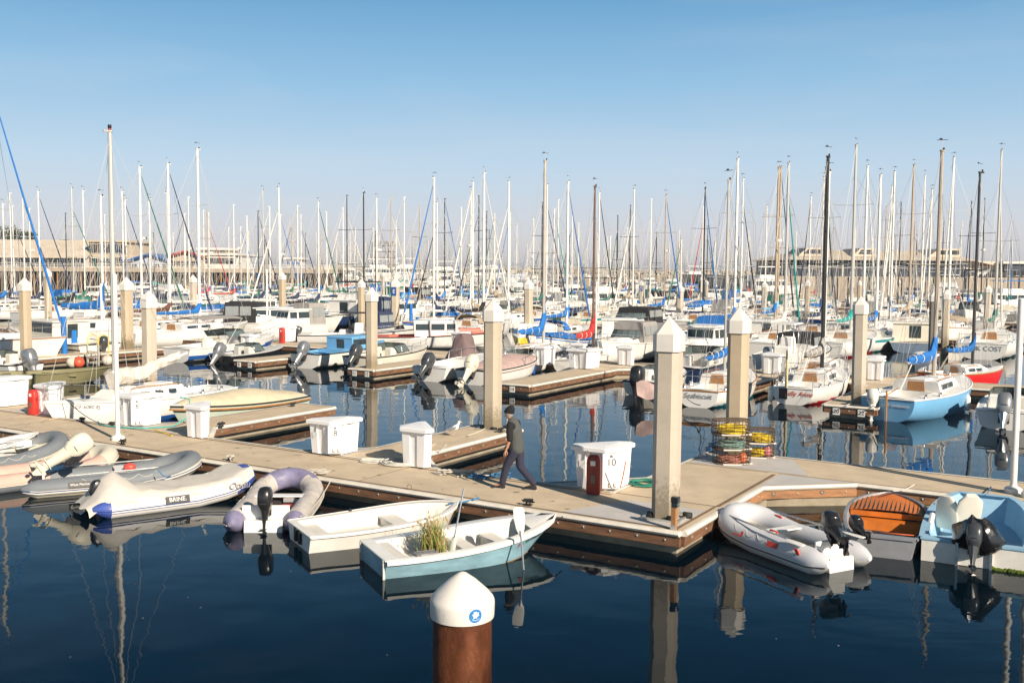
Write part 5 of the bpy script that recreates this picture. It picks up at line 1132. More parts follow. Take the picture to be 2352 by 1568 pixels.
# grey one with tilted white engine
loc,rz,L=fit((84,1128),(443,1064),.12,.48); lc=sh(loc,rz,.15,.52)
rg=inflatable('inflatable_dinghy','grey inflatable with cream underside and a tilted cream outboard',lc,rz,3.6,1.6,.22,GT,bottom=BT,stripe=[(-.03,STB,.010),(-.065,WT,.012),(-.10,STK,.007)],group=G,bowlift=.30)
outboard(rg,-.98,-.15,.72,'cream',1.0,tilt=58,steer=8)
tubetext(rg,'West Marine',-.95,.075,WT,r=.22,B=1.6,plate=(.46,.14))
o=cord('small red ball fender on the seat of the grey inflatable',[Vector((0,0,0)),Vector((0,0,.01))],.001,ORA) if 0 else None
mb=MB(); mb.sph((0,0,0),.12,M('red vinyl fender',(.65,.08,.06),.4),12,8,(1.2,1,.8)); o=mb.build('ball_fender'); v=Matrix.Rotation(rz,3,'Z')@Vector((.15,-.2,.45))+Vector(lc); o.location=v; tag(o,'small red ball fender lying in the grey inflatable','fender')
for sy in(.58,-.58): oar(rg,(-1.2,sy,.42),(1.1,sy*.95,.46),None,.4,.13)
# pinkish one
loc,rz,L=fit((-60,1120),(268,1046),.15,.5); lc=sh(loc,rz,.0,.45)
rp=inflatable('inflatable_dinghy','pinkish weathered inflatable with a cream bow, left of the cream outboard',lc,rz,3.5,1.6,.22,PT,bottom=GT,group=G,bowlift=.32,stripe=[(-.02,BT,.012)],patch=BT)
mb=MB(); mb.box((0,-.72,.42),(.5,.03,.14),M('pale blue rag',(.15,.36,.60),.8,.1,5),rx=.3); mb.build('blue_rag',rp)
mb=MB(); mb.box((1.0,0,.62),(.35,.05,.07),BLACKP,ry=-.5,rz=.4); mb.box((.93,0.02,.56),(.14,.06,.06),M('pink plastic handle',(.6,.2,.22),.5),ry=-.5,rz=.4); mb.build('hand_pump',rp)
# grey far left one and white dinghy
loc,rz,L=fit((-160,1095),(178,1012),.15,.5); lc=sh(loc,rz,.0,.5)
r2=inflatable('inflatable_dinghy','dark grey inflatable bow with tan straps at the far left, by the walkway',lc,rz,3.6,1.6,.22,GT,bottom=BT,group=G,bowlift=.36)
for sy in(.35,-.45): oar(r2,(-1.5,sy,.55),(.8,sy,.55),None,.4,.13)
mb=MB(); mb.box((.55,0,.55),(.4,.55,.20),WHITE,bev=.02); mb.build('locker_seat',r2)
loc,rz,L=fit((-170,1040),(62,990),.55,.8); sw=thing('rowing_skiff','white skiff bow cut by the left picture edge','skiff',loc,rz,G); HC=Hull(3.0,1.3,.5,.75,.12,tr=.85,rakeB=.5,sec='flat'); mb=MB(); HC.openhull(mb,OLDW,.12,.06,ns=14,nk=8,inner=INB); mb.build('hull',sw); mb=MB(); mb.box((.2,0,.4),(.3,1.1,.05),INB); mb.build('bench',sw)
# purple ended inflatable seen from its stern
pb=P(670,1094,.5); ps=P(617,1194,.12); rz=math.atan2(pb.y-ps.y,pb.x-ps.x); c=(pb+ps)/2
ru=inflatable('inflatable_dinghy','mottled inflatable with faded purple tube ends and a black outboard, stern to camera',(c.x,c.y-.05,0),rz,2.95,1.62,.225,MOT,patch=PU,group=G,bowlift=.30,stripe=[(-.03,BT,.013)],rear=.4)
outboard(ru,-1.34,-.02,.46,'black',.76,tilt=6)
mb=MB(); mb.box((.1,-.15,.12),(.5,.5,.03),M('red fuel tank',(.6,.08,.04),.4)); mb.box((.15,.1,.2),(.3,.22,.2),RUB,bev=.03); mb.build('fuel_gear',ru)
# right hand light grey inflatable
c=P(1805,1238,.25); st=Vector((5.62,16.85,0)); bw=Vector((4.30,19.35,0)); c=(st+bw)/2; rz=math.atan2(bw.y-st.y,bw.x-st.x)
rl=inflatable('inflatable_dinghy','pale grey inflatable with red patches and a tilted black outboard, right of the platform',(c.x,c.y,0),rz,2.75,1.42,.23,LG,bottom=WT,stripe=[(-.045,STK,.012)],group=G,bowlift=.22,rear=.2)
outboard(rl,-1.30,.0,.52,'black',.78,tilt=68,steer=-25)
oar(rl,(.9,.50,.50),(-1.25,.62,.46),None,.45,.15); oar(rl,(.9,-.50,.50),(-1.35,-.70,.46),None,.45,.15)
RP=M('bright red vinyl patch',(.70,.06,.03),.45)
mb=MB(); mb.box((-.35,0,.16),(.55,.7,.10),M('dark tarpaulin',(.04,.045,.04),.7,.4,6,bump=1,bs=8),bev=.03); mb.build('dark_bag',rl)
for x in(.35,-.55):
    for sd_ in(1,):
        cc=Vector((x,sd_*(.48+.23*cos(.55)+.006),.18+.23*sin(.55))); mb=MB(); e=frame(cc,(-sd_,0,0),(0,-sd_*sin(.55),cos(.55))); mb.add([e@Vector((a,b,.003)) for a,b in((-.13,-.05),(.13,-.05),(.13,.05),(-.13,.05))],[(0,1,2,3)],RP); mb.build('red_patch',rl)
for x,sd_ in((.75,1),(.5,-1),(-.3,1)):
    mb=MB(); mb.tube([(x-.12,sd_*.42,.40),(x-.08,sd_*.42,.46),(x+.08,sd_*.42,.46),(x+.12,sd_*.42,.40)],.018,RP,n=6); mb.build('carry_handle',rl)
tubetext(rl,'TRUEKIT',-.95,.09,WT,r=.23,B=1.42,side=1,plate=None)
mb=MB(); mb.box((-1.18,.70,.34),(.08,.02,.12),RP,rx=-.5); mb.build('red_logo_block',rl)
# aluminium boat with varnished wood lining
st=(P(1952,1222,.36)+P(2113,1247,.36))/2; bw=P(2040,1126,.56); d=bw-st; rz=math.atan2(d.y,d.x)-.02; c=(st+bw)/2; L=math.hypot(d.x,d.y)+.05
ALH=M('dull grey aluminium',(.33,.34,.36),.5,.2,2,metal=.35,bump=.2,bs=12,dirt=.2,dc=(.22,.22,.22)); VAR=M('orange varnished planks',(.62,.17,.02),.45,.3,2,stretch=(8,1.2,1))
al=thing('varnished_rowing_boat','grey aluminium boat lined with orange varnished wood','rowing boat',(c.x,c.y,0),rz,G)
HA=Hull(L,1.50,.38,.52,.12,tr=.74,m=.5,p=3.2,rakeB=.15,sec='flat',dip=.03,chine=.85)
mb=MB(); HA.openhull(mb,ALH,.06,.02,ns=20,nk=10,lip=.035); HA.rim(mb,ALH,.018,ns=20); mb.build('hull',al)
mb=MB(); HA.deck(mb,VAR,.60,.965,crown=.05,ns=10,dz=-.03,ins=.03); x=HA.pt(.60,1).x
mb.box((x-.0,0,.33),(.03,1.36,.10),VAR); mb.build('foredeck_planking',al)
mb=MB(); 
for k in range(-8,9):
    y=k*.082
    xe=HA.L/2*.93*math.sqrt(max(.02,1-(abs(y)/.80)**2.3)); a=Vector((x+.0,y,.388+.05*(1-(y/.75)**2))); b=Vector((max(x+.05,xe-.05),y,.43+.05*(1-(y/.55)**2 if abs(y)<.55 else 0)))
    mb.tube([a+Vector((0,0,.012)),b+Vector((0,0,.012))],.008,SEAM,n=4)
mb.build('caulking_seam',al)
mb=MB(); mb.box((x-.14,0,.24),(.26,1.28,.03),VAR); mb.box((x-.26,0,.15),(.03,1.26,.16),VAR); mb.build('forward_bench',al)
mb=MB(); mb.box((-L/2+.14,.0,.29),(.2,1.0,.03),VAR); mb.build('stern_bench',al)
mb=MB()
for y in(.3,-.12,-.34): mb.box((-L/2+.1,y,.335),(.12,.16,.05),STEEL,bev=.01)
mb.build('oarlock_bracket',al)
mb=MB(); mb.box((-L/2+.42,-.2,.24),(.12,.75,.22),M('black folded canvas with red edge',(.02,.02,.022),.8,.2,5),rz=.15); mb.tube([(-L/2+.36,-.58,.37),(-L/2+.44,.2,.35)],.012,ORA,n=4); mb.build('folded_canvas',al)
outb=outboard(al,-L/2+.0,.42,.40,'black',.55,tilt=70,steer=30)
mb=MB(); mb.cyl((-L/2+.20,.47,.32),.045,.36,M('mint foam grip',(.10,.42,.33),.7),10); mb.build('foam_grip',al)
# pale blue boat with rubbish-bag motor cover
sl_=P(2121,1229,.42); sr_=P(2362,1266,.42); bl_=P(2197,1129,.64); br_=P(2330,1146,.64); st=(sl_+sr_)/2; bw=(bl_+br_)/2; d=bw-st; rz=math.atan2(d.y,d.x); c=(st+bw)/2; L=d.length
bb=thing('tri_hull_rowing_boat','pale blue open boat with a black bin bag over its outboard','rowing boat',(c.x,c.y,0),rz,G)
HD_=Hull(L,1.85,.42,.66,.12,tr=.94,m=.4,p=3,rakeB=.3,sec='flat',dip=.02,chine=.9,bowW=.52)
mb=MB(); HD_.openhull(mb,LTB,.08,.12,ns=18,nk=10,inner=LTB,lip=.13); mb.build('hull',bb)
mb=MB(); 
for y in(.56,-.56): mb.box((-L/2-.012,y,.185),(.03,.58,.36),OLDW)
mb.box((-L/2-.008,0,.16),(.02,.54,.30),OLDW); mb.build('white_transom',bb)
mb=MB()
for y in(.27,-.27): mb.box((-L/2-.04,y,.22),(.05,.045,.62),STEEL)
mb.build('transom_strut',bb)
mb=MB(); g=[]; rr=random.Random(6)
for j in range(40):
    y=-.88+.6*j/40 if j<40 else 0; mb.sph((-L/2-.03,y+.0,.02+rr.uniform(-.01,.02)),rr.uniform(.018,.04),ALG,5,4)
mb.build('algae_fringe',bb)
outboard(bb,-L/2-.02,0,.38,'dark',.72,tilt=24)
BAG=M('black bin bag plastic',(.012,.012,.013),.22,.3,4,bump=1.0,bs=7,coat=.5); mb=MB(); g=[]
for i in range(12):
    q=i/11; zz=.86-.58*q; w=.13+.33*sin(pi*min(1,q*.62)); g.append([Vector((-L/2-.02+.30*q*cos(.3)+w*(.75+.14*sin(5*a+3*q))*cos(a),-.05*q+w*(1+.16*sin(4*a+5*q+1))*sin(a),zz+.05*sin(3*a+8*q))) for a in[2*pi*j/22 for j in range(22)]])
mb.grid(g,BAG,closed=True); mb.add(g[0],[tuple(range(22))],BAG); mb.build('bin_bag_cover',bb)
def seatback(x,y,z,s,rz,ry,tag_=''):
    mb=MB(); g=[]
    for k in range(7):
        q=k/6; zz=s*q; w=s*.36*(1-.25*q**3)*(1 if k<6 else .5); g.append([Vector((.07*s*abs(sin(a))**.8*(1 if sin(a)>0 else -1)+.08*q*q,w*abs(cos(a))**.6*(1 if cos(a)>0 else -1),zz)) for a in[2*pi*j/14 for j in range(14)]])
    mb.grid(g,CREAM,closed=True); mb.add(g[-1],[tuple(range(14))],CREAM)
    e=Matrix.Translation((x,y,z))@Matrix.Rotation(rz,4,'Z')@Matrix.Rotation(ry,4,'Y'); mb.v=[e@v for v in mb.v]; mb.build('moulded_seat',bb)
seatback(.05,.28,.28,.75,.5,-.5); seatback(-.1,.55,.28,.62,-.4,-.2)
mb=MB()
for x,y in((.3,.82),(-.7,.82)): mb.tube([(x,y,.30),(x+.4,y-.02,.56)],.05,WHITE,n=8)
mb.build('tube_fender',bb)
for nm,a,b in(('rope from the aluminium boat bow to the walkway cleat',P(2052,1127,.68),P(2100,1112,.5)),('blue white rope from the pale blue boat bow to the deck edge',P(2262,1137,.74),P(2276,1117,.48))): cord(nm,sagline(a,b,.04),.013,ROPE if 'alum' in nm else ROPEBL)
# ================================================================ near left sailboat and covered boat
p=P(100,925,.95); q=P(512,885,.75); c=(p+q)/2; rz=math.atan2(p.y-q.y,p.x-q.x); L=(p-q).length
s=sailboat('white sailboat with blue waterline and a drooping cream sail, bow to the front walkway',(c.x,c.y,0),rz,L,2.35,'white','blue',None,mast=9.45,mx=.145,mastm=ALU,mr=.085,cover=False,lod=0,cab=.38,seed=3,sternZ=.72,bowZ=.95,bz=.14,wind=0,draft=.4,cockdet=1)
HS=Hull(L,2.35,.72,.95,.4,tr=.62,m=.42,p=2.1,rakeB=.12*L*.9,dip=.05,keelup=.96)
hulltext('CF 6080 EJ',.86,.74,.17,M('grey registration ink',(.16,.17,.20),.6),par=s,HH=HS,side=1)
mxp=.145*L; z0=.95+.35
mb=MB(); g=[]; n=22; rr=random.Random(8)
for i in range(n+1):
    t=i/n; x=mxp+.15-(2.9*t); z=z0+.10+.62*t**1.4; w=(.22*(1-.8*t)+.03)*(1+.16*sin(23*t)+.1*sin(41*t)); hh=.25*(1-.7*t)+.05; g.append([Vector((x+.02*rr.random(),w*cos(a)*(1+.25*sin(3*a+t*9)),z+hh*sin(a)+.08*sin(11*t)*(1-t)+.03*sin(5*a+20*t))) for a in[2*pi*j/14 for j in range(14)]])
SAIL=M('crumpled cream sailcloth',(.68,.62,.54),.85,.18,4,bump=1.0,bs=7,dirt=.2,dc=(.45,.36,.28)); mb.grid(g,SAIL,closed=True); mb.add(g[0],[tuple(range(14))],SAIL); mb.build('bundled_sail',s)
mb=MB(); mb.tube([(mxp-.1,0,z0+.05),(mxp-3.1,0,z0+.78)],.045,MASTW,n=8); mb.build('boom',s)
mb=MB(); mb.cyl((mxp,0,9.48),.05,.10,M('red lamp lens',(.25,.02,.02),.3),8); mb.cyl((mxp,0,9.58),.06,.10,BLACKP,8); mb.build('masthead_lamp',s)
loc,rz,L=fit((675,912),(402,945),.55,.5); rz=AV+pi+.02
c=P(538,938,.4); s=motorboat('pale mint boat with a wooden rub strake under a cream cover, beside its finger dock',(c.x,c.y+.3,0),rz,5.6,1.95,'mint',None,None,'covered',ob=None,canv='tan',lod=0,seed=2,sternZ=.55,bowZ=.75,tr=.8,rails=0)
bpy.data.materials['tan canvas']
mb=MB(); HM=Hull(5.6,1.95,.55,.75,.3,tr=.8,m=.45,p=2.4,rakeB=.67,sec='vee',dip=.02,chine=.82)
HM.rim(mb,TEAK,.035,ns=18,out=.02,dz=-.10); mb.build('wooden_strake',s)
for ch in list(s.children):
    if ch.name.startswith('boat_cover'): ch.data.materials.clear(); ch.data.materials.append(M('cream canvas cover',(.62,.54,.38),.85,.15,2,bump=.6,bs=7)); 

# mooring lines, cables and floating scum
for i,(lb,a,b,sg,m_) in enumerate([('pale rope from the white skiff stern to the dock edge',P(690,1186,.34),P(760,1102,.5),.12,ROPE),('black rope from the blue skiff bow to its cleat',P(1268,1190,.58),P(1292,1186,.52),.02,ROPEB),
 ('pale rope from the grey inflatable bow to the walkway',P(440,1062,.5),P(470,1052,.5),.05,ROPE),('blue rope trailing over the grey inflatable',P(365,1080,.5),P(392,1092,.42),.08,ROPEBL),
 ('black rope from the white sailboat bow down to the pole cleat',P(150,915,1.1),P(283,980,.5),.25,ROPEB),('yellow shore power cable from box 6 to the sailboat',P(330,905,1.3),P(300,895,1.1),.2,YEL),
 ('pale rope from the pale grey inflatable bow to the platform',P(1690,1180,.5),P(1672,1172,.5),.03,ROPE),('yellow cable hanging on the number 10 box',P(1437,1060,1.2),P(1425,1118,.6),.03,ORA),
 ('pale line from the first sloop to the second dock',P(1610,930,.5),P(1570,905,.5),.1,ROPE),('pale line from the black masted sloop stern to its finger',P(1942,930,.6),P(1965,915,.5),.06,ROPE),('pale line from the blue sloop stern to its finger',P(2020,935,.7),P(1998,925,.5),.06,ROPE),
 ('pale line from the gull finger cleat into the channel boat',P(1075,1000,.5),P(1125,978,.5),.02,ROPE),('yellow cable across the deck by the turquoise hose',P(395,1000,.47),P(350,985,.47),0,YEL)]): cord(lb,sagline(a,b,sg),.012 if i<8 else .018,m_)
rr=random.Random(77); mb=MB(); SC=M('floating scum flecks',(.42,.40,.34),.9)
for k in range(90):
    x,y=(rr.uniform(-60,2400),rr.uniform(1130,1560)) if k<22 else (rr.uniform(300,2340),rr.uniform(880,1050)); c=P(x,y,.006); r0=rr.uniform(.004,.014); mb.add([c+Vector((r0*rr.uniform(.5,1.6)*cos(2*pi*j/5),r0*rr.uniform(.5,1.3)*sin(2*pi*j/5),0)) for j in range(5)],[tuple(range(5))],SC)
tag(mb.build('floating_scum'),'scattered pale flecks of scum floating on the harbour water','scum',kind='stuff')
# ================================================================ second dock with its boats
VX,VY=-UY,UX
dock('second walkway dock crossing behind the first channel, lined with white boxes',[(-80,44),(30,44),(30,46.2),(-80,46.2)],edges=[0,2],fine=False)
for i,(u0,u1,vs,lab) in enumerate([(-48.6,-46.9,29.5,'long timber edged finger dock carrying the blue wrapped pedestals'),(-38.4,-36.9,35.6,'finger dock with number plates left of the powder blue cabin boat'),(-30.9,-29.4,35.7,'finger dock under the piling beside the windscreen boat'),(-22.0,-20.4,34.6,'timber faced finger dock right of the gull piling'),(-14.6,-13.1,36.0,'finger dock marked 16 behind the big foreground piling'),(-8.9,-7.2,35.6,'finger dock marked 20 and 22 between two white sterned sailboats'),(1.5,3.0,36.2,'finger dock right of the light blue sloop')]):
    r=finger(lab,u0,u1,44,vs,1.4,fine=i in(1,2,3,4,5),toward=-1,grey=False,group='finger docks of the second row',wm=WALE)
    nums=[None,['8','10'],['11','12'],['14'],['16'],['20','22'],['24']][i]
    if nums:
        o=Vector(r.location)
        for k,nn in enumerate(nums):
            u=u0+(u1-u0)*((k+.5)/len(nums)); p=Q(u,vs)-Vector((o.x,o.y,0))-Vector((VX,VY,0))*.09+Vector((0,0,.24)); mb=MB(); mb.box(p,(.24,.02,.24),WHITE,rz=AU); pl=mb.build('number_plate',r); text(nn,.20,INK,pl,frame(p-Vector((VX,VY,0))*.013,(UX,UY,0),(0,0,1)))
def head(px,py,L,dz=0): p=P(px,py,0); return (p.x+VX*L/2,p.y+VY*L/2,0)
for lb,px,py,s_,m_ in [('white dock box beside the bow of the small runabout, second dock',1255,840,.85,1),('large white dock box in front of the red sail cover',1350,848,1.2,1),('white dock box right of the white pole at the red sail cover',1420,838,.95,-1),('white dock box partly behind the large one',1312,830,.9,-1),('white dock box with red cabinet behind the speedboat',660,785,.8,1),('white dock box right of the first white sloop stern',1752,858,.95,-1),('pair-left white dock box behind the blue sloop',2015,868,1.0,1),('white dock box behind the blue sloop mast',2105,856,1.0,-1),('white dock box just right of the berth 20 piling',1990,872,.8,-1),('white dock box by the coral decked cabin boat',1062,800,.9,1),('white dock box behind the mid left speedboat bimini',555,805,.9,-1)]:
    dockbox(lb,px,py,m_,None,s_,.98,door=False,group='white dock boxes on the second dock')
c=P(648,788,.45); firebox(None,(c.x,c.y,.46),AU,MC['bright red fibreglass'],.95,.4,None,'small bright red fire cabinet on the second dock')
# blue wrapped pedestals, ladder, ball fenders
for i,(px,by,ty,w) in enumerate([(148,812,727,.30),(167,801,758,.55),(546,760,703,.28),(562,757,735,.40),(944,757,698,.28),(960,748,728,.35),(1304,742,700,.3),(1466,735,690,.3)]):
    b=P(px,by,.45); t=PD(px,ty,b.y); mb=MB(); g=[]
    for k in range(7):
        q=k/6; g.append([Vector((w/2*(1+.08*sin(3*a+5*q))*cos(a),(w/2 if w<.32 else .12)*(1+.06*sin(4*a+3*q))*sin(a),(t.z-.45)*q)) for a in[2*pi*j/14 for j in range(14)]])
    mb.grid(g,CV['blue'],closed=True); mb.add(g[-1],[tuple(range(14))],CV['blue']); o=mb.build('wrapped_pedestal'); o.location=(b.x,b.y,.45); tag(o,['tall blue wrapped pedestal on the long finger dock at left','wide blue wrapped hose reel beside the tall blue pedestal','tall blue wrapped pedestal behind the mid left speedboat','small blue wrapped box right of the mid left blue pedestal','tall blue wrapped pedestal left of the coral decked cabin boat','small blue wrapped box next to the middle blue pedestal','blue wrapped pedestal beside the red sail cover','blue wrapped pedestal below the tall blue dock sign'][i],'dock pedestal','blue canvas wrapped dock pedestals')
for px,py,c,lb in ((181,831,M('orange red ball fender',(.68,.10,.05),.45),'orange red ball fender hanging at the long finger dock'),(166,831,M('grubby white ball fender',(.60,.54,.44),.6,.2,5),'grubby white ball fender left of the orange one'),(247,826,MC['grubby white ball fender'] if 0 else M('off-white ball fender',(.62,.56,.47),.6),'off-white ball fender right of the dock ladder')):
    b=P(px,py+14,0); mb=MB(); mb.sph((0,0,.28),.29,c,16,10,(1,1,.95)); mb.cyl((0,0,.53),.05,.1,c,8); o=mb.build('ball_fender'); o.location=b; tag(o,lb,'fender')
b=P(214,838,.0); ld=thing('dock_ladder','grey dock ladder with yellow hoop handrails on the long finger dock','ladder',(b.x,b.y,0),AU); mb=MB()
for x in(-.45,.45): mb.box((x,0,.25),(.09,.07,1.6),ALU)
for z in(-.2,.1,.4,.7): mb.box((0,0,z),(.9,.09,.06),ALU)
mb.build('rungs',ld)
for x in(-.45,.45): mb=MB(); mb.tube([(x,.0,1.0),(x,.05,1.45),(x,.3,1.6),(x,.6,1.45),(x,.65,.5)],.03,M('yellow rail paint',(.75,.55,.06),.5),n=6); mb.build('handrail',ld)
# --- motor boats of the second row
MBS=[
 (head(405,832,7.4),AV,dict(label='white speedboat with a royal blue stripe and grey bimini, bow pointing right',L=7.4,B=2.5,stripe='blue',kind='cuddy',ob=None,top='grey',sternZ=.75,bowZ=1.25,seed=1,lod=0,sbox=(.62,.34),boot=None)),
 (head(508,835,4.6),AV,dict(label='low dark skiff with a big silver outboard beside the blue striped speedboat',L=4.6,B=1.8,hull='black',deckc='grey',kind='bow',ob='silver',tilt=38,sternZ=.45,bowZ=.7,rails=0,seed=3,lod=0,obs=1.15)),
 (head(700,846,6.4),AV,dict(label='white hulled boat with powder blue cabin and deck, silver outboard tilted',L=6.4,B=2.35,deckc='sky',boot='teal',kind='cabin',cabh=.62,cabx=(.42,.80),ob='silver',tilt=38,sternZ=.75,bowZ=1.05,seed=2,lod=0,rails=0,obs=1.1)),
 (head(820,852,5.8),AV,dict(label='cream runabout with a black framed windscreen and a charcoal tilted outboard',L=5.8,B=2.2,kind='bow',ob='dark',tilt=40,sternZ=.7,bowZ=.95,seed=4,lod=0,obs=1.15,hull='cream',deckc='cream')),
 (head(985,876,5.6),AV,dict(label='white open boat with a dark brown covered console and charcoal tilted outboard',L=5.6,B=2.2,kind='open',ob='dark',tilt=45,sternZ=.65,bowZ=.95,seed=5,lod=0,obs=1.15)),
 (head(1085,884,5.4),AV,dict(label='white boat half covered in faded pink cloth with a large cream outboard',L=5.4,B=2.1,kind='covered',canv='pink',ob='cream',nob=1,tilt=42,sternZ=.65,bowZ=.95,seed=6,lod=0,obs=1.2)),
 (head(1150,862,4.8),AV,dict(label='small white runabout whose bow shows right of the gull finger piling',L=4.8,B=1.9,stripe='teal',kind='bow',ob=None,sternZ=.55,bowZ=.85,seed=1,lod=0)),
 (head(1470,908,4.4),AV,dict(label='small cream skiff with a pink cloth and a tall black outboard',L=4.4,B=1.8,hull='cream',kind='bow',ob='black',tilt=10,sternZ=.55,bowZ=.8,rails=0,seed=8,lod=0,obs=1.3)),
 (head(2305,987,4.6),AV,dict(label='small white boat with a silver outboard left of the right hand pole',L=4.6,B=1.9,kind='bow',ob='silver',tilt=30,sternZ=.6,bowZ=.9,seed=9,lod=0,rails=0,obs=1.1)),
 (head(1560,880,6.2),AV,dict(label='white cabin boat with dark windows mostly behind the big foreground piling',L=6.2,B=2.3,hull='navy',kind='cuddy',ob=None,sternZ=.7,bowZ=1.0,seed=2,lod=0)),
]
for px,py in((62,850),):
    MBS.append(((lambda p_:(p_.x-2.3,p_.y+1.2,0))(P(72,866,0)),AU+pi,dict(label='white open boat with a large silver outboard at the far left',L=5,B=2,kind='bow',ob='silver',tilt=20,sternZ=.6,bowZ=.85,seed=0,lod=0,rails=0,obs=1.3)))
for loc,rz,k in MBS: motorboat(loc=loc,rz=rz,**k)
# brown console cover on the open boat
p=P(1000,862,0); q=Vector((p.x+VX*2.4,p.y+VY*2.4,.45)); mb=MB(); g=[]
for z,w,d in((0,.9,.9),(.35,.75,.75),(.75,.55,.55),(1.25,.42,.40),(1.45,.30,.25)): g.append([Vector((w*abs(cos(a))**.6*(1 if cos(a)>0 else -1)+.05*sin(5*a+z*4),d*abs(sin(a))**.6*(1 if sin(a)>0 else -1)-.5*max(0,.8-z)*0,z)) for a in[2*pi*j/18 for j in range(18)]])
mb.grid(g,CV['plum'],closed=True); mb.add(g[-1],[tuple(range(18))],CV['plum']); o=mb.build('console_cover'); o.location=q; o.rotation_euler=(0,0,AV); tag(o,'dark brown canvas cover standing over the open white boat console','boat cover')
p=P(1492,892,.75); mb=MB(); g=[]
for k in range(7): g.append([Vector((-.5+k/6,.42*y*(1+.2*sin(k+3*y)),.25*(1-y*y)+.10*sin(4*y+k)-.25*abs(y))) for y in[-1+j/4 for j in range(9)]])
mb.grid(g,CV['pink']); o=mb.build('cloth'); o.location=(p.x,p.y,.72); tag(o,'faded pink cloth draped over the small cream skiff','cloth')
# jon boat and pilothouse cruiser at left
p=P(100,880,0); r=thing('jon_boat','olive green aluminium boat lying behind the far left boxes','jon boat',(p.x,p.y,0),AV-.75); H=Hull(5.6,1.8,.50,.70,.12,tr=.9,m=.4,p=3,rakeB=.9,sec='flat'); mb=MB(); H.openhull(mb,HU['olive'],.15,.04,ns=14,nk=8); mb.build('hull',r); mb=MB(); [mb.box((x,0,.38),(.3,1.55,.06),HU['olive']) for x in(-1.6,0,1.3)]; mb.build('benches',r)
p=P(98,820,0); motorboat('cream pilothouse cruiser with big dark side windows at the far left',(p.x,p.y+1.3,0),AU+pi-.05,9.2,2.9,'cream',None,'black','cabin',ob='dark',tilt=0,lod=0,seed=4,sternZ=.85,bowZ=1.45,deckc='cream',rails=1,sbox=(.34,.26))
# --- sailing boats of the second row with their masts
def mastpos(px,py,d): q=PD(px,py,d); return q
def sb(label,px,py,d,h,L,**k):
    q=PD(px,py,d); mx=k.pop('mx',.08); return sailboat(label,(q.x-cos(h)*mx*L,q.y-sin(h)*mx*L,0),h,L,k.pop('B',L*.32),mast=q.z,mx=mx,**k)
s1=sb('white sloop showing its stern behind the big foreground piling, blue rolled sail cover',1674,416,40,AV+.04,6.8,mx=-.02,hull='white',boot='teal',cover='blue',lod=0,seed=1,cab=.42,tr=.72,ob=None,mr=.06,coverup=.1,coverh=.3)
H1=Hull(6.8,6.8*.32,.085*6.8+.05,.11*6.8+.12,.5,tr=.72,m=.42,p=2.1,rakeB=.12*6.8*.9,keelup=.96)
def sternname(s,txt,L,sz,size,m,y=0,shear=.3,x=.02): return text(txt,size,m,s,frame((-L/2-x,y,sz*.70),(0,-1,0),(0,0,1)),shear=shear)
sternname(s1,'Seabiscuit',6.8,.63,.28,M('grey lettering',(.25,.27,.32),.5))
s2=sb('white sloop with a thick black mast and crumpled grey sail cover, stern to camera',1902,361,41.5,AV-.02,6.9,hull='white',boot='red',cover='grey',mastm=MASTD,mr=.085,lod=0,seed=2,tr=.72,rails=1,coverup=.7,coverh=.42)
sternname(s2,'Sally Anne',6.9,.63,.26,M('red lettering',(.55,.08,.05),.5),-.25)
mb=MB(); mb.tube([(-3.42,.25,.30),(-3.40,.25,2.1)],[.07,.045],M('cream painted spar',(.62,.50,.28),.6),n=8); mb.build('upright_spar',s2)
mb=MB(); mb.box((-3.47,.35,.42),(.03,.32,.42),BLACKP); mb.build('motor_bracket',s2)
s3=sb('powder blue sloop with a big bright blue sail cover, berthed right of number 22',2164,348,37.2,rad(47),7.3,hull='sky',boot=None,cover='blue',mastm=M('tan aged mast',(.42,.36,.29),.5,.15,2),mr=.085,lod=0,seed=4,tr=.72,coverh=.45,coverup=.9,ob='white',tiller=2,rails=0,B=2.6,sternZ=.78,bowZ=1.05)
sternname(s3,'NOT OVERKIND',7.3,.78,.13,WHITE,-.3,0)
s4=sb('bright red sloop with black mast and blue cover behind the second dock',2251,397,45.5,rad(24),4.7,hull='red',boot='red',cover='blue',mastm=MASTD,mr=.07,lod=0,seed=5,B=2.0,sternZ=.62,bowZ=.78,cab=.3,rails=0)
s5=sb('white cruising yacht with a name across its stern and a green sail cover',2301,346,64,AV,10.5,hull='white',boot='green',cover='green',jib='white',lod=0,seed=4,mr=.085,tr=.8,cab=.5)
sternname(s5,'SUNK COST',10.5,.94,.40,M('grey stern lettering',(.22,.24,.25),.5),0,0)
s6=sb('white sloop whose pale mast leans beside the thick black one',1905,396,46,AV,7,hull='white',boot='blue',cover=None,boom=True,lod=0,seed=6,mastm=MASTW,mr=.06)
s7=sb('white sloop with a red sail cover and brown mast in the middle rows',1366.5,429,53,AV+.1,6.6,hull='white',boot='red',cover='red',mastm=M('dark brown mast',(.16,.10,.07),.5,.2,2),mr=.075,lod=0,seed=8,coverh=.5,coverup=1.2,cab=.35)
s8=sb('grey sloop with a tall bare mast and sweeping blue cover in the middle',1252,370,54,AV,7.4,hull='grey',boot='navy',cover='blue',mastm=M('warm grey mast',(.50,.46,.40),.5,.1,2),mr=.09,lod=0,seed=9,coverh=.45,coverup=1.2)
s9=sb('white sloop with a big bright blue draped sail cover at the far left',231,452,64,AU+.35,8.6,hull='white',boot='navy',cover='blue',lod=1,seed=3,mastm=MASTW,mr=.08,coverh=.6,coverup=1.3,cab=.75,sternZ=1.0,bowZ=1.3)
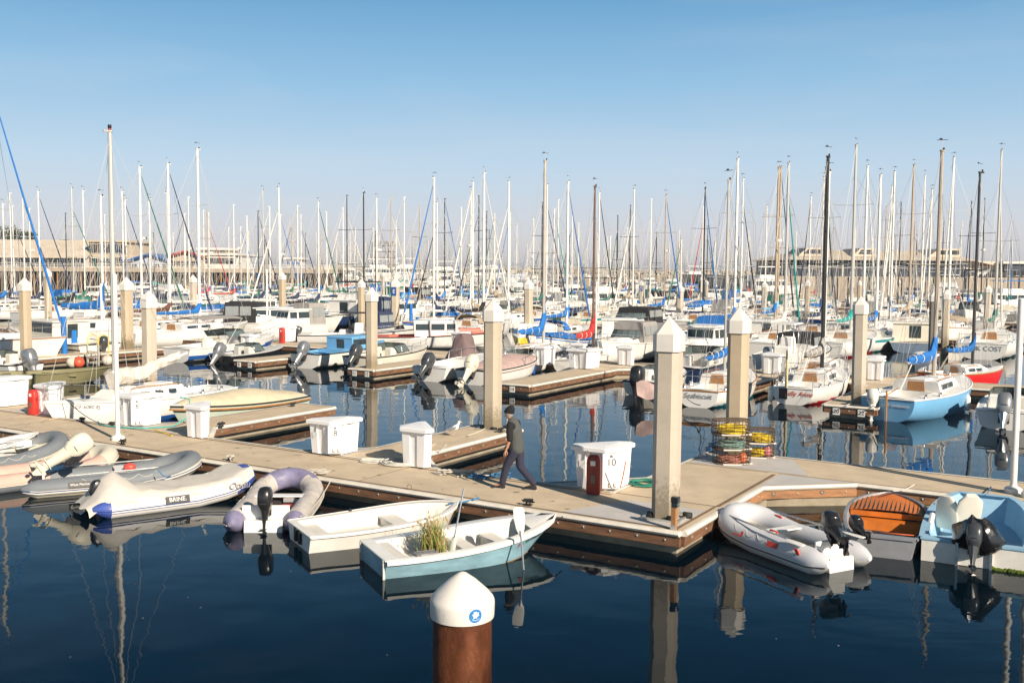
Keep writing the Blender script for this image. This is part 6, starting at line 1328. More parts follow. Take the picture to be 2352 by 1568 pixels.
# ================================================================ boats known by their masts: x, top y, mast colour, furled jib colour, jib direction, cover, hull, depth
LM=[(0, 'left frame edge'), (56, 'far left piling'), (155, 'blue wrapped pedestals'), (250, 'tall bare mast'), (340, 'piling behind drooping sail'), (453, 'tallest left-half mast'), (546, 'mid left blue pedestal'), (614, 'mid left white pole'), (735, 'powder blue cabin'), (853, 'windscreen boat piling'), (907, 'piling signed E'), (997, 'blue furled sail mast'), (1060, 'brown covered console'), (1131, 'gull finger piling'), (1215, 'yellow boat piling'), (1252, 'tall middle mast'), (1305, 'kinked blue furled sail'), (1367, 'red sail cover'), (1475, 'tall blue dock sign'), (1556, 'big foreground piling'), (1620, 'thin piling pair'), (1698, 'crab pot piling'), (1812, 'turquoise furled sail'), (1900, 'thick black mast'), (1979, 'berth 20 piling'), (2055, 'blue sloop boxes'), (2164, 'blue sloop mast'), (2251, 'red sloop mast'), (2325, 'right hand pole')]
auto=[]
def place(px,d,look,kind):
    k=min(LM,key=lambda a:abs(a[0]-px)); side='behind' if abs(px-k[0])<14 else ('left of' if px<k[0] else 'right of')
    row='nearer' if d<75 else 'midway' if d<120 else 'rear' if d<185 else 'farthest'
    return '%s, %s, %s %s'%(look,row,side,k[1])
def finish_labels():
    from collections import defaultdict
    D=defaultdict(list)
    for o,px in auto: D[o['label']].append((px,o))
    od=['first','second','third','fourth','fifth','sixth','seventh','eighth','ninth','tenth']
    for l,v in D.items():
        if len(v)>1:
            v.sort(key=lambda a:a[0])
            for i,(px,o) in enumerate(v): o['label']='%s from left, %s'%(od[min(i,9)],l)
MM={'w':MASTW,'a':ALU,'d':MASTD,'t':M('tan spar paint',(.46,.36,.26),.5,.1,2),'b':MASTB}
MN={'w':'white','a':'silver','d':'black','t':'tan','b':'wooden'}
ML=[(6,468,'w',0,1,'blue'),(22,444,'w',0,1,'navy'),(28,473,'w','navy',1,'white'),(52,457,'w','navy',1,'blue'),(67,479,'w',0,1,'tan'),(87,440,'w','navy',1,'navy'),(164,433,'a','green',1,'black'),(190,438,'w',0,1,'green'),(150,490,'d',0,1,'navy'),(166,498,'d',0,1,'green'),(240,494,'w',0,1,'white'),
(280,440,'w','navy',1,'brown'),(287,459,'w',0,1,'white'),(320,384,'w','green',1,'blue',76),(342,457,'w',0,1,'blue'),(385,377,'w','navy',1,'brown',72),(383,443,'w',0,-1,'white'),(424,492,'w','navy',-1,'tan'),(432,453,'w',0,1,'white'),(453,343,'w',0,1,'blue',70),(467,483,'w',0,1,'coral'),(476,483,'t',0,1,'red'),(479,489,'w','red',1,'blue'),(423,491,'w',0,1,'white'),
(525,523,'w',0,1,'navy'),(536,471,'w',0,1,'coral'),(567,497,'w','white',-1,'white'),(592.6,485,'d','navy',1,'green'),(603,437,'a',0,1,'navy'),(619,475,'w','white',-1,'navy'),(640,433,'w','white',-1,'black'),(644,493,'w','blue',1,'green'),(671,497,'t',0,1,'green'),(683,473,'w',0,1,'navy'),(691,493,'w','navy',1,'tan'),(731,465,'w','green',1,'navy'),(750,487,'w',0,-1,'green'),
(788,478,'w','white',-1,'green'),(796.6,449,'d','white',1,'black'),(835,442.5,'d',0,1,'green'),(865,456,'w','grey',1,'white'),(871,550,'w',0,1,'tan'),(899,450,'t','white',1,'teal'),(928,453,'w',0,1,'sky'),(964,473,'t',0,1,'tan'),(997,409,'w','blue',-1,'navy',78),(1004,467,'w','black',-1,'navy'),(1021.6,457,'d','blue',1,'blue'),(1060,477,'w',0,-1,'sky'),
(1086.5,420,'w','white',-1,'tan',82),(1082,440.5,'w',0,1,'white'),(1112,397,'w','white',1,'black',76),(1100,450,'d','black',-1,'navy'),(1118,486,'d',0,1,'blue'),(1169,419,'w','white',-1,'navy',86),(1172,489,'w','blue',-1,'black'),(1257,425,'w','navy',1,'navy'),(1246,465,'d',0,1,'green'),(1226,503,'w',0,-1,'white'),(1273,481,'w','teal',1,'navy'),(1283,459,'w',0,1,'white'),(1305,418,'w','blue',1,'blue',70),(1315,488,'w','navy',-1,'blue'),
(1377,442.5,'w','black',1,'white'),(1457,437,'w','white',-1,'white'),(1448,472,'d',0,1,'tan'),(1496.7,457,'w',0,-1,'white'),(1530,448,'t','blue',1,'blue'),(1560.8,529,'w',0,1,'blue'),(1417,538,'d',0,1,'navy'),(1395.6,544,'w',0,1,'white'),
(1619.7,432,'d','blue',1,'blue'),(1615.7,475,'w','red',-1,'grey'),(1695,365,'w',0,1,'blue',68),(1707.5,411,'w','black',1,'white'),(1761.7,473,'w',0,1,'blue'),(1789,385,'t',0,1,'blue',76),(1794,384,'t','navy',1,'sky',82),(1812,375,'a','teal',1,'white',66),(1862.9,453,'w','navy',-1,'teal'),(1898,384,'t','black',1,'navy',74),(1893,409,'w',0,-1,'blue'),
(1967,334,'a',0,1,'teal',64),(1993,382,'w','white',1,'green',72),(2023,403,'w',0,1,'blue',58),(2036,475,'t',0,1,'sky'),(2055,396,'w','white',-1,'blue',78),(2049,429,'w','white',-1,'navy'),(2070,465,'d','white',-1,'navy'),(2099.5,379,'t',0,1,'tan',80),(2125,403,'w',0,1,'green',90),(2141,437,'w','white',-1,'brown'),(2168,500,'d',0,1,'blue'),(2191,364,'w','white',-1,'blue',74),(2262,456,'d',0,1,'white'),(2232,463,'d','navy',-1,'blue')]
HL=['white','white','oldwhite','white','cream','white','grey','white','sky','navy','green','white','white','slate','white']
occ=[]
def free(p,r=3.4): return all((p.x-q[0])**2+(p.y-q[1])**2>max(r,q[2])**2 for q in occ)
for o in list(col.objects):
    if o.parent is None and o.get('category') in('sailboat','motorboat'): occ.append((o.location.x,o.location.y,3.8))
rr=random.Random(21)
for i,a in enumerate(ML):
    x,y,mc,jb,dr,cv=a[:6]; d=a[6] if len(a)>6 else max(66,(7.6+rr.uniform(-1,1))*2290/(622-y)); d=min(d,300)
    # slide in depth until the berth is free
    for k in range(14):
        dd=d*(1+.025*k*(1 if k%2 else -.6)); q=PD(x,y,dd)
        if dd>60 and free(q): d=dd; break
    q=PD(x,y,d); L=max(6.8,min(12,q.z/1.25)); occ.append((q.x,q.y,3.6)); hu=HL[rr.randrange(len(HL))]; lod=0 if d<60 else 1 if d<105 else 2
    jn={'navy':'navy','teal':'turquoise'}.get(jb,jb); look='%s sailboat, %s mast%s%s'%({'oldwhite':'off-white'}.get(hu,hu),MN[mc],', %s jib'%jn if jb else '','' if jb else ', %s cover'%cv)
    h=(AV if dr>0 else AV+pi)+rr.uniform(-.04,.04)
    o=sb(place(x,d,look,'s'),x,y,d,h,L,hull=hu,boot=rr.choice(['blue','teal','red','navy','black','green']),stripe=rr.choice([None,'blue','navy',None,'teal']),cover=cv,jib=jb or None,mastm=MM[mc],lod=lod,seed=i,spr=2 if q.z>12 else 1,dodger=rr.choice([None,None,'blue','tan','navy']) if lod<2 else None,rails=lod<2,group='sailboats moored in the marina rows',radar=i%9==4,mr=(.10 if d<90 else .085) if len(a)>6 else .075); auto.append((o,x))
# the boat whose long blue furled sail rakes down from off-frame
b=PD(150,686,52); L=12; h=AU+.25; mt=PD(-52,120,52+.0); sailboat('white yacht with a long bright blue furled headsail raking down at the left edge',(b.x-cos(h)*L/2,b.y-sin(h)*L/2,0),h,L,3.5,'white','blue',None,mast=14.8,mx=.13,mr=.09,cover='blue',jib='blue',lod=1,seed=1,group=None)
# ---- feature boats in the middle rows
def fb(label,px,py,h,L=7,**k):
    p=P(px,py,0); occ.append((p.x,p.y,3.6)); return motorboat(label,(p.x,p.y,0),h,L,k.pop('B',L*.36),seed=k.pop('seed',1),lod=k.pop('lod',1),**k)
fb('yellow hulled boat with navy waterline behind the gull finger piling',1228,800,AV+.6,8.5,hull='yellow',boot='navy',kind='cabin',cabh=.55,ob=None,rails=1,bz=.28,sternZ=1.0,bowZ=1.3)
fb('open boat with coral red deck and white windscreen cabin',1010,800,AV-.9,8.2,hull='white',deckc='coral',cabc='white',cabh=.9,kind='cabin',ob=None,seed=4,sternZ=.8,bowZ=1.1)
fb('centre console boat with black hard top and twin charcoal outboards',825,790,AV-.95,8,hull='white',kind='console',canv='black',ob='dark',nob=2,tilt=25,seed=2)
fb('white cruiser with dark canvas enclosure left of the white pole',650,772,AV-1.0,9,hull='white',kind='cabin',canv='black',ob=None,seed=5,sternZ=1.0,bowZ=1.5)
fb('white pilothouse motorboat with row of dark windows, left of the E piling',865,728,AV-.9,9.5,kind='cabin',ob=None,seed=7,sternZ=1.1,bowZ=1.7)
fb('navy blue canopied workboat right of the windscreen boat piling',890,770,AV,7,hull='white',kind='cuddy',canv='navy',ob='dark',seed=8)
fb('white cruiser with black framed canvas flybridge in the middle rows',1395,722,AV-.8,11,kind='fly',canv='black',ob=None,seed=9,sternZ=1.2,bowZ=1.9)
fb('fishing boat with black canvas wheelhouse and twin silver outboards',1510,808,AV+.1,7.2,kind='cuddy',canv='grey',ob='silver',nob=2,tilt=40,seed=3)
fb('white pilothouse boat with open wheelhouse windows beside the red sail cover',1420,790,AV+.4,7.5,kind='cabin',ob=None,seed=5,hull='cream')
fb('light blue sterned sailing hull in front of the mast cluster',1630,778,AV,8,hull='sky',kind='cuddy',ob=None,seed=2,boot='navy',bz=.2)
fb('white boat with pale blue stripe and ladder at its stern, mid right',1775,795,AV,8.5,hull='white',stripe='teal',kind='cabin',ob=None,seed=1,boot='teal',bz=.15)
fb('boat with a tall dark canvas cockpit tent left of the black mast',1850,838,AV,6.6,kind='cuddy',canv='black',ob=None,seed=6)
fb('pale mint hulled boat with wooden cabin doors right of the black mast',1952,800,AV,8,hull='mint',kind='cabin',ob=None,seed=3,boot='green',bz=.3)
fb('dark hulled barge-like boat with a salmon cabin side, right of the berth 20 piling',2095,800,AV+.2,8.5,hull='slate',deckc='coral' if 0 else 'cream',kind='cabin',ob=None,seed=9,B=3.3)
fb('white cruiser with bright blue canvas sides near the right edge',2330,722,AV-1,11,kind='fly',canv='blue',ob=None,seed=3,sternZ=1.2,bowZ=1.8)
fb('long white sailing hull with turquoise bottom lying across the left channel',372,757,AU+pi+.1,11,hull='white',boot='teal',bz=.22,kind='covered',canv='white',ob=None,seed=4,sternZ=1.1,bowZ=1.5)
fb('dark green hulled boat with a green canvas cabin left of the tall bare mast',215,733,AV-.7,9,hull='green',kind='cuddy',canv='green',ob=None,seed=4,sternZ=1.0,bowZ=1.4)
fb('orange red covered dinghy between two left hand pilings',480,722,AU,5.5,hull='white',kind='covered',canv='coral',ob=None,seed=2,rails=0)
fb('small boat under a green cover in the left centre',713,712,AU,6,hull='white',kind='covered',canv='green',ob=None,seed=2,rails=0)
# ---- rows behind: berths filled along each walkway
walks=[45.1,76.5,106,136,167,198,230,263,298]; nm=0; nS=0
for wi,wv in enumerate(walks):
    u0=-wv*1.25-8; u1=wv*.62+4
    if 0<wi<5: dock('walkway dock %s'%['between the middle rows of boats','behind the middle rows of boats','in the rear rows of boats','deep in the rear rows of boats'][wi-1],[(u0,wv-1),(u1,wv-1),(u1,wv+1),(u0,wv+1)],edges=[0],fine=False,fl=False,group='walkways between the rear rows')
    for side in((1,) if wi==0 else (-1,1)):
        u=u0
        while u<u1:
            u+=rr.uniform(3.9,5.0)+(max(0,wi-1)*.4); v=wv+side*(6+rr.uniform(-.6,.6)); q=Q(u,v); px,py=PX(q)
            if not(-25<px<2375) or q.y<(49 if wi==0 else 58): continue
            if not free(q,3.5): continue
            if wv<100 and not (rr.random()<.9): continue
            if (px>1765 and q.y>168) or (px<775 and q.y>205): continue
            occ.append((q.x,q.y,3.0)); h=(AV if rr.random()<.55 else AV+pi)+rr.uniform(-.05,.05); lod=1 if q.y<95 else 2
            if rr.random()<(.95 if wi==0 else .52) and nm<205:
                nm+=1; kd=rr.choice(['cabin','cabin','cuddy','fly','cuddy','covered','console']) ; kd=rr.choice(['cuddy','covered','cabin','console']) if wi==0 else kd; L=rr.uniform(6.5,9.5)+(2 if kd=='fly' else 0)-(1 if wi==0 else 0)
                cvv=rr.choice([None,'blue','black','navy','black','green','navy','grey','black']); 
                if kd=='covered': cvv=rr.choice(['blue','grey','tan','green','white'])
                hu=rr.choice(['white','white','cream','white','white','oldwhite','navy','white']) if wi else 'white'; cvv=rr.choice([None,'blue',None,'grey','white']) if (wi==0 and kd!='covered') else 'blue' if wi==0 else cvv; kn={'cabin':'pilothouse boat','cuddy':'cuddy boat','fly':'flybridge cruiser','covered':'covered boat','console':'console boat'}[kd]
                o=motorboat(place(px,q.y,'%s %s%s'%({'oldwhite':'off-white'}.get(hu,hu),kn,' with %s canvas'%cvv if cvv else ''),'m'),(q.x,q.y,0),h,L,L*.35,hu,rr.choice(['blue','red','black',None,'teal']),None,kd,ob=rr.choice([None,'dark','white','silver']) if kd!='fly' else None,canv=cvv,lod=lod,group='motorboats moored in the rear rows',seed=nm,sternZ=rr.uniform(.8,1.15),bowZ=rr.uniform(1.2,1.6),mastp=rr.choice([0,0,1.8,2.6]) if kd in('cabin','fly') else 0)
            elif nS<170 and q.y>104:
                nS+=1; L=rr.uniform(7,10); mc=rr.choice('wwwwatd'); cv=rr.choice(['blue','blue','navy','green','white','tan','red','white','teal']); jb=rr.choice([None,None,'white','navy','blue',None,'green']); hu=HL[rr.randrange(len(HL))]
                ytop=rr.uniform(470,560); mh=min(11.8,max(8.2,5.1+(622-ytop)*q.y/2290)); o=sailboat(place(px,q.y,'%s sailboat, %s mast, %s'%({'oldwhite':'off-white'}.get(hu,hu),MN[mc],'%s jib'%jb if jb else '%s cover'%cv),'s'),(q.x,q.y,0),h,L,L*.31,hu,rr.choice(['blue','red','navy']),None,mh,mastm=MM[mc],cover=cv,jib=jb,lod=2,group='sailboats moored in the marina rows',seed=nS,mr=.07)
            else: continue
            auto.append((o,px))
            if side>0 and rr.random()<.34: 
                q2=Q(u+2.4,wv-side*0+11.5); px2,_=PX(q2)
                if 0<px2<2352 and q2.y>70: o=piling(place(px2,q2.y,'slim concrete piling with white cap','p'),(q2.x,q2.y),rr.uniform(4.1,4.7),.45); auto.append((o,px2))
finish_labels()

# fenders hanging between the near boats and their docks
for i,(px,py,z,c,lb) in enumerate([(1770,905,.35,'white','white cylinder fender at the side of the first white sloop'),(1962,900,.35,'white','white cylinder fender right of the black masted sloop'),(2222,925,.35,'white','white cylinder fender beside the powder blue sloop bow'),(872,838,.3,'white','white fender beside the windscreen boat'),(1225,846,.3,'blue','blue fender by the small white runabout bow'),(590,815,.3,'white','white fender under the striped speedboat bow'),(1572,900,.35,'blue','blue fender left of the rolled blue sail boat')]):
    p=P(px,py,z); mb=MB(); mb.lathe([(0,-.3),(.07,-.27),(.105,-.2),(.105,.2),(.07,.27),(.02,.3),(.02,.36),(0,.36)],WHITE if c=='white' else HU['blue'],12); mb.tube([(0,0,.34),(.02,0,.85)],.01,ROPE,n=4); o=mb.build('cylinder_fender'); o.location=p; tag(o,lb,'fender')
# ================================================================ wharf, breakwater, quay building
def pxbox(mb,x0,x1,y0,y1,Y,dep,m,yr=None):
    """box whose front face spans pixel columns x0..x1 and rows y0(top)..y1 at distance Y"""
    a=PD(x0,(y0+y1)/2,Y); b=PD(x1,(y0+y1)/2,Y); zt=PD((x0+x1)/2,y0,Y).z; zb=PD((x0+x1)/2,y1,Y).z if y1 is not None else 0
    mb.box(((a.x+b.x)/2,Y+dep/2,(zt+zb)/2),(b.x-a.x,dep,zt-zb),m); return a.x,b.x,zb,zt
TANW=M('plain tan wall paint',(.52,.43,.32),.8,.1,.3); TANR=M('pale tan shingle roof',(.60,.51,.40),.85,.15,.4,bump=.4,bs=3); WW=M('white painted siding',(.70,.66,.60),.7,.08,.5); BR=M('brown timber frame',(.35,.20,.09),.8,.3,.5); YT=M('ochre timber frame',(.55,.38,.17),.8,.2,.6)  # the tan walls use one even base colour
DKG=M('dark shopfront glass',(.03,.035,.04),.15,.4,.4); DB=M('dark blue window wall',(.012,.022,.04),.45,.5,.3); WHF=M('weathered wharf timber',(.17,.12,.08),.9,.4,.4); BLT=M('blue trim paint',(.04,.13,.36),.6,.1,1); LBW=M('pale blue wall paint',(.45,.50,.58),.7,.1,1); QC=M('quay concrete',(.40,.33,.25),.9,.2,.15,dirt=.4,dc=(.2,.16,.12))
YW=235
def bld(name,label,x0,x1,yt,yb,Y,dep,wall,roof=None,rh=0,kind='gable_x',wins=None,cat='building',winm=DKG,trim=None):
    mb=MB(); a,b,zb,zt=pxbox(mb,x0,x1,yt,yb,Y,dep,wall); c=Vector(((a+b)/2,Y,zb))
    root=thing(name,label,cat,tuple(c)); mb.v=[v-c for v in mb.v]; mb.build('wall',root); W=b-a; H_=zt-zb
    if roof:
        mb=MB(); o=.6; h=rh*Y/2290
        if kind=='gable_x':   # ridge runs along the front
            p=[(-W/2-o,-o,H_-.05),(W/2+o,-o,H_-.05),(W/2+o,dep/2,H_+h),(-W/2-o,dep/2,H_+h),(W/2+o,dep+o,H_-.05),(-W/2-o,dep+o,H_-.05)]
            mb.add(p+[(x,y,z-.35) for x,y,z in p],[(0,1,2,3),(3,2,4,5),(6,7,8,9),(9,8,10,11),(0,1,7,6),(4,5,11,10),(1,2,8,7),(2,4,10,8),(0,3,9,6),(3,5,11,9)],roof)
            for sx in(-W/2+.02,W/2-.02): mb.add([(sx,0,H_),(sx,dep,H_),(sx,dep/2,H_+h-.2)],[(0,1,2)],wall)
        elif kind=='gable_y':   # gable faces the water
            p=[(-W/2-o,-o,H_-.05),(0,-o,H_+h),(W/2+o,-o,H_-.05),(-W/2-o,dep,H_-.05),(0,dep,H_+h),(W/2+o,dep,H_-.05)]
            mb.add(p+[(x,y,z-.35) for x,y,z in p],[(0,1,4,3),(1,2,5,4),(6,7,10,9),(7,8,11,10),(0,1,7,6),(1,2,8,7)],roof); mb.add([(-W/2,0,H_),(W/2,0,H_),(0,0,H_+h-.2)],[(0,1,2)],wall)
        else: mb.box((0,dep/2,H_+.25),(W+1.2,dep+1,.5),roof); 
        mb.build('roof',root)
    if trim:
        mb=MB(); h=rh*Y/2290
        if kind=='gable_y': mb.tube([(-W/2-.6,-.62,H_-.2),(0,-.62,H_+h-.2),(W/2+.6,-.62,H_-.2)],.35,trim,n=4)
        else: mb.box((0,-.7,H_-.1),(W+1.2,.2,.5),trim)
        mb.build('trim',root)
    for n,z0,z1,gap in ([wins] if wins and not isinstance(wins,list) else wins or []):
        for k in range(n):
            w=W/n; x=-W/2+w*(k+.5); mb=MB(); mb.box((x,-.04,H_*(z0+z1)/2),(w*(1-gap),.1,H_*(z1-z0)),winm); mb.tube([(x-w*(1-gap)/2,-.1,H_*z0),(x+w*(1-gap)/2,-.1,H_*z0)],.06,WW,n=4); mb.tube([(x,-.1,H_*z0),(x,-.1,H_*z1)],.03,WW,n=4); mb.build('window',root)
    return root,W,H_
# wharf deck on piles with a railing
def wharf(label,x0,x1,Y,dep,yd,rail=True,n=46):
    a=PD(x0,620,Y).x; b=PD(x1,620,Y).x; z=PD((x0+x1)/2,yd,Y).z; root=thing('wharf',label,'wharf',((a+b)/2,Y,0)); W=b-a
    mb=MB(); mb.box((0,dep/2,z-.3),(W,dep,.6),WHF); mb.box((0,-.1,z-.35),(W,.3,.9),M('pale fascia board',(.42,.34,.25),.8,.2,.4)); mb.build('deck',root)
    for k in range(n):
        x=-W/2+W*(k+.5)/n; mb=MB(); mb.tube([(x,.3,-1),(x,.3,z-.3)],.2,BR if k%5==0 else WHF,n=6); 
        if k%3==0: mb.tube([(x,.3,.5),(x+W/n,.3,z-.8)],.12,WHF,n=4)
        mb.build('pile',root)
    mb=MB(); mb.box((0,dep*.5,z/2-.8),(W,.3,z),M('wharf underside shade colour',(.03,.025,.02),.9)); mb.build('under_shade_sheet',root)  # near-black sheet stands in for the shade beneath the deck
    if rail:
        mb=MB(); 
        for zz in(.35,.7,1.1): mb.box((0,0,z+zz),(W,.06,.09),WW)
        for k in range(int(W/2.2)): mb.box((-W/2+2.2*k,.0,z+.55),(.12,.1,1.15),WW)
        mb.build('railing',root)
    return root
wharf('long old wharf on timber piles carrying the restaurants, left background',-90,770,YW,28,617,n=80)
zr=0
bld('restaurant_building','wide tan roofed restaurant with a band of dark windows at the far left',-80,196,588,617,YW+2,22,WW,TANR,40,'gable_x',(13,.12,.93,.07))
bld('roof_annex','small white upper storey box on the restaurant roof',172,208,560,586,YW+12,8,WW,TANW,4,'flat',(2,.4,.8,.5))
bld('timber_building','open ochre timber framed two storey building beside the restaurant',205,292,556,617,YW+4,16,TANW,TANW,3,'flat',[(9,.58,.92,.2),(9,.08,.42,.2)])
r,W,H_=bld('arcade_building','low brown arcade under the ochre timber building',288,330,592,617,YW+2,10,BR,TANR,6,'gable_x',(4,.2,.8,.3))
bld('blue_trimmed_building','white gabled building with a bright blue roof edge on the wharf',300,388,598,617,YW+1,14,LBW,M('blue grey roof',(.14,.22,.36),.7,.1,.5),16,'gable_y',(5,.1,.6,.4),trim=BLT)
bld('clock_gable_building','tan building with a curved gable and red awnings on the wharf',392,462,588,617,YW+3,14,TANW,TANR,12,'gable_y',(6,.15,.6,.3),trim=M('red awning',(.45,.06,.03),.7))
bld('two_storey_restaurant','flat roofed white building with long window bands near the wharf end',440,541,586,617,YW+6,16,WW,WW,3,'flat',(14,.35,.8,.12))
bld('upper_deck','upper glazed storey on the flat roofed wharf building',458,520,574,586,YW+9,10,TANW,WW,3,'flat',(10,.25,.85,.15),winm=M('grey green glass',(.10,.13,.13),.2,.2,1))
bld('wharf_kiosk','small white and blue kiosk at the outer end of the wharf',657,690,596,616,YW+4,6,WW,WW,2,'flat',(3,.3,.8,.3),winm=BLT)
bld('hill_house','tan house row behind the restaurant roof, far left',-40,60,562,600,YW+60,20,TANW,TANR,14,'gable_x',(8,.3,.6,.5))
for px,lab in((440,'lamp'),(551,'lamp'),(617,'lamp')):
    a=PD(px,617,YW+1); t=PD(px,570,YW+1); r=thing('street_lamp','double headed street lamp on the wharf %s'%{440:'before the flat roofed building',551:'right of the two storey restaurant',617:'near the wharf middle'}[px],'street lamp',tuple(a)); mb=MB(); mb.tube([(0,0,0),(0,0,t.z-a.z)],.09,MASTD,n=6); mb.build('post',r); mb=MB(); mb.box((0,0,t.z-a.z),(1.0,.4,.5),WW); mb.build('lamp_head',r)
# trees at far left
LEAF=M('dark cypress foliage',(.035,.055,.02),.9,.4,1.5)
def tree(label,px,ytop,yb,Y,w,seed):
    b=PD(px,yb,Y); t=PD(px,ytop,Y); h=t.z-b.z; root=thing('cypress_tree',label,'tree',tuple(b)); mb=MB(); mb.tube([(0,0,-3),(0,0,h*.4),(.2,.1,h*.7)],[.4,.28,.1],BR,n=6); mb.build('trunk',root); rr=random.Random(seed); mb=MB()
    cl=[(rr.uniform(-w,w),rr.uniform(-w,w)*.6,h*rr.uniform(.35,.95)) for _ in range(16)]
    for c in cl:
        for _ in range(110):
            p=Vector(c)+Vector((rr.gauss(0,w*.22),rr.gauss(0,w*.2),rr.gauss(0,h*.07))); s=rr.uniform(.15,.4); d=Vector((rr.uniform(-1,1),rr.uniform(-1,1),rr.uniform(-1,1))).normalized()*s; e=Vector((rr.uniform(-1,1),rr.uniform(-1,1),rr.uniform(-1,1))).normalized()*s*.6; mb.add([p-d,p+e,p+d,p-e],[(0,1,2,3)],LEAF)
    mb.build('crown',root)
tree('dark cypress tree above the roofs at the far left edge',8,521,560,YW+70,5.5,1); tree('smaller dark cypress tree right of the first, far left',32,530,560,YW+75,4.5,2)
# ---- breakwater with riprap
YB=400
a=PD(700,620,YB).x; b=PD(1850,620,YB).x; zt=PD(1300,629,YB).z
root=thing('breakwater','long tan concrete breakwater wall closing the marina at the horizon','breakwater',((a+b)/2,YB,0)); mb=MB(); mb.box((0,1.5,zt/2-1),(b-a,3,zt+2),QC); mb.build('wall',root)
for k in range(34):
    mb=MB(); x=-(b-a)/2+(b-a)*(k+.5)/34; mb.box((x,-.05,zt*.52),(2.6,.2,zt*.42),M('opening shade colour',(.03,.028,.025),.8)); mb.build('opening',root)  # openings are not cut: their inner shade is near-black boxes on the wall
rr=random.Random(12); mb=MB(); RK=M('pale riprap boulders',(.42,.36,.28),.9,.35,.5,bump=.5,bs=2)
for k in range(900):
    x=a+(b-a)*rr.random(); z=rr.uniform(3.2,4.6)+.5*sin(x*.07); s=rr.uniform(.7,1.7); y=YB+5+rr.uniform(0,8); vs=[]
    e=Euler((rr.uniform(0,3),rr.uniform(0,3),rr.uniform(0,3))).to_matrix()
    for sx in(-1,1):
        for sy in(-1,1):
            for sz in(-1,1): vs.append(Vector((x,y,z))+e@Vector((sx*s*rr.uniform(.6,1.1),sy*s*.8*rr.uniform(.6,1.1),sz*s*.6*rr.uniform(.6,1.1))))
    mb.add(vs,[(0,1,3,2),(4,6,7,5),(0,4,5,1),(2,3,7,6),(0,2,6,4),(1,5,7,3)],RK)
o=mb.build('riprap_rocks'); tag(o,'band of pale riprap boulders heaped behind the breakwater wall','rocks',kind='stuff')
# ---- quay and the long tan roofed building on the right
YQ=178
a=PD(1745,620,YQ).x; b=PD(2480,620,YQ).x; zq=PD(2050,636,YQ).z; root=thing('quay_wall','tan concrete quay carrying the long dark glazed building at right','quay',((a+b)/2,YQ,0)); mb=MB(); mb.box((0,40,zq/2-1),(b-a,80,zq+2),QC); mb.build('wall',root); mb=MB()
for k in range(30): mb.box((-(b-a)/2+(b-a)*(k+.5)/30,-.12,zq*.4),(.5,.25,zq*1.2),QC)
mb.build('buttress',root)
Y=YQ+14; dep=26; x0=PD(1812,620,Y).x; x1=PD(2212,620,Y).x; x2=PD(2300,620,Y).x; zb=zq; ze=PD(2000,598,Y).z; zr=PD(2000,574,Y+8).z
root=thing('long_quay_building','long tan roofed building with dark glazed front and raised roof lanterns at right','building',((x0+x1)/2,Y,zb)); W=x1-x0; H_=ze-zb; RH=zr-ze
mb=MB(); mb.box((0,dep/2,H_/2),(W,dep,H_),DB); mb.build('glazed_wall',root)
for k in range(14):
    mb=MB(); mb.box((-W/2+W*(k)/13,-.12,H_/2),(.18,.25,H_),M('grey mullion',(.16,.17,.18),.6) if k%4 else WW); mb.build('mullion',root)
mb=MB(); mb.box((0,-.1,H_*.52),(W,.2,.25),M('grey band',(.2,.2,.22),.6)); mb.build('floor_band',root)
We=x2-x1; mb=MB(); mb.box((W/2+We*.42,dep/2,H_/2-.02),(We*.84,dep,H_),M('cream end wall',(.58,.50,.40),.8,.1,.5)); mb.build('end_wall',root)
mb=MB(); mb.box((W/2+We*.45,-.1,H_*.55),(3.0,.2,1.6),M('brown signboard',(.30,.12,.04),.6)); mb.box((W/2+We*.45,-.15,H_*.55),(2.3,.2,.9),WW); mb.build('signboard',root)
mb=MB(); hip=6; Xr=W/2+We
p=[(-W/2-1.2,-1.6,H_),(W/2+We*.2,-1.6,H_),(Xr,-1.6,H_-1.2),(-W/2+hip,dep/2,H_+RH),(W/2+We*.1,dep/2,H_+RH),(Xr,dep+1.6,H_-1.2),(W/2+We*.2,dep+1.6,H_),(-W/2-1.2,dep+1.6,H_)]
mb.add(p,[(0,1,4,3),(1,2,4),(2,5,4),(0,3,7),(7,6,4,3),(6,5,4),(0,1,2,5,6,7)],TANR); mb.build('roof',root)
for fx,wd in((.15,5.0),(.46,4.5),(.93,6.5)):
    x=-W/2+W*fx; mb=MB(); z=H_+RH*.35
    mb.add([(x-wd/2,3,z),(x+wd/2,3,z),(x+wd/2,3,z+RH*.75),(x-wd/6,3,z+RH*.75),(x-wd/2,13,z),(x+wd/2,13,z),(x+wd/2,13,z+RH*.75),(x-wd/6,13,z+RH*.75)],[(0,1,2,3),(4,5,6,7),(0,4,7,3),(1,5,6,2),(3,2,6,7)],TANR); l=mb.build('roof_lantern',root)
    mb=MB(); mb.add([(x-wd*.25,2.95,z+.5),(x+wd*.42,2.95,z+.5),(x+wd*.42,2.95,z+RH*.6),(x-wd*.12,2.95,z+RH*.6)],[(0,1,2,3)],DKG); mb.build('window',l)
bld('grey_shed','dark container and pale shed on the quay at the right edge',2308,2380,606,637,YQ+12,8,M('dark blue grey container',(.03,.04,.06),.6,.2,1),WW,2,'flat',(4,.1,.5,.4))
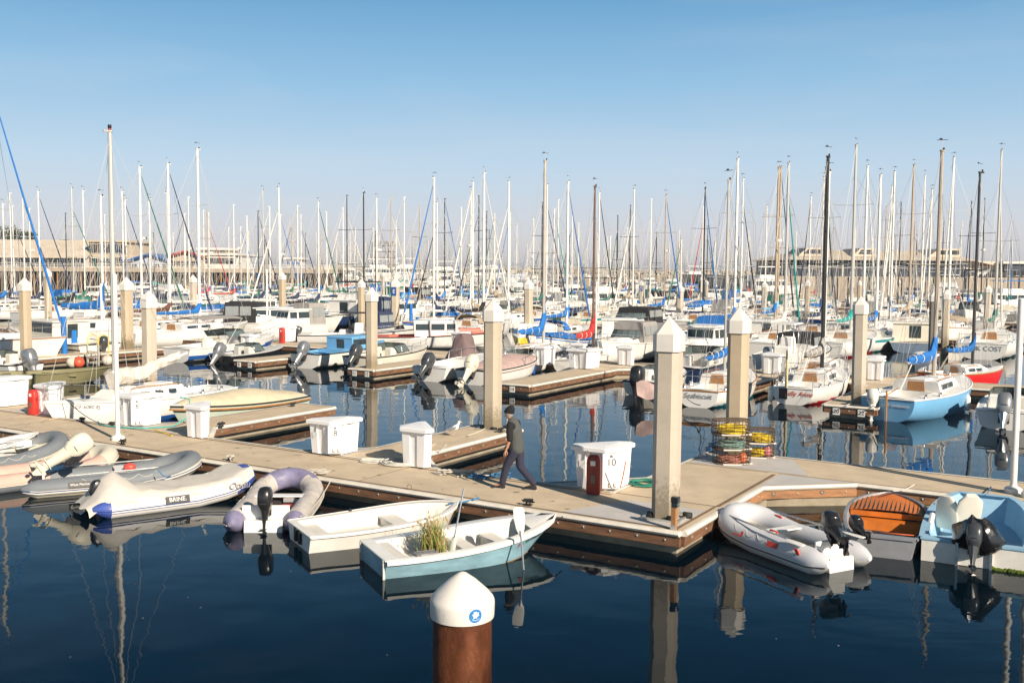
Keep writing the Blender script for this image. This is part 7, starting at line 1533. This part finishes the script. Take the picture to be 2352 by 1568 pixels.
def car(label,px,Y,c,h):
    p=PD(px,636,Y); root=thing('parked_car',label,'car',(p.x,Y,zq),h,'cars parked on the quay'); mb=MB(); g=[]
    for x,zb_,zt_ in((-2.1,.4,.75),(-1.9,.25,.95),(-1.1,.22,1.0),(.9,.22,.98),(1.9,.25,.85),(2.15,.4,.6)): g.append([Vector((x,.85*s_,z)) for s_,z in((-1,zb_),(-1,zt_),(1,zt_),(1,zb_))])
    mb.grid(g,c,closed=True,smooth=False); mb.add(g[0],[(0,1,2,3)],c); mb.add(g[-1],[(0,1,2,3)],c); mb.build('body',root)
    mb=MB(); block(mb,-1.7,1.1,.78,.74,.95,1.48,DKG,fr=.6,br=.45,side=.12); mb.box((-.2,0,1.49),(1.5,1.2,.05),c); mb.build('cabin_glass',root)
    for x in(-1.3,1.35):
        for y in(-.82,.82): mb=MB(); mb.cyl((x,y-.1,.33),.33,.2,RUB,12,ax='y'); mb.build('wheel',root)
for i,(px,lab,c) in enumerate([(2236,'black parked car left of the end wall sign',MASTD),(2262,'dark grey parked car beneath the end wall',GREYW),(2285,'second black parked car near the building corner',MASTD)]): car(lab,px,YQ+6,c,.1*i)
# ---- big vessels near the horizon
def ship(label,px,Y,h,L,s,**k):
    q=PD(px,624,Y); o=motorboat(label,(q.x,Y,0),h,L,L*.3,lod=1,kind='fly',ob=None,seed=k.pop('seed',2),sternZ=1.3,bowZ=2.2,cat='vessel',name='fishing_vessel',rails=1,**k); o.scale=(s,)*3; return o
ship('white fishing vessel with tall gantry near the horizon, left of the E piling',880,330,.2,12,1.9,mastp=4,hull='white')
ship('white fishing vessel far behind, left centre horizon',812,340,.1,11,1.6,mastp=3,hull='white')
ship('grey vessel with tall upperworks behind the blue furled sail',942,345,.3,12,2.0,mastp=5,hull='grey')
ship('dark hulled ferry on the horizon left of the gull piling',1030,350,.15,13,1.8,hull='navy',mastp=2)
ship('white patrol vessel with stepped bridge on the horizon',1135,350,0,12,2.0,mastp=5,hull='white')
ship('white trawler at the breakwater right of the big piling',1600,300,.3,11,1.5,mastp=3,hull='white',seed=4)
ship('tall white yacht with stacked decks left of the quay building',1765,170,.5,12,1.35,mastp=2,hull='white',seed=5)
ship('white motor yacht before the glazed building',2180,150,AV,12,1.1,mastp=1.5,hull='white',seed=7)
r=thing('harbour_gantry','skeletal gantry frame with floodlights standing above the far vessels','gantry',tuple(PD(882,620,338)[:2])+(0,)); mb=MB()
for x in(-4,-1.5,1.5,4): mb.tube([(x,0,2),(x,0,14)],.13,WHF,n=4)
for z in(9,11,13): mb.tube([(-4,0,z),(4,0,z)],.12,WHF,n=4)
mb.tube([(-4,0,9),(0,0,13)],.1,WHF,n=4); mb.tube([(4,0,9),(0,0,13)],.1,WHF,n=4); mb.build('frame',r)
for x in(-3.2,-1.2,.8,2.8): mb=MB(); mb.box((x,-.2,14),(1.1,.4,1.0),M('floodlight housing',(.25,.25,.25),.6)); mb.build('floodlight',r)
# flag
a=PD(1877,594,60)
